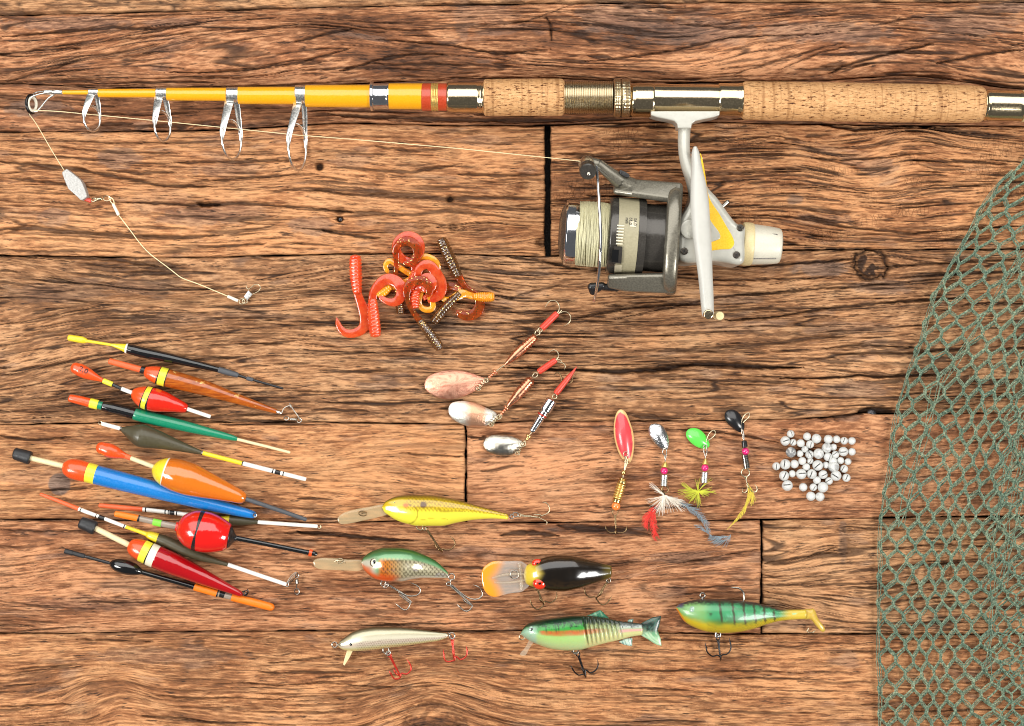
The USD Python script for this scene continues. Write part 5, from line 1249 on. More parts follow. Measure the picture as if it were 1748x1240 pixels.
def spinner_a(label, blade, bm, bpaint, clevis, bead, bodyst, bmat, ring, tubest, prongs, extra_rings=(), dome=.0030):
    t = Thing('spinner_lure', label, 'spinner', P(*blade[0], 0), GS)
    m, pc = plate(blade, .0016, .0008, dome, paint=bpaint)
    t.part('blade', m, bm, 60, paint=pc)
    wz = .0042
    t.part('clevis', join(coil(clevis[0], clevis[1], 2.6, 5, .9, wz), ringm(clevis[2][0], clevis[2][1], 4.4, 1.0, wz + .001, .8, ang=.6), ringm(clevis[0][0], clevis[0][1], 3.6, .9, wz, .8)), 'gold_wire', 60)
    t.part('shaft', wire([clevis[1], bead, bodyst[0][:2]], 1.0, wz, 10), 'gold_wire', 60)
    b = np.array(bodyst[0][:2], float) - bead; b /= np.linalg.norm(b)
    t.part('bead', body([(bead[0] - b[0] * 2.2, bead[1] - b[1] * 2.2, 1.5), (bead[0] - b[0], bead[1] - b[1], 5.4), (bead[0] + b[0], bead[1] + b[1], 5.4), (bead[0] + b[0] * 2.2, bead[1] + b[1] * 2.2, 1.5)], wz, sides=20), 'copper' if bmat == 'copper' else 'brass', 40)
    t.part('bead', join(*[ball(clevis[1][0] + (bead[0] - clevis[1][0]) * k, clevis[1][1] + (bead[1] - clevis[1][1]) * k, 2.6, wz, ico=_ico) for k in (.1, .4, .7)]), 'copper' if bmat == 'copper' else 'brass', 60)
    bd = t.part('weight_body', body(bodyst, wz, sides=28, sub=3), bmat, 30)
    for st in extra_rings:
        t.part('ring', body(st, wz, sides=28), 'red_hook', 40, parent=bd)
    hk = t.part('treble_hook', join(*[wire(p, 1.05, .003, 24, tip=True) for p in prongs]), 'gold_wire' if bmat == 'copper' else 'bronze_wire', 60)
    t.part('split_ring', join(*[ringm(x, y, r, .9, .0038, .75, ang=.8) for x, y, r in ring]), 'gold_wire', 60)
    t.part('hook_tube', body(tubest, .0036, sides=18, sub=3), 'red_tube', 40)
    return t


CU, CUS, AG = lin(232, 170, 142), lin(176, 96, 74), lin(226, 222, 210)


def ribbed(a, b, prof, ribs):
    """Stations from a to b; prof (k, r); grooves at the given k."""
    a, b = np.array(a, float), np.array(b, float); out = []
    ks = sorted(set(np.linspace(0, 1, 26).tolist() + [k + d for k in ribs for d in (-.022, -.012, .012, .022)]))
    for k in ks:
        if 0 <= k <= 1:
            r = np.interp(k, [p[0] for p in prof], [p[1] for p in prof]) - (1.5 if any(abs(k - q) <= .0125 for q in ribs) else 0)
            out.append((*(a + (b - a) * k), r))
    return out


spinner_a('largest copper spinner, its long copper blade topmost of the three', zz(Z1, [(105, 680), (112, 640), (150, 600), (230, 572), (330, 565), (430, 580), (510, 610), (552, 637), (545, 662), (490, 708), (420, 745), (350, 770), (290, 778), (210, 768), (145, 735), (112, 705)]), 'spoon_copper', patina(CU, CUS, 3, .55, 4.0),
          (Z1(500, 700), Z1(575, 618), Z1(552, 642)), Z1(622, 578), ribbed(Z1(690, 527), Z1(918, 318), [(0, 1.6), (.12, 4.2), (.35, 7.4), (.6, 8.4), (.9, 8.0), (.97, 7), (1, 4)], (.64, .72, .8, .88, .94)), 'copper', [(*Z1(930, 292), 5), (*Z1(948, 272), 4.6)], [(*Z1(960, 262), 5.2), (*Z1(966, 256), 5.8), (*Z1(1068, 156), 5.6), (*Z1(1076, 148), 4.8)],
          [zz(Z1, [(1050, 170), (1080, 140), (1088, 95), (1060, 60), (1022, 60), (985, 106)]), zz(Z1, [(1060, 170), (1098, 146), (1140, 140), (1170, 168), (1166, 210), (1118, 247)]), zz(Z1, [(1070, 160), (1095, 140), (1112, 120)])])
spinner_a('copper spinner with a half silvered blade, between the other two', zz(Z1, [(280, 860), (292, 815), (340, 793), (420, 792), (500, 812), (570, 845), (632, 885), (622, 920), (590, 953), (548, 972), (480, 978), (400, 968), (330, 935), (290, 895)]), 'spoon_copper', lambda x, y: (lambda q, n: np.array(AG) * (1 - q) + np.array(lin(226, 172, 138)) * q)(min(max((x - 790 + 10 * (float(fb(np.array([x / 6]), np.array([y / 6]), 4, 3)[0]) - .5)) / 14, 0), 1) * (1 if x < 826 else max(0, 1 - (x - 826) / 6)), 0),
          (Z1(592, 962), Z1(662, 890), Z1(648, 908)), Z1(703, 840), ribbed(Z1(716, 824), Z1(890, 628), [(0, 3.2), (.1, 5), (.4, 8.4), (.65, 9.2), (.92, 8.6), (1, 5)], (.62, .7, .78, .86)), 'copper', [(*Z1(912, 602), 4.6)], [(*Z1(936, 580), 4.4), (*Z1(944, 574), 5.4), (*Z1(1056, 496), 5.2), (*Z1(1066, 488), 4.2)],
          [zz(Z1, [(1040, 510), (1072, 484), (1082, 444), (1052, 418), (1008, 442)]), zz(Z1, [(1050, 510), (1095, 508), (1132, 530), (1126, 560)]), zz(Z1, [(1056, 500), (1088, 490), (1106, 500)])])
spinner_a('silver spinner with dull blade and red pointed tail, lowest of the three', zz(Z1, [(535, 1110), (545, 1070), (590, 1042), (660, 1035), (740, 1045), (800, 1070), (833, 1095), (815, 1130), (780, 1163), (740, 1185), (680, 1193), (610, 1180), (560, 1155)]), 'spoon_silver', lambda x, y: np.array(lin(214, 208, 194)) * (.72 + .5 * float(fb(np.array([x / 5]), np.array([y / 7]), 8, 3)[0])),
          (Z1(785, 1172), Z1(850, 1070), Z1(826, 1106)), Z1(866, 1046), ribbed(Z1(888, 1016), Z1(1038, 778), [(0, 4.4), (.04, 5.8), (.42, 7.2), (.46, 8.2), (.6, 8.6), (.66, 10.6), (.96, 10.2), (1, 7)], (.44, .62)), 'mirror_silver', [(*Z1(1055, 758), 4.6)], [(*Z1(1062, 738), 4.6), (*Z1(1070, 728), 5.4), (*Z1(1140, 640), 4.8), (*Z1(1190, 576), 2.4), (*Z1(1216, 540), .5)],
          [zz(Z1, [(1100, 690), (1106, 620), (1075, 580), (1045, 610)]), zz(Z1, [(1110, 680), (1150, 670), (1185, 640), (1176, 612)])],
          [[(*Z1(960, 900), 7.4), (*Z1(962, 897), 8.9), (*Z1(966, 891), 8.9), (*Z1(968, 888), 7.4)], [(*Z1(986, 858), 7.4), (*Z1(988, 855), 9.3), (*Z1(991, 850), 9.3), (*Z1(993, 847), 7.4)]])

# dressed spinners
def fibres(c, n, l0, l1, a0, a1, z0, w, rnd, curl=.25, zlift=.6):
    """Hackle fibres in loose tufts between the angles a0 and a1."""
    ms = []; left = 0
    for _ in range(n):
        if left <= 0:
            left = rnd.randint(3, 8); ca = rnd.uniform(a0, a1); cl = l0 + (l1 - l0) * rnd.random() ** 1.3; cb = rnd.uniform(-curl, curl)
        left -= 1
        a = math.radians(ca + rnd.gauss(0, 5)); L = cl * rnd.uniform(.75, 1.15); b = cb + rnd.uniform(-.1, .1); up = rnd.uniform(.0, zlift)
        pts = []
        for k in (0, .25, .5, .75, 1.0):
            aa = a + b * k
            pts.append((c[0] + L * k * math.cos(aa), c[1] + L * k * math.sin(aa), z0 + .5 * L * PX * up * math.sin(k * 2.6) + .0004))
        p = line3(pts, n=8)
        ms.append(tube(p, np.linspace(w, w * .3, 8) * PX, 4))
    return join(*ms)


def plume(path, n, spread, w, rnd, z=.002, side=14, back=.5):
    """A feather: a quill along path with barbs leaving it on both sides."""
    q = spl(path, 60); ms = [tube(np.array([P(x, y, z) for x, y in q]), np.linspace(w * 1.2, w * .5, 60) * PX, 5)]
    d = np.gradient(q, axis=0); d /= np.linalg.norm(d, axis=1, keepdims=True)
    for _ in range(n):
        i = rnd.randrange(2, 56); s = rnd.choice((-1, 1)); L = rnd.uniform(.5, 1.0) * side * math.sin(math.pi * (i / 60) ** .7 * .97 + .05)
        nn = np.array([-d[i][1], d[i][0]]) * s * spread; f = d[i] * (1 - back * .3)
        pts = []
        for k in (0, .4, .75, 1):
            o = q[i] + L * (f * k + nn * k * (1 - .35 * k))
            pts.append((o[0], o[1], z + .0012 * rnd.uniform(0, 1) * k))
        ms.append(tube(line3(pts, n=6), np.linspace(w * .8, w * .25, 6) * PX, 4))
    return join(*ms)


rnd = random.Random(11)
# red long blade
t = Thing('spinner_lure', 'gold spinner with a long red blade, ribbed gold body and bare dark hook', 'spinner', P(*Z2(215, 310), 0), GS)
red_in = lambda x, y: np.array(lin(216, 70, 76)) * (.8 + .4 * float(fb(np.array([x / 6]), np.array([y / 8]), 12, 3)[0]))


def blade4(x, y):
    a = np.array(Z2(215, 310)); ux, uy = (x - a[0]) / 17.5, (y - a[1]) / 46.5
    c, s = math.cos(.16), math.sin(.16)
    X, Y = (ux * 17.5 * c - uy * 46.5 * s) / 17.2, (ux * 17.5 * s + uy * 46.5 * c) / 46.5
    return red_in(x, y) if (X / .80) ** 2 + ((Y + .02) / .86) ** 2 < 1 else np.array(lin(228, 190, 128))


m, pc = plate(zz(Z2, [(185, 92), (155, 120), (137, 190), (132, 270), (145, 360), (175, 450), (210, 510), (240, 537), (262, 528), (285, 480), (297, 400), (297, 320), (280, 240), (255, 170), (222, 108)]), .0016, .0008, .0036, rings=16, n=90, paint=blade4)
t.part('blade', m, 'spoon_lacquer', 60, paint=pc)
t.part('clevis', join(ringm(*Z2(228, 457), 3.6, .9, .0062, 1.2), wire([(*Z2(224, 478), .006), (*Z2(226, 520), .005), (*Z2(218, 580), .0042)], 1.3), wire([(*Z2(234, 476), .006), (*Z2(240, 530), .005), (*Z2(216, 600), .0042), (*Z2(206, 650), .0042)], 1.1), wire([(*Z2(206, 500), .003), (*Z2(224, 520), .0056), (*Z2(258, 520), .003)], 1.2)), 'gold_wire', 60)
t.part('bead', ball(*Z2(213, 606), 4.2, .0042), 'brass', 60)
t.part('weight_body', body([(*Z2(208, 648), 3), (*Z2(206, 655), 6.4), (*Z2(204, 664), 5.4), (*Z2(203, 672), 7.4), (*Z2(200, 690), 7.6), (*Z2(198, 697), 6)], .0042, sides=28), 'brass', 35)
t.part('weight_body', body([x for k in range(6) for x in ((*Z2(197 - 6.4 * k, 697 + 21 * k), 6.4), (*Z2(195 - 6.4 * k, 702 + 21 * k), 8.3), (*Z2(193 - 6.4 * k, 709 + 21 * k), 8.3), (*Z2(191.5 - 6.4 * k, 714 + 21 * k), 6.4))], .0042, sides=28, sub=2), 'gold_winding', 40)
t.part('weight_body', body([(*Z2(160, 820), 6.5), (*Z2(159, 824), 7.6), (*Z2(154, 846), 7.4), (*Z2(153, 852), 6)], .0042, sides=28), 'brass', 35)
t.part('bead', ball(*Z2(150, 879), 7.6, .0042), 'orange_bead', 60)
t.part('treble_hook', treble([Z2(143, 930), Z2(148, 1062)], [zz(Z2, [(140, 1090), (105, 1094), (74, 1072), (66, 1030)]), zz(Z2, [(158, 1090), (200, 1096), (232, 1074), (240, 1030)]), [(*Z2(148, 1085), .005), (*Z2(147, 1116), .0045)]], 1.1, .003, 5), 'bronze_wire', 60)


def dressed(label, blade, bladem, paint, bz, loopw, shaft, cone, bead, bodyst, bodym):
    t = Thing('spinner_lure', label, 'spinner', P(*blade[0], 0), GS)
    m, pc = plate(blade, .0016 + bz, .0008, .0026, paint=paint)
    t.part('blade', m, bladem, 60, paint=pc)
    if loopw:
        t.part('wire_loop', wire(loopw, 1.0, .003, 30), 'gold_wire', 60)
    t.part('shaft', join(*[wire(s, 1.1, .0042, 12) for s in shaft]), 'steel_wire', 60)
    if cone:
        t.part('cone', body(cone[1], .0042, sides=24), cone[0], 40)
    t.part('bead', ball(*bead, 6.2, .0042), 'magenta_bead', 60)
    t.part('weight_body', body(bodyst, .0042, sides=28, sub=2), bodym, 35)
    return t


def stack(a, b, r, n):
    a, b = np.array(a), np.array(b); out = []
    for k in range(n):
        for q, rr in ((.02, r - .9), (.12, r), (.85, r), (.97, r - .9)):
            out.append((*(a + (b - a) * (k + q) / n), rr))
    return out


t = dressed('spinner with a plain silver blade and white, red and blue feather dressing', zz(Z2, [(415, 250), (428, 220), (470, 206), (515, 215), (550, 250), (575, 310), (582, 370), (572, 412), (545, 422), (502, 405), (455, 360), (425, 310)]), 'spoon_silver', lambda x, y: lin(224, 224, 226), .0015, None,
            [[Z2(545, 405), Z2(528, 440), Z2(545, 468), Z2(552, 510)], [Z2(556, 400), Z2(562, 440), Z2(552, 500), Z2(548, 560)]], ('gold_winding', [(*Z2(552, 516), 1.5), (*Z2(549, 552), 5.8), (*Z2(548, 560), 6.4), (*Z2(548, 563), 4)]), Z2(543, 591), stack(Z2(545, 624), Z2(539, 716), 6.6, 5), 'chrome_bright')
t.part('hook_eye', join(ringm(*Z2(548, 742), 6, 1.2, .004), wire([Z2(530, 716), Z2(528, 750), Z2(545, 770)], 1.2, .004)), 'bronze_wire', 60)
c = Z2(545, 792)
t.part('treble_hook', join(wire(zz(Z2, [(545, 770), (520, 850), (500, 890), (470, 895), (455, 870)]), 1.1, .003, tip=True), wire(zz(Z2, [(545, 770), (560, 850), (590, 880)]), 1.1, .003, tip=True)), 'black_hook', 60)
t.part('white_hackle', join(fibres(c, 90, 12, 34, 30, 175, .003, .5, rnd), fibres(c, 34, 22, 38, 95, 140, .003, .5, rnd), fibres(c, 20, 16, 36, 200, 236, .003, .5, rnd), fibres(c, 54, 22, 40, 24, 40, .004, .6, rnd), fibres(c, 40, 4, 11, 0, 360, .003, .9, rnd)), 'feather_white', 60, kind='stuff')
t.part('red_feather', join(*[plume([(x + rnd.uniform(-5, 5), y + rnd.uniform(-2, 2)) for x, y in zz(Z2, p)], 100, .8, .6, rnd, .002, 14) for p in ([(490, 870), (440, 930), (420, 1000), (445, 1070), (480, 1120), (508, 1176)], [(500, 880), (455, 960), (450, 1020), (470, 1080), (500, 1150)], [(480, 880), (420, 940), (400, 1010), (430, 1080)])]), 'feather_red', 60, kind='stuff')
t.part('blue_feather', join(plume(zz(Z2, [(600, 800), (680, 850), (750, 890), (830, 950), (885, 1030), (915, 1110), (935, 1140)]), 90, .6, .5, rnd, .003, 20), plume(zz(Z2, [(620, 815), (720, 880), (810, 940), (870, 1010), (905, 1100)]), 60, .6, .5, rnd, .0026, 18), plume(zz(Z2, [(1080, 1120), (1030, 1135), (960, 1145), (900, 1140)]), 46, .55, .5, rnd, .002, 22), plume(zz(Z2, [(1085, 1110), (1060, 1150), (1000, 1165), (930, 1150)]), 46, .55, .45, rnd, .002, 24), plume(zz(Z2, [(920, 1120), (880, 1080), (820, 1050), (790, 1030)]), 40, .5, .4, rnd, .002, 16)), 'feather_blue', 60, kind='stuff')
t = dressed('spinner with bright green blade and chartreuse hackle', zz(Z2, [(720, 300), (733, 260), (780, 243), (830, 255), (870, 290), (900, 340), (912, 385), (893, 407), (850, 410), (800, 392), (748, 350)]), 'spoon_lacquer', lambda x, y: lin(98, 222, 84), 0, zz(Z2, [(880, 372), (893, 320), (920, 275), (950, 262), (960, 280), (935, 320), (900, 345)]),
            [[Z2(868, 380), Z2(866, 430), Z2(876, 470)], [Z2(886, 380), Z2(890, 440), Z2(878, 480), Z2(880, 530)]], ('gold_winding', [(*Z2(880, 492), 1.5), (*Z2(878, 528), 5.2), (*Z2(877, 536), 5.8), (*Z2(877, 540), 4)]), Z2(875, 566), stack(Z2(874, 600), Z2(866, 690), 6.4, 5), 'chrome_bright')
c = Z2(820, 762)
t.part('treble_hook', join(wire(zz(Z2, [(862, 690), (835, 740), (815, 790), (812, 850), (805, 890)]), 1.1, .003, tip=True), wire(zz(Z2, [(820, 780), (830, 850), (822, 900)]), 1.0, .003, tip=True)), 'black_hook', 60)
t.part('chartreuse_hackle', join(fibres(c, 46, 14, 30, -70, 35, .003, .6, rnd), fibres(c, 40, 20, 36, 155, 198, .003, .6, rnd), fibres(c, 24, 18, 30, 115, 150, .003, .6, rnd), fibres(c, 22, 10, 28, 40, 110, .003, .5, rnd), fibres(c, 12, 12, 24, 225, 275, .003, .5, rnd), fibres(c, 30, 4, 9, 0, 360, .003, .9, rnd)), 'feather_chartreuse', 60, kind='stuff')
t = dressed('spinner with black blade and a long drooping yellow feather', zz(Z2, [(1035, 160), (1045, 110), (1090, 92), (1140, 110), (1180, 160), (1197, 220), (1187, 265), (1158, 277), (1110, 250), (1062, 210)]), 'spoon_lacquer', lambda x, y: lin(26, 26, 28), 0, zz(Z2, [(1170, 235), (1178, 170), (1205, 130), (1235, 122), (1232, 150), (1205, 178), (1185, 200)]),
            [[Z2(1170, 250), Z2(1178, 290), Z2(1188, 340)], [Z2(1182, 255), Z2(1192, 300), Z2(1190, 350)]], ('black_plastic', [(*Z2(1192, 345), 3.4), (*Z2(1193, 350), 4.6), (*Z2(1200, 398), 5), (*Z2(1201, 402), 3)]), Z2(1205, 433), stack(Z2(1198, 462), Z2(1216, 572), 5.8, 7), 'steel_dark')
t.part('hook_eye', join(ringm(*Z2(1204, 606), 7, 1.3, .004), wire([Z2(1190, 630), Z2(1208, 660), Z2(1216, 690)], 1.2, .004), wire([Z2(1218, 632), Z2(1212, 660), Z2(1216, 690)], 1.2, .004)), 'gold_wire', 60)
t.part('treble_hook', join(wire(zz(Z2, [(1216, 680), (1240, 740), (1280, 765), (1300, 735), (1275, 700)]), 1.2, .0034, tip=True), wire(zz(Z2, [(1216, 690), (1210, 760), (1185, 770), (1180, 735)]), 1.0, .003, tip=True)), 'gold_wire', 60)
t.part('yellow_feather', join(*[plume([(x + rnd.uniform(-2, 2), y + rnd.uniform(-2, 2)) for x, y in zz(Z2, p)], 120, .38, .6, rnd, .003, 11) for p in ([(1216, 690), (1232, 760), (1222, 850), (1180, 930), (1120, 1000), (1062, 1068)], [(1220, 690), (1240, 780), (1225, 870), (1165, 950), (1100, 1030)], [(1222, 700), (1250, 790), (1255, 850)])], plume(zz(Z2, [(1235, 730), (1262, 800), (1250, 880)]), 40, .5, .5, rnd, .003, 14)), 'feather_yellow', 60, kind='stuff')

# ------------------------------------------------------------------ hard and soft fish lures
paint_mat('lure_gloss', rough=0.2, coat=0.7, var=0.06)
paint_mat('lure_pearl', rough=0.26, metal=0.25, coat=0.8, var=0.08)
paint_mat('lure_rubber', rough=0.34, coat=0.35, var=0.1, subsurface_weight=0.15, subsurface_scale=.002)
mat('eye_white', lin(222, 218, 196), 0.15, coat=.8)
mat('eye_yellow', lin(206, 190, 60), 0.15, coat=.8)
mat('eye_red', lin(214, 50, 22), 0.15, coat=.8)
mat('eye_black', lin(14, 14, 14), 0.08, coat=1.0)
mat('eye_clear_ring', lin(150, 178, 160), 0.12, coat=1.0)


def clear_mat(name, tint, amount, body_col):
    nodes = {"t": ("transparent_bsdf", {"color": tint}), "p": ("principled_bsdf", {"base_color": body_col, "roughness": .12, "coat_weight": 1.0, "coat_roughness": .05}), "m": ("mix_closure", {"fac": amount}),
             "n": ("noise_texture", {"scale": 500.0, "detail": 3.0}), "g": ("geometry", {}), "r": ("math", {"math_type": "multiply_add", "value2": .2, "value3": .04})}
    MATS[name] = usdkit.material(stage, '/World/Looks/' + name, nodes, [("g.position", "n.vector"), ("n.fac", "r.value1"), ("r.value", "p.roughness"), ("p.BSDF", "m.closure1"), ("t.BSDF", "m.closure2")], surface="m.closure")


clear_mat('clear_plastic', (.94, .90, .80), .62, lin(206, 184, 146))
clear_mat('clear_smoke', (.97, .95, .90), .78, lin(214, 200, 180))
nodes = {"a": ("attribute", {"attribute": "paint"}), "s": ("separate_color", {}), "p": ("principled_bsdf", {"base_color": lin(240, 150, 20), "roughness": .15, "coat_weight": 1.0}), "t": ("transparent_bsdf", {"color": (.95, .93, .9)}),
         "q": ("principled_bsdf", {"base_color": lin(200, 190, 180), "roughness": .1, "coat_weight": 1.0}), "m1": ("mix_closure", {"fac": .66}), "m2": ("mix_closure", {})}
MATS['lip_tinted'] = usdkit.material(stage, '/World/Looks/lip_tinted', nodes, [("a.color", "s.color"), ("q.BSDF", "m1.closure1"), ("t.BSDF", "m1.closure2"), ("m1.closure", "m2.closure1"), ("p.BSDF", "m2.closure2"), ("s.r", "m2.fac")], surface="m2.closure")


def fish(t, name, top, bot, thick, z, paint, m, n=150, k=64, ex=0.9, groove=None, flat=1.0):
    """A fish body: upper and lower outline in px, thickness (px, half) along it; paint(u, v, x, y) with v from -1 (upper edge) to 1."""
    T, B = np.array(top, float), np.array(bot, float)
    ft, fb_ = PchipInterpolator(T[:, 0], T[:, 1]), PchipInterpolator(B[:, 0], B[:, 1])
    x0, x1 = max(T[0, 0], B[0, 0]), min(T[-1, 0], B[-1, 0])
    s = np.linspace(0, 1, n); s = s + .0 * s
    x = x0 + (x1 - x0) * (0.5 - 0.5 * np.cos(np.pi * s)) if False else x0 + (x1 - x0) * s
    yt, yb = ft(x), fb_(x)
    a = (yb - yt) / 2; c = (yb + yt) / 2
    end = np.sqrt(np.clip(1 - (1 - np.clip(s / .03, 0, 1)) ** 2, 0.02, 1)) * np.sqrt(np.clip(1 - (1 - np.clip((1 - s) / .012, 0, 1)) ** 2, .05, 1))
    a = a * end
    b = np.interp(s, np.linspace(0, 1, len(thick)), thick) * end
    if len(thick) > 2:
        b = PchipInterpolator(np.linspace(0, 1, len(thick)), thick)(s) * end
    th = np.arange(k) * 2 * np.pi / k
    co, si = np.cos(th), np.sin(th)
    sc = np.sign(co) * np.abs(co) ** ex; ss = np.sign(si) * np.abs(si) ** ex
    V, C = [], []
    for i in range(n):
        g = groove(x[i], c[i], a[i]) if groove else None
        for j in range(k):
            yy = c[i] - a[i] * sc[j]; zz_ = b[i] * ss[j]
            if groove:
                d = groove(x[i], yy); zz_ *= 1 - d
            V.append((x[i], yy, z + zz_ * PX * flat))
    V = np.array(V)
    U = np.repeat(s, k); vv = np.tile(-sc, n)
    C = paint(U, vv, V[:, 0], V[:, 1])
    W = np.array([P(*q) for q in V])
    i, j = np.meshgrid(np.arange(n - 1), np.arange(k), indexing='ij')
    q = np.stack([i * k + j, (i + 1) * k + j, (i + 1) * k + (j + 1) % k, i * k + (j + 1) % k], -1).reshape(-1, 4)
    f = np.vstack([q[:, [0, 1, 2]], q[:, [0, 2, 3]]])
    kk = np.arange(k); m0 = len(W)
    W = np.vstack([W, W[:k].mean(0), W[-k:].mean(0)]); C = np.vstack([C, C[:k].mean(0), C[-k:].mean(0)])
    f = np.vstack([f, np.stack([np.full(k, m0), kk, (kk + 1) % k], 1), np.stack([np.full(k, m0 + 1), (n - 1) * k + (kk + 1) % k, (n - 1) * k + kk], 1)])
    # face outwards
    tri = W[f]; nrm = np.cross(tri[:, 1] - tri[:, 0], tri[:, 2] - tri[:, 0]); ctr = W.mean(0)
    if np.sum(nrm * (tri.mean(1) - ctr)) < 0:
        f = f[:, ::-1]
    fish.surf = lambda px, py: z + PX * flat * float(np.interp(px, x, b)) * math.sqrt(max(1 - min(abs((py - np.interp(px, x, c)) / max(np.interp(px, x, a), .1)), 1) ** 2, 0)) ** ex
    return t.part(name, (W, f), m, 60, paint=C)


def mixc(a, b, k):
    a, b = np.asarray(a, float), np.asarray(b, float); k = np.asarray(k, float)[..., None]
    return a * (1 - k) + b * k


def scales(x, y, s, h=None):
    """0 inside a scale, 1 on its rim."""
    h = h or s
    row = np.floor(y / (h * .5)); xx = x / s + .5 * (row % 2)
    fx, fy = xx - np.floor(xx) - .5, y / (h * .5) - row - .5
    return sst(.32, .5, np.hypot(fx * 1.15, fy * .75 + .1))


def eye(t, px, py, r, look, z, pupil=.5, squash=1.0, parent=None, dx=0, dy=0):
    e = t.part('eye', ball(px, py, r, z, (1, squash, .55)), look, 60)
    t.part('pupil', ball(px + dx, py + dy, r * pupil, z + r * PX * .34, (1, squash, .55)), 'eye_black', 60, parent=e)


F1 = lambda x, y: (520 + x / 5.166, 820 + y / 5.166)
F3 = lambda x, y: (800 + x / 6.243, 900 + y / 6.243)
F4 = lambda x, y: (550 + x / 6.243, 1040 + y / 6.243)
F5 = lambda x, y: (860 + x / 5.827, 1000 + y / 5.827)
F6 = lambda x, y: (1130 + x / 5.827, 980 + y / 5.827)
GL = 'fish-shaped lures with treble hooks'
fbn = lambda x, y, s, sx, sy: fb(np.asarray(x) / sx, np.asarray(y) / sy, s, 3)

# yellow minnow
t = Thing('crank_lure', 'yellow fish lure with dark spot and long clear lip, uppermost of the fish', 'fish lure', P(750, 872, 0), GL)


def p_yellow(u, v, x, y):
    c = mixc(lin(198, 166, 26), lin(228, 216, 66), sst(-.35, .25, v))
    c = mixc(c, lin(64, 52, 14), sst(-.62, -.98, v) * .95)
    sc = scales(x, y, 6.4, 7.4) * sst(.10, .0, v) * sst(686, 700, x)
    c = mixc(c, lin(120, 84, 10), .62 * sc)
    c = mixc(c, lin(74, 34, 16), .92 * sst(1.15, .7, np.hypot((x - 722.5) / 6, (y - 862.5) / 6) + .5 * (fbn(x, y, 5, 2, 2) - .5)))
    c = mixc(c, lin(176, 64, 22), .7 * sst(1.2, .5, np.hypot((x - 692.5) / 5.6, (y - 863) / 5) + .5 * (fbn(x, y, 6, 2, 2) - .5)))
    g = np.abs(np.hypot((x - 694) / 19, (y - 878) / 17) - 1) * 18
    c = mixc(c, lin(120, 84, 20), .7 * sst(1.3, .5, g) * (x > 697))
    g2 = np.abs(y - (890 - 5.5 * np.exp(-((x - 745) / 26) ** 2)))
    c = mixc(c, lin(176, 150, 34), .6 * sst(1.1, .4, g2) * (x > 716) * (x < 765))
    return c


fish(t, 'body', [(652, 864), (654, 860.5), (663, 853), (680.7, 846.7), (704, 844.8), (733, 845), (762, 849), (791, 855.8), (810, 861.6), (839.4, 870), (868, 878)], [(652, 868), (655, 874), (662, 879), (675, 887.7), (694, 894.5), (713.6, 898.4), (752, 898.4), (781, 892.6), (810, 887.7), (839.4, 885.8), (868, 887.5)], [3, 14, 20, 21, 18, 13, 8, 4], .0078, p_yellow, 'lure_gloss')
eye(t, *F1(798, 198), 3.8, 'eye_yellow', fish.surf(*F1(798, 198)) - .0008)
m, _ = plate(zz(F1, [(290, 350), (300, 320), (350, 285), (430, 260), (500, 245), (600, 228), (690, 213), (790, 240), (800, 262), (740, 300), (670, 322), (600, 340), (520, 356), (450, 372), (400, 382), (360, 388), (310, 382)]), .0062, .0016, .0004)
lp = t.part('diving_lip', m, 'clear_plastic', 60)
t.part('lip_eye', join(ringm(*F1(512, 294), 6.6, 1.3, .0072, .55, ang=-.15), wire(zz(F1, [(500, 292), (520, 286), (545, 284)]), 1.2, .0078)), 'bronze_wire', 60, parent=lp)
t.part('hook_hanger', join(wire([(*F1(985, 388), .006), (*F1(992, 425), .005), (*F1(1020, 440), .005), (*F1(1045, 432), .005)], 1.1), ringm(*F1(1055, 425), 3, 1.0, .005)), 'gold_wire', 60)
t.part('treble_hook', treble([F1(1075, 432), (*F1(1215, 636), .0035)], [zz(F1, [(1212, 606), (1250, 614), (1295, 604), (1325, 570), (1318, 530), (1276, 488)]), [(*F1(1205, 628), .006), (*F1(1180, 612), .0085), (*F1(1140, 545), .0075)]], 1.15, .004, 3), 'bronze_wire', 60)
t.part('tail_ring', join(ringm(873.5, 882, 3.4, 1.1, .006), ringm(880, 879, 4.8, 1.1, .005, .8)), 'steel_dark', 60)
t.part('treble_hook', treble([(886, 880), (918, 883)], [[(927, 880), (936, 875), (938, 868), (934, 860), (925, 857)], [(928, 888), (934, 892), (932, 896)], [(920, 881.5, .007), (924, 880, .009), (910, 878, .009)]], 1.05, .004, 3), 'gold_wire', 60)

# green and orange crankbait
t = Thing('crank_lure', 'plump green-backed fish lure with orange belly and round white eye', 'fish lure', P(695, 964, 0), GL)


def p_green(u, v, x, y):
    c = mixc(lin(30, 92, 36), lin(112, 160, 112), sst(-.95, -.35, v))
    c = mixc(c, lin(34, 96, 50), .8 * sst(-.72, -.98, v))
    side = mixc(lin(196, 150, 66), lin(180, 172, 140), sst(650, 700, x)); side = mixc(side, lin(150, 140, 150), .5 * sst(.58, .66, fbn(x, y, 8, 14, 9)))
    side = mixc(side, lin(214, 112, 20), sst(690, 645, x) * .95)
    ss = scales(x, y, 7.0, 8.4)
    side = mixc(side, lin(70, 58, 34), .72 * ss * sst(645, 655, x))
    c = mixc(c, side, sst(-.42, -.2, v) * sst(643, 652, x))
    c = mixc(c, lin(206, 200, 178), sst(648, 634, x) * sst(-.6, -.2, v))
    c = mixc(c, lin(230, 92, 30), sst(.45, .85, v + .25 * (fbn(x, y, 9, 10, 10) - .5)) * sst(690, 660, x))
    c = mixc(c, lin(226, 106, 40), .8 * sst(.05, .5, v) * sst(640, 628, x))
    c = mixc(c, lin(206, 198, 176), sst(.72, .95, v) * sst(668, 690, x))
    return c


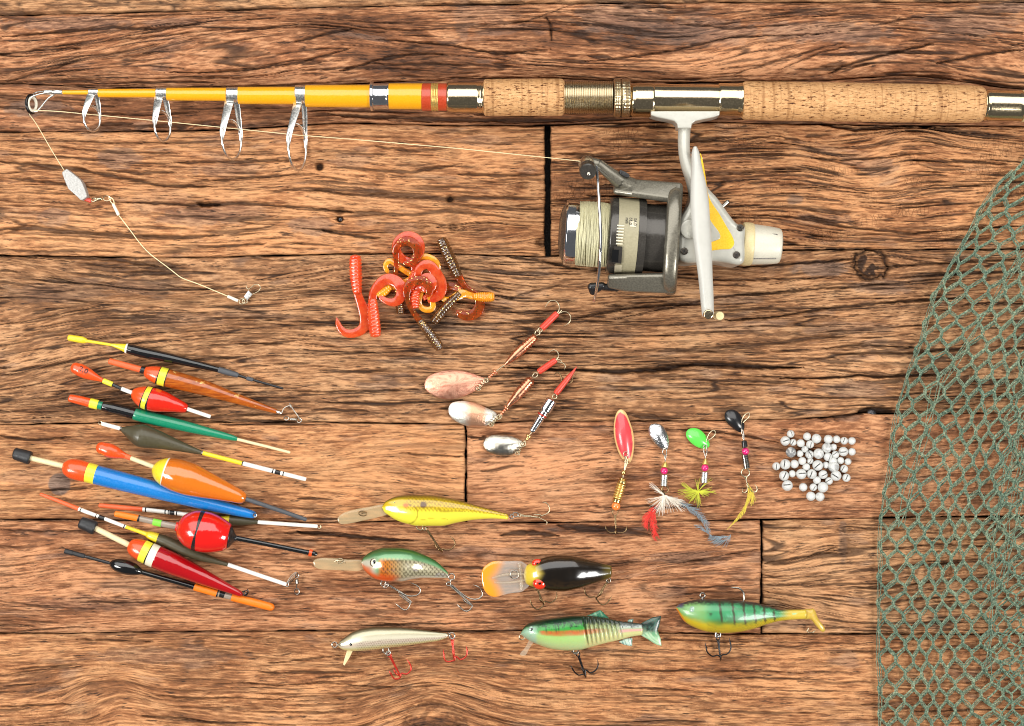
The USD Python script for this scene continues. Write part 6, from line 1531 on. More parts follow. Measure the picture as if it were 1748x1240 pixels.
fish(t, 'body', [(616.5, 960), (617.5, 955.5), (624.5, 947.8), (640, 939), (659, 934.8), (680.7, 935), (704, 939), (723, 946.8), (742.6, 957), (765.8, 978.5)], [(616.5, 964), (618.7, 969), (628.4, 980.7), (644, 990), (663, 992.9), (684.5, 992.9), (704, 989), (723, 986.9), (742.6, 986.9), (765.8, 987)], [6, 22, 28, 27, 22, 14, 8, 4], .0105, p_green, 'lure_pearl')
ez = fish.surf(639.6, 961)
e = t.part('eye', ball(639.8, 961, 8.4, ez - .0016, (1, 1, .6)), 'steel_dark', 60)
t.part('iris', ball(639.8, 961, 7.4, ez - .0012, (1, 1, .62)), 'eye_white', 60, parent=e)
t.part('pupil', ball(639.2, 960.5, 3.6, ez - .0001, (1, 1.25, .5)), 'eye_black', 60, parent=e)
m, _ = plate(zz(F1, [(74, 722), (90, 700), (140, 686), (220, 686), (300, 690), (400, 700), (510, 712), (522, 740), (520, 775), (480, 800), (400, 800), (300, 795), (200, 792), (130, 785), (85, 760)]), .0085, .0018, .0004)
lp = t.part('diving_lip', m, 'clear_plastic', 60)
t.part('lip_eye', join(ringm(*F1(315, 712), 4.6, 1.0, .0098, .9), wire([(*F1(262, 716), .0095), (*F1(300, 708), .0105), (*F1(340, 716), .0105), (*F1(360, 730), .0095)], 1.0)), 'gold_wire', 60, parent=lp)
t.part('split_ring', join(ringm(*F1(695, 912), 4.6, 1.0, .005), ringm(*F1(718, 932), 4.6, 1.0, .005, .6, ang=.8)), 'steel_wire', 60)
t.part('treble_hook', treble([F1(724, 916), F1(868, 1000)], [zz(F1, [(905, 1018), (955, 1022), (1000, 1008), (1022, 968), (995, 932), (924, 900)])], 1.25, .0042, 3), 'steel_wire', 60)
t.part('treble_hook', join(treble([F1(836, 985), F1(940, 1072)], [zz(F1, [(926, 1100), (912, 1130), (885, 1145), (842, 1122), (798, 1084)])], 1.25, .0036, 1.5), wire(zz(F1, [(834, 1010), (880, 1045), (930, 1084)]), 1.1, .003)), 'steel_wire', 60)
t.part('split_ring', join(ringm(*F1(1297, 852), 5.2, 1.2, .005), wire(zz(F1, [(1290, 875), (1282, 900), (1262, 905)]), 1.2, .0045)), 'steel_wire', 60)
t.part('treble_hook', join(treble([F1(1270, 914), F1(1482, 1106)], [zz(F1, [(1468, 1130), (1450, 1148), (1424, 1156), (1385, 1135), (1342, 1092)]), [(*F1(1430, 1080), .005), (*F1(1390, 1045), .006)]], 1.25, .004, 3.4), wire(zz(F1, [(1300, 925), (1410, 1018), (1455, 1042), (1530, 1046), (1568, 1005), (1545, 950), (1484, 922)]), 1.25, .0042, 40, tip=True)), 'steel_wire', 60)

# brown crankbait seen from above
t = Thing('crank_lure', 'glossy dark brown fat lure with two red eyes and broad clear and orange lip', 'fish lure', P(970, 980, 0), GL)


def p_brown(u, v, x, y):
    n = fbn(x, y, 21, 30, 2.0)
    c = mixc(lin(18, 12, 6), lin(44, 30, 13), sst(.35, .7, np.abs(v) + .5 * (n - .5)))
    st = sst(.3, .0, np.abs(np.sin(x / 7.2 + 6 * (n - .5))))
    c = mixc(c, lin(24, 16, 8), .8 * st)
    c = mixc(c, lin(92, 78, 20), sst(1022, 1042, x) * .8)
    nose = sst(926, 906, x + 9 * np.abs(v) ** 2 * 0 + 14 * (np.abs(v) - .5))
    c = mixc(c, lin(214, 186, 60), nose)
    c = mixc(c, lin(222, 206, 160), sst(900, 893, x) * .8)
    return c


fish(t, 'body', zz(F3, [(585, 480), (592, 455), (620, 408), (680, 375), (780, 328), (870, 305), (960, 296), (1080, 300), (1200, 325), (1350, 365), (1450, 393), (1528, 414)]), zz(F3, [(585, 540), (592, 568), (620, 610), (680, 637), (780, 662), (870, 685), (1000, 690), (1150, 665), (1300, 615), (1440, 568), (1528, 532)]), [8, 22, 27, 28, 26, 20, 13, 8], .0115, p_brown, 'lure_gloss', ex=.85)
t.parts = None
for (ex_, ey_, rx, sq, dz) in ((732, 387, 9.4, .82, -.0025), (757, 597, 11.6, .92, -.0022)):
    x, y = F3(ex_, ey_); zt = fish.surf(x, y)
    e = t.part('eye', ball(x, y, rx, max(zt, .008) + dz + .0012, (1, sq, .62)), 'eye_red', 60)
    t.part('pupil', ball(x, y + .6, rx * .46, max(zt, .008) + dz + .0012 + rx * PX * .40, (1, .9, .5)), 'eye_black', 60, parent=e)
m, uv = plate(zz(F3, [(640, 420), (600, 385), (570, 368), (430, 362), (300, 360), (250, 368), (205, 392), (165, 425), (145, 460), (135, 520), (138, 570), (150, 630), (175, 685), (205, 718), (240, 738), (290, 745), (340, 735), (420, 712), (500, 700), (570, 688), (606, 662), (640, 632), (650, 520)]), .0085, .0022, .0004, rings=18, n=110, paint=lambda x, y: (0, 0, 0), tiltx=0.00002)
a = np.array([(0, 0)])


def lip_col(x, y):
    zx, zy = (x - 800) * 6.243, (y - 900) * 6.243
    d = (zx - 200) / 190 + .0
    k = 1 - sst(.25, 1.15, d + .9 * (1 - min(abs(zy - 545) / 190, 1)) ** 1.5 * .55)
    return (float(k) * .92,) * 3


m, pc = plate(zz(F3, [(640, 420), (600, 385), (570, 368), (430, 362), (300, 360), (250, 368), (205, 392), (165, 425), (145, 460), (135, 520), (138, 570), (150, 630), (175, 685), (205, 718), (240, 738), (290, 745), (340, 735), (420, 712), (500, 700), (570, 688), (606, 662), (640, 632), (650, 520)]), .0085, .0022, .0004, rings=18, n=110, paint=lip_col)
lp = t.part('diving_lip', m, 'lip_tinted', 60, paint=pc)
t.part('lip_rib', join(wire([(*F3(250, 545), .0098), (*F3(400, 505), .0106), (*F3(590, 500), .0116)], 2.2), wire([(*F3(270, 590), .0098), (*F3(420, 592), .0104), (*F3(600, 566), .0116)], 2.0), wire([(*F3(540, 385), .0102), (*F3(560, 520), .0106), (*F3(560, 665), .0102)], 3.2)), 'clear_smoke', 60, parent=lp)
t.part('lip_eye', ringm(*F3(488, 505), 7.2, 1.0, .0112), 'steel_wire', 60, parent=lp)
t.part('treble_hook', treble([F3(728, 655), F3(800, 826)], [zz(F3, [(812, 790), (850, 802), (890, 798), (925, 770), (940, 730), (934, 690)]), zz(F3, [(780, 850), (735, 876), (700, 862), (672, 825), (652, 752)]), [(*F3(795, 812), .005), (*F3(770, 790), .0085), (*F3(750, 730), .0085)]], 1.15, .004, 2.4), 'bronze_wire', 60)
t.part('treble_hook', treble([F3(1498, 556), F3(1358, 762)], [zz(F3, [(1345, 744), (1300, 748), (1262, 728), (1238, 690), (1246, 634)]), zz(F3, [(1378, 790), (1400, 815), (1442, 826), (1490, 792), (1530, 728)]), [(*F3(1372, 745), .005), (*F3(1400, 725), .0085), (*F3(1440, 660), .0085)]], 1.15, .004, 2.4), 'bronze_wire', 60)
t.part('tail_ring', ringm(*F3(1492, 568), 3.4, 1.0, .006), 'steel_wire', 60)

# slim silver minnow
t = Thing('minnow_lure', 'slim silver and olive minnow lure with red treble hooks', 'fish lure', P(670, 1090, 0), GL)


def p_minnow(u, v, x, y):
    c = mixc(lin(186, 178, 146), lin(224, 216, 190), sst(-.45, .0, v))
    c = mixc(c, lin(58, 50, 26), .95 * sst(-.45, -.92, v))
    c = mixc(c, lin(204, 178, 160), .6 * sst(.1, .35, v) * sst(.75, .5, v))
    c = mixc(c, lin(206, 192, 120), .8 * sst(.5, .85, v))
    dots = sst(.42, .25, np.hypot((x / 4.2 + .5 * (np.floor(y / 3.2) % 2)) % 1 - .5, (y / 3.2) % 1 - .5)) * sst(.12, .3, v) * sst(604, 614, x)
    c = mixc(c, lin(120, 92, 78), .62 * dots)
    c = mixc(c, lin(70, 64, 44), .8 * sst(592, 578, x) * sst(.6, .2, np.abs(v)))
    return c


fish(t, 'body', [(576, 1101), (577, 1098.5), (586.8, 1089.7), (602.9, 1078.4), (622, 1072), (646, 1069.6), (670, 1070), (694, 1071.6), (726, 1075.6), (765, 1081.3)], [(576, 1103), (578.8, 1105.7), (586.8, 1110), (604.5, 1112), (630, 1110.5), (662, 1106.5), (694, 1102.5), (726, 1097.7), (750, 1093.7), (765, 1088)], [4, 13, 17, 17, 14, 10, 6, 3], .0068, p_minnow, 'lure_pearl')
eye(t, *F4(308, 373), 4.4, 'eye_yellow', fish.surf(*F4(308, 373)) - .0010, .72)
t.part('nose_ring', ringm(*F4(132, 380), 4.6, 1.1, .006), 'steel_wire', 60)
t.part('diving_lip', slab(zz(F4, [(262, 448), (285, 440), (330, 438), (290, 520), (238, 602), (222, 592), (240, 520)]), .0035, .0062, .8, 2, smooth=False), 'cream_plastic', 35)
t.part('split_ring', join(ringm(*F4(680, 440), 5.4, 1.1, .0045), ringm(*F4(704, 468), 4.4, 1.1, .0045, .7, ang=.8)), 'steel_wire', 60)
t.part('treble_hook', treble([F4(716, 488), F4(836, 722)], [zz(F4, [(845, 684), (885, 694), (925, 675), (948, 636), (936, 585), (898, 534)]), zz(F4, [(820, 738), (775, 744), (740, 705), (712, 658)]), [(*F4(824, 712), .0055), (*F4(790, 690), .0075), (*F4(758, 636), .0075)]], 1.35, .0036, 3), 'red_hook', 60)
t.part('split_ring', join(ringm(*F4(1382, 284), 5, 1.2, .006), wire(zz(F4, [(1338, 250), (1362, 275), (1385, 310)]), 1.3, .006)), 'steel_wire', 60)
t.part('treble_hook', treble([F4(1384, 318), F4(1410, 548)], [zz(F4, [(1428, 505), (1462, 534), (1505, 528), (1540, 490), (1546, 440), (1528, 388)]), zz(F4, [(1385, 552), (1345, 560), (1312, 548), (1298, 500), (1288, 425)]), [(*F4(1404, 530), .0055), (*F4(1396, 480), .0075), (*F4(1392, 430), .0075)]], 1.35, .0036, 3), 'red_hook', 60)

# trout swimbait
t = Thing('swim_lure', 'jointed trout-shaped soft lure, green with a red stripe and forked tail', 'fish lure', P(1000, 1080, 0), GL)


def trout_groove(x, y, a=None):
    zx, zy = (x - 860) * 5.827, (y - 1000) * 5.827
    d = 0.0
    for k in range(9):
        c0 = 800 + 44 * k + (zy - 350) * .17
        if 315 < zy < 640:
            d = max(d, (.24 if k else .3) * math.exp(-((zx - c0) / 9.0) ** 2))
    return d


def p_trout(u, v, x, y):
    zx, zy = (x - 860) * 5.827, (y - 1000) * 5.827
    c = mixc(lin(48, 148, 54), lin(158, 192, 112), sst(-.12, .3, v))
    c = mixc(c, lin(178, 190, 138), sst(.3, .9, v) * .8)
    mid = sst(780, 860, zx)
    c = mixc(c, mixc(lin(168, 172, 124), lin(200, 192, 132), sst(-.1, .6, v)), mid * .85)
    c = mixc(c, lin(186, 196, 196), sst(1120, 1180, zx) * sst(.0, -.4, v) * .8)
    c = mixc(c, lin(214, 158, 150), sst(1120, 1180, zx) * sst(.25, .1, np.abs(v - .1)) * .9)
    band = sst(.2, .1, np.abs(v + .02 - .0 * u)) * sst(330, 390, zx) * sst(1130, 800, zx)
    c = mixc(c, lin(200, 74, 34), band * (.7 + .5 * (fbn(x, y, 31, 6, 2) - .5)))
    back = sst(-.28, -.72, v + .5 * (fbn(x, y, 32, 3.0, 2.0) - .5))
    c = mixc(c, lin(12, 34, 26), back * .96)
    spk = sst(.62, .72, fbn(x, y, 33, 2.2, 2.2)) * sst(.05, -.3, v)
    c = mixc(c, lin(14, 30, 24), .8 * spk)
    head = sst(350, 300, zx)
    c = mixc(c, lin(146, 176, 156), head * sst(-.75, -.3, v) * .8)
    for k in range(9):
        c0 = 800 + 44 * k + (zy - 350) * .17
        c = mixc(c, lin(60, 74, 44), .62 * np.exp(-((zx - c0) / 7.0) ** 2) * sst(-.9, -.3, v + 0 * zx) * sst(1.0, .6, v))
    for gx in (400, 500):
        g = np.abs(zx - gx - 24 * np.sin((zy - 370) / 60))
        c = mixc(c, lin(20, 60, 40), .6 * sst(12, 4, g) * sst(.1, -.2, v))
    return c


fish(t, 'body', zz(F5, [(168, 470), (176, 450), (190, 425), (260, 370), (380, 340), (550, 315), (700, 300), (830, 300), (1000, 320), (1150, 350), (1300, 370), (1385, 376)]), zz(F5, [(168, 482), (178, 498), (200, 512), (260, 550), (350, 590), (480, 630), (620, 645), (750, 640), (870, 610), (1000, 575), (1150, 540), (1260, 510), (1385, 492)]), [6, 19, 24, 24, 21, 17, 12, 8, 6, 5], .0092, p_trout, 'lure_rubber', n=240, k=72, groove=trout_groove)
fin = lambda ca, cb, horiz=False: (lambda x, y: mixc(ca, cb, np.array(float(sst(.4, .6, fb(np.array([x * .9 if horiz else x * .9 + y * .5]), np.array([y * .05]), 41, 2))[0]))))
for nm, pl, ca, cb, th in (('tail_fin', [(1360, 374), (1420, 345), (1480, 315), (1525, 306), (1566, 300), (1560, 340), (1553, 380), (1540, 420), (1534, 450), (1545, 490), (1562, 530), (1570, 600), (1530, 592), (1490, 572), (1440, 540), (1400, 515), (1360, 492)], lin(26, 58, 44), lin(120, 168, 136), .0022),
                           ('dorsal_fin', [(815, 304), (850, 288), (890, 270), (925, 255), (958, 244), (985, 262), (1010, 288), (1045, 330), (980, 335), (900, 325)], lin(40, 104, 78), lin(96, 152, 116), .0018),
                           ('back_fin', [(1228, 362), (1240, 340), (1262, 333), (1290, 330), (1288, 350), (1280, 374)], lin(56, 96, 84), lin(120, 152, 140), .0018),
                           ('belly_fin', [(1145, 558), (1170, 542), (1200, 526), (1240, 520), (1276, 520), (1278, 560), (1274, 601), (1235, 597), (1195, 588), (1168, 574)], lin(112, 150, 140), lin(186, 208, 190), .0018)):
    col = (lambda ca, cb: lambda x, y: mixc(ca, cb, sst(.35, .65, fb(np.array([(x - y * .4) / 2.4]), np.array([(x + y) / 30]), 42, 2)))[0])(ca, cb)
    if nm == 'tail_fin':
        col = lambda x, y: mixc(mixc(lin(18, 44, 36), lin(60, 96, 84), sst(.5, .7, fb(np.array([(x - y * .4) / 3]), np.array([(x + y) / 3]), 42, 2))), mixc(lin(104, 160, 116), lin(176, 206, 170), sst(.35, .65, fb(np.array([(x * .3 + y) / 2.4]), np.array([x / 30]), 43, 2))), np.array([float(sst(-.2, .25, (y - 1078.5) / 20))]))[0]
    m, pc = plate(zz(F5, pl), .0068, th, .0008, rings=8, n=80, smooth=False if nm == 'tail_fin' else True, paint=col, ctr=F5(1440, 440) if nm == 'tail_fin' else None)
    t.part(nm, m, 'lure_rubber', 60, paint=pc)
eye(t, *F5(282, 436), 6.0, 'eye_clear_ring', fish.surf(*F5(282, 436)) - .0012, .55)
m, _ = plate(zz(F5, [(282, 508), (312, 522), (265, 610), (215, 692), (188, 700), (162, 688), (215, 610)]), .0055, .0012, .0)
t.part('diving_lip', m, 'clear_smoke', 60)
t.part('nose_ring', ringm(*F5(180, 512), 4.6, 1.1, .006), 'gold_wire', 60)
t.part('hook_hanger', join(wire(zz(F5, [(672, 650), (690, 662), (730, 660), (748, 648)]), 1.3, .0055), ringm(*F5(716, 656), 4.2, 1.3, .005)), 'steel_wire', 60)
t.part('treble_hook', treble([F5(738, 682), F5(816, 912)], [zz(F5, [(818, 838), (850, 864), (885, 860), (920, 834), (938, 790), (930, 730)]), zz(F5, [(790, 882), (750, 890), (715, 870), (690, 840), (664, 788)]), [(*F5(806, 890), .006), (*F5(790, 850), .0085), (*F5(770, 800), .0085)]], 1.3, .0038, 3.2), 'black_hook', 60)

# perch swimbait
t = Thing('swim_lure', 'green perch-shaped soft lure with dark bars and yellow paddle tail', 'fish lure', P(1265, 1052, 0), GL)


def p_perch(u, v, x, y):
    zx, zy = (x - 1130) * 5.827, (y - 980) * 5.827
    c = mixc(lin(66, 156, 104), lin(84, 130, 52), sst(.1, .45, v))
    c = mixc(c, lin(132, 168, 96), sst(520, 380, zx) * .7)
    c = mixc(c, lin(196, 172, 34), sst(.25, .75, v + .25 * (fbn(x, y, 51, 12, 6) - .5)))
    c = mixc(c, lin(206, 176, 60), sst(1150, 1290, zx))
    sh = sst(.5, .7, fbn(x, y, 52, 14, 8)) * sst(560, 640, zx) * sst(.3, .0, np.abs(v + .15))
    c = mixc(c, lin(150, 224, 190), .7 * sh)
    sc = scales(x, y, 4.4, 5.2)
    c = mixc(c, lin(50, 72, 40), .5 * sc * sst(430, 480, zx) * sst(1400, 1100, zx))
    back = sst(-.55, -.9, v + .35 * (fbn(x, y, 53, 3, 2) - .5))
    c = mixc(c, lin(36, 26, 40), back * .95 * sst(1300, 1150, zx))
    for bx, y0, y1 in ((585, 260, 480), (710, 270, 510), (818, 280, 510), (922, 300, 490), (1016, 320, 480), (1112, 370, 470)):
        d = np.abs(zx - bx - .12 * (zy - 380) + 22 * (fbn(x, y, 54, 4, 2) - .5))
        c = mixc(c, lin(58, 42, 26), .85 * sst(16, 6, d) * sst(y0 - 20, y0 + 10, zy) * sst(y1 + 25, y1 - 25, zy))
    c = mixc(c, lin(50, 56, 36), .8 * sst(20, 8, np.hypot((zx - 485) * .8, zy - 402)))
    c = mixc(c, lin(70, 62, 96), .85 * sst(235, 190, zx) * sst(-.2, -.5, v))
    mo = sst(16, 6, np.abs((zx - 140) - (zy - 340) * .62)) * sst(330, 350, zy) * sst(500, 470, zy)
    c = mixc(c, lin(228, 134, 30), .95 * np.maximum(mo, sst(20, 5, zx - 130 - (zy - 330) * .55) * (zy > 345)))
    return c


fish(t, 'body', zz(F6, [(133, 338), (140, 325), (200, 290), (300, 262), (400, 250), (550, 250), (750, 262), (900, 280), (1050, 315), (1200, 355), (1350, 355), (1440, 353)]), zz(F6, [(133, 345), (155, 375), (220, 470), (330, 535), (450, 575), (600, 590), (750, 580), (900, 550), (1050, 500), (1200, 465), (1350, 452), (1440, 447)]), [5, 20, 27, 28, 26, 21, 15, 10, 7, 6], .0105, p_perch, 'lure_rubber', n=220, k=72)
m, pc = plate(zz(F6, [(1420, 352), (1470, 348), (1502, 343), (1526, 368), (1542, 412), (1580, 480), (1622, 562), (1602, 578), (1562, 552), (1512, 492), (1472, 452), (1420, 448)]), .0085, .0034, .0012, rings=8, n=80, paint=lambda x, y: lin(196, 164, 68), ctr=F6(1490, 415))
t.part('paddle_tail', m, 'lure_rubber', 60, paint=pc)
x, y = F6(312, 358)
e = t.part('eye', ball(x, y, 8.6, fish.surf(x, y) - .0026, (1, 1, .9)), 'eye_clear_ring', 60)
t.part('iris', ball(x, y, 6.6, fish.surf(x, y) - .0017, (1, 1, .8)), 'float_olive', 60, parent=e)
t.part('line_eye', join(ringm(*F6(403, 213), 4.0, 1.5, .0105), body([(*F6(403, 228), 2), (*F6(403, 256), 2.4)], .0105, sides=10)), 'steel_dark', 60)
t.part('single_hook', wire(zz(F6, [(808, 280), (812, 258), (818, 214), (800, 168), (765, 142), (735, 138), (686, 134)]), 1.6, .0095, 36, tip=True), 'steel_wire', 60)
t.part('hook_hanger', join(ringm(*F6(558, 600), 4.4, 1.5, .006), ringm(*F6(548, 618), 3.0, 1.3, .006, .8)), 'chrome', 60)
t.part('treble_hook', treble([F6(556, 640), F6(580, 826)], [zz(F6, [(548, 808), (510, 820), (480, 806), (450, 775), (440, 735), (428, 680)]), zz(F6, [(600, 805), (640, 800), (672, 772), (686, 735), (682, 690), (668, 632)]), [(*F6(584, 860), .005), (*F6(586, 850), .008), (*F6(574, 790), .0085)]], 1.3, .0038, 3), 'black_hook', 60)

# ------------------------------------------------------------------ split shot
paint_mat('shot_paint', rough=0.5, var=0.07, vscale=1500, bump=0.0002, bscale=2600)
SHOTS = [  # zoomed px x, y, radius, slot direction in degrees (None: plain), greyness, label
    (432, 378, 40, -75, .05, 'uppermost small white shot, at the top left of the scatter'),
    (605, 405, 42, None, 0, 'plain white shot left of the larger one in the top middle pair'),
    (705, 428, 50, None, .05, 'larger plain white shot of the top middle pair'),
    (830, 435, 47, None, .05, 'first white shot of the top right row of four, the largest'),
    (918, 435, 40, None, 0, 'second white shot of the top right row of four'),
    (998, 450, 40, 70, 0, 'slotted white shot, third in the top right row of four'),
    (1080, 452, 40, None, 0, 'plain white shot at the right end of the top right row'),
    (375, 452, 50, 20, 0, 'larger white shot with slanting slot below the uppermost shot'),
    (458, 468, 36, 60, .05, 'tiny white shot wedged right of the large one at upper left'),
    (538, 477, 42, None, 0, 'plain white shot below and left of the top middle pair'),
    (638, 488, 42, 80, 0, 'white shot with an upright slot below the top middle pair'),
    (582, 540, 36, None, .25, 'tiny grubby shot below the slotted one in the upper middle'),
    (815, 527, 53, None, .35, 'large greyish shot below the top right row'),
    (885, 518, 36, None, .2, 'small dull shot peeping out right of the large greyish one'),
    (435, 573, 54, None, .8, 'large worn grey shot at the left of the scatter'),
    (530, 588, 36, None, 0, 'small plain shot right of the large worn grey one'),
    (632, 598, 45, -60, .4, 'shot with a bluish grey side left of the middle'),
    (728, 588, 55, None, .3, 'large pale grey shot in the middle of the scatter'),
    (825, 620, 45, 75, 0, 'white shot with a curved slot right of the middle'),
    (905, 598, 40, 35, 0, 'small slotted shot right of the curved-slot one'),
    (990, 565, 50, 8, 0, 'large white shot with a level slot near the right edge'),
    (1080, 567, 40, None, 0, 'plain white shot at the right edge of the second row'),
    (280, 720, 42, 85, 0, 'leftmost white shot, with an upright slot'),
    (375, 700, 54, 82, .1, 'large cream shot with slot, second from the left'),
    (472, 697, 45, None, 0, 'plain white shot right of the large cream slotted one'),
    (555, 665, 42, None, 0, 'plain white shot just left of the tiny slotted middle one'),
    (640, 665, 34, 60, .05, 'tiny slotted shot in the middle of the scatter'),
    (597, 728, 40, None, .15, 'small dull shot below the tiny slotted middle one'),
    (718, 712, 56, 40, 0, 'large white shot with short marks, lower middle'),
    (805, 708, 36, None, .1, 'small shot between two large ones right of the middle'),
    (880, 668, 44, None, .1, 'shot half covered by the large stained one'),
    (888, 725, 58, None, .4, 'large stained shot overlapping its neighbour at right'),
    (960, 660, 38, None, 0, 'small white shot right of the large stained one'),
    (1038, 672, 36, None, .2, 'small dull shot at the right edge of the third row'),
    (998, 748, 42, 60, .05, 'slotted shot below the small white one at right'),
    (362, 822, 53, 65, 0, 'large white shot at lower left with slot at its bottom'),
    (448, 800, 38, None, 0, 'small plain shot between two large ones at lower left'),
    (545, 803, 55, 4, 0, 'largest white shot with a level slot in the lower row'),
    (655, 802, 52, 70, .1, 'cream shot with slot leaning right in the lower row'),
    (775, 808, 47, 25, 0, 'white shot with slot across its top in the lower row'),
    (912, 820, 56, -35, .05, 'large white shot at lower right'),
    (1022, 843, 44, 65, .05, 'lowest white shot on the right edge, with a dark nick'),
    (397, 925, 57, 5, 0, 'large white shot at the lower left corner with marks below'),
    (564, 943, 44, None, 0, 'lone plain shot between lower left corner and bottom group'),
    (672, 943, 40, 60, 0, 'slotted shot touching the large plain one near the bottom'),
    (710, 868, 42, None, .1, 'plain shot above the large one near the bottom'),
    (838, 877, 40, 30, 0, 'small shot with slot at its lower side near the bottom right'),
    (773, 943, 56, None, 0, 'large plain white shot near the bottom'),
    (646, 1038, 49, None, 0, 'left one of the two lowest white shot'),
    (741, 1043, 49, None, .2, 'right one of the two lowest white shot')]
_ic4 = trimesh.creation.icosphere(4)
sr = np.random.default_rng(31)
for k, (zx, zy, zr, slot, grey, label) in enumerate(SHOTS):
    px, py, r = 1280 + zx / 6.2, 680 + zy / 6.2, zr / 6.2
    d = _ic4.vertices
    lump = fb(d[:, 0] * 1.6 + 5 + k, d[:, 1] * 1.6 + d[:, 2] * 1.3 + 7, 61, 2) - .5
    rad = 1 + .06 * lump
    stain = sst(.5, .75, fb(d[:, 0] * 3 + k * 2.3, d[:, 1] * 3 + d[:, 2], 62, 3) + grey * .45 - .1)
    col = mixc(lin(204, 204, 200), lin(128, 128, 128), stain * np.clip(grey * 1.3 + .12, 0, 1))
    if slot is not None:
        a = math.radians(slot); face = np.array([.25 * math.cos(k * 2.1), .25 * math.sin(k * 2.1), 1.0]); face /= np.linalg.norm(face)
        ax = np.array([math.cos(a), math.sin(a), 0]); nn = np.cross(face, ax); nn /= np.linalg.norm(nn)
        off = .25 * math.sin(k * 1.7)
        q = np.abs(d @ nn - off); w = .085; c = sst(w, w * .45, q) * sst(.05, .3, d @ face) * sst(-.75, -.45, (d @ ax) * (1 if k % 2 else -1))
        rad = rad - .5 * c
        col = mixc(col, lin(44, 44, 46), c)
    z = r * PX * .96
    pr = define(numbered('/World/split_shot'), d * rad[:, None] * r * PX + P(px, py, z), _ic4.faces, 'shot_paint', True, col).GetPrim()
    tags(pr, label, 'split shot', 'white split shot scattered on the planks')

# ------------------------------------------------------------------ nails, plug and scraps
mat('nail_iron', lin(70, 68, 70), 0.3, metal=0.8, bump=.0002, bscale=1500)
for px, py, r, z, label in ((1487.5, 707, 8.6, -.0035, 'rounded dark nail head sunk in the hollow beside the net'), (581, 375, 3.4, -.0012, 'small dark nail sunk in the plank above the red lures')):
    v, f = ball(px, py, r, z, (1, 1, .6))
    tags(define(numbered('/World/nail_head'), v, f, 'nail_iron', True).GetPrim(), label, 'nail')
v, f = join(wire(zz(F6, [(1462, 535), (1444, 572), (1458, 582)]), 1.0, .0015), wire(zz(F6, [(1456, 578), (1500, 582), (1508, 574), (1526, 564)]), 1.1, .0015))
tags(define(numbered('/World/wire_scrap'), v, f, 'gold_wire', True).GetPrim(), 'tiny scrap of gold wire lying below the yellow paddle tail', 'wire scrap')

# ------------------------------------------------------------------ the net
MATS['net_twine'] = usdkit.material(stage, '/World/Looks/net_twine', {
    "g": ("geometry", {}), "n": ("noise_texture", {"scale": 900.0, "detail": 3.0}), "n2": ("noise_texture", {"scale": 40.0, "detail": 2.0}),
    "r": ("rgb_ramp", {"ramp": [(.3, lin(58, 80, 70)), (.5, lin(106, 128, 110)), (.72, lin(170, 180, 156))]}), "r2": ("rgb_ramp", {"ramp": [(.35, (.8, .86, .84)), (.65, (1.12, 1.06, .98))]}),
    "x": ("mix_color", {"blend_type": "multiply", "fac": 1.0, "use_clamp": False}), "p": ("principled_bsdf", {"roughness": .55, "specular_ior_level": .3})},
    [("g.position", "n.vector"), ("g.position", "n2.vector"), ("n.fac", "r.fac"), ("n2.fac", "r2.fac"), ("r.color", "x.a"), ("r2.color", "x.b"), ("x.result", "p.base_color")], surface="p.BSDF")
NE = PchipInterpolator([150, 230, 280, 312, 357, 409, 461, 510, 582, 639, 695, 756, 812, 853, 941, 1022, 1103, 1236, 1400], [1850, 1786, 1738, 1706, 1673, 1645, 1617, 1593, 1569, 1548, 1532, 1520, 1514, 1506, 1500, 1498, 1498, 1500, 1500])
nr = random.Random(77)


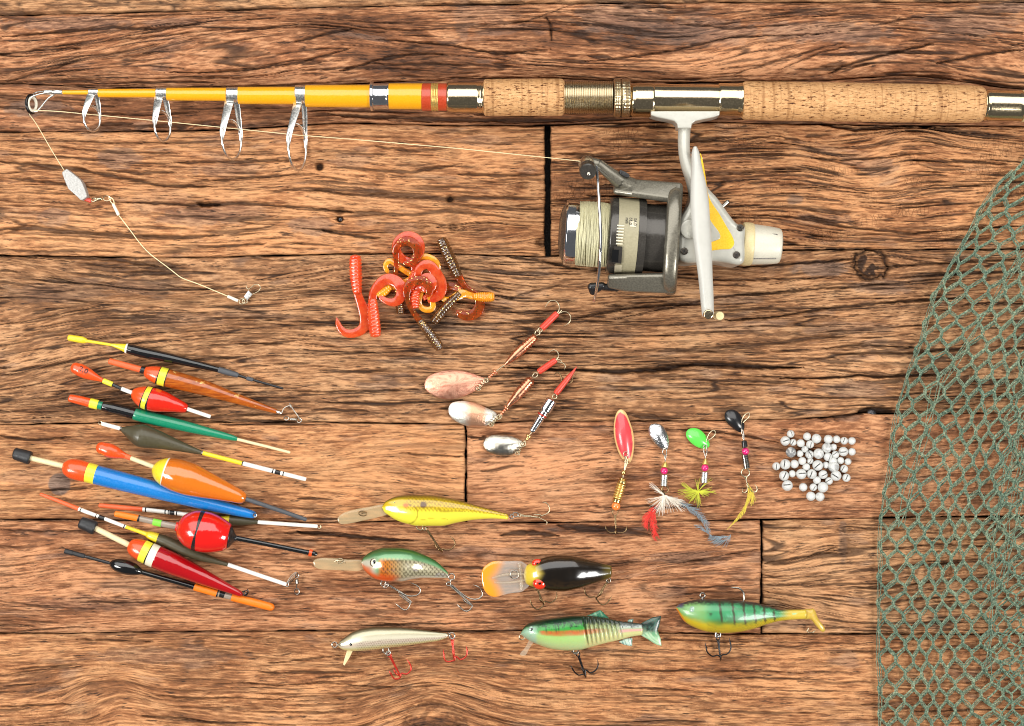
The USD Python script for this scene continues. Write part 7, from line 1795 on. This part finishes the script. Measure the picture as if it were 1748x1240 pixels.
def net_layer(ox, oy, w, p, zb, za, s0=0.0, seed=1, edge_soft=.5, shear=.0, smax=300, fold=14):
    """Hexagonal meshes: zigzag rows joined by short double strands. s runs from the folded edge, t down the picture."""
    e = p * .42; d = p - e
    rows, cols = int(1180 / p), int((smax - s0) / (w / 2)) + 2
    pos = {}
    for j in range(rows):
        for i in range(cols):
            s = s0 + ox * w / 2 + i * w / 2; t = 170 + oy * p + j * p + ((i + j) % 2) * d
            s1 = s - edge_soft * 16 * (1 - math.exp(-max(s, 0) / 16))
            s1 += fold * math.sin(s / 42.0 + t / 260.0 + seed) * min(s / 40, 1)
            n1 = float(fb(np.array([s / 60]), np.array([t / 60]), seed, 2)[0]) - .5
            n3 = float(fb(np.array([s / 26 + 7]), np.array([t / 26]), seed + 4, 2)[0]) - .5
            tt = t + shear * s + 16 * n1 + 3 * n3
            x = float(NE(min(max(tt, 150), 1400))) + max(s1, 0) + 9 * (float(fb(np.array([s / 50 + 3]), np.array([t / 50]), seed + 2, 2)[0]) - .5) + 2.5 * n3
            z = zb + za * float(fb(np.array([s / 50]), np.array([t / 70]), seed + 6, 2)[0])
            k = min(max(s / 14, 0), 1)
            pos[i, j] = (x, tt, .0028 * (1 - k) + z * k)
    ms = []
    for (i, j), a in pos.items():
        nb = [(i + 1, j)]
        if (i + j) % 2:
            nb.append((i, j + 1))
        for q in nb:
            if q not in pos:
                continue
            b = pos[q]
            if max(a[1], b[1]) < 270 or min(a[1], b[1]) > 1330 or min(a[0], b[0]) > 1830 or math.hypot(a[0] - b[0], a[1] - b[1]) > 60:
                continue
            vert = q[1] != j
            L = math.hypot(b[0] - a[0], b[1] - a[1]); nx, ny = -(b[1] - a[1]) / (L + 1e-6), (b[0] - a[0]) / (L + 1e-6)
            for m in range(4 if vert else 3):
                off = (m - (1.5 if vert else 1)) * (1.35 if vert else 1.15); bow = nr.uniform(-1.3, 1.3)
                pts = []
                for k in (0, .33, .67, 1):
                    o = off * (.5 + .5 * math.sin(math.pi * k)) + bow * math.sin(math.pi * k)
                    pts.append((a[0] + (b[0] - a[0]) * k + nx * o, a[1] + (b[1] - a[1]) * k + ny * o, a[2] + (b[2] - a[2]) * k + nr.uniform(0, .0005)))
                ms.append(tube(line3(pts, smooth=False), nr.uniform(.5, .8) * PX, 4, cap=False))
            if nr.random() < .8:      # stray fuzz
                an = nr.uniform(0, 6.28); f = nr.uniform(3, 8); k = nr.random()
                q0 = (a[0] + (b[0] - a[0]) * k, a[1] + (b[1] - a[1]) * k, a[2] + .0003)
                ms.append(tube(line3([q0, (q0[0] + f * .5 * math.cos(an), q0[1] + f * .5 * math.sin(an), q0[2] + .0006), (q0[0] + f * math.cos(an + .5), q0[1] + f * math.sin(an + .5), q0[2])], n=4), np.linspace(.36, .12, 4) * PX, 3, cap=False))
    return join(*ms)


net = Thing('fishing_net', 'grey-green knotted fishing net with small six-sided meshes spread along the right edge', 'fishing net', P(1640, 780, 0))
net.part('lower_layer', net_layer(.14, .16, 29, 24, .0012, .0012, 0, 9, .42, -.045, 300, 8.6), 'net_twine', False, kind='stuff')
net.part('upper_layer', net_layer(0, 0, 29, 24,   .0055, .0045, 0, 9, .35, -.05, 300, 8), 'net_twine', False, kind='stuff')
net.part('folded_layer', net_layer(.2, .7, 29, 24, .0070, .004, 200, 15, .3, -.2, 320, 16), 'net_twine', False, kind='stuff')
ed = []
for k in range(4):
    ph = nr.uniform(0, 6)
    ed.append(tube(np.array([P(float(NE(y)) + 2.2 * math.sin(y / 31 + ph) + 1.5 * k, y, .0026 + .0006 * k) for y in np.linspace(290, 1330, 220)]), .6 * PX, 5))
for x0, y0, x1, y1 in ((1745, 430, 1600, 660), (1600, 660, 1535, 900), (1748, 700, 1700, 900), (1700, 900, 1690, 1150), (1752, 760, 1712, 1000)):
    for k in range(4):
        o = nr.uniform(-7, 7); ph = nr.uniform(0, 6)
        ed.append(tube(line3([(x0 + (x1 - x0) * q + o + 4 * math.sin(q * 9 + ph), y0 + (y1 - y0) * q + 2 * math.sin(q * 15 + ph), .0085 + .001 * math.sin(q * 7 + ph)) for q in np.linspace(0, 1, 14)], n=50), .6 * PX, 4))
net.part('edge_strand', join(*ed), 'net_twine', 60, kind='stuff')
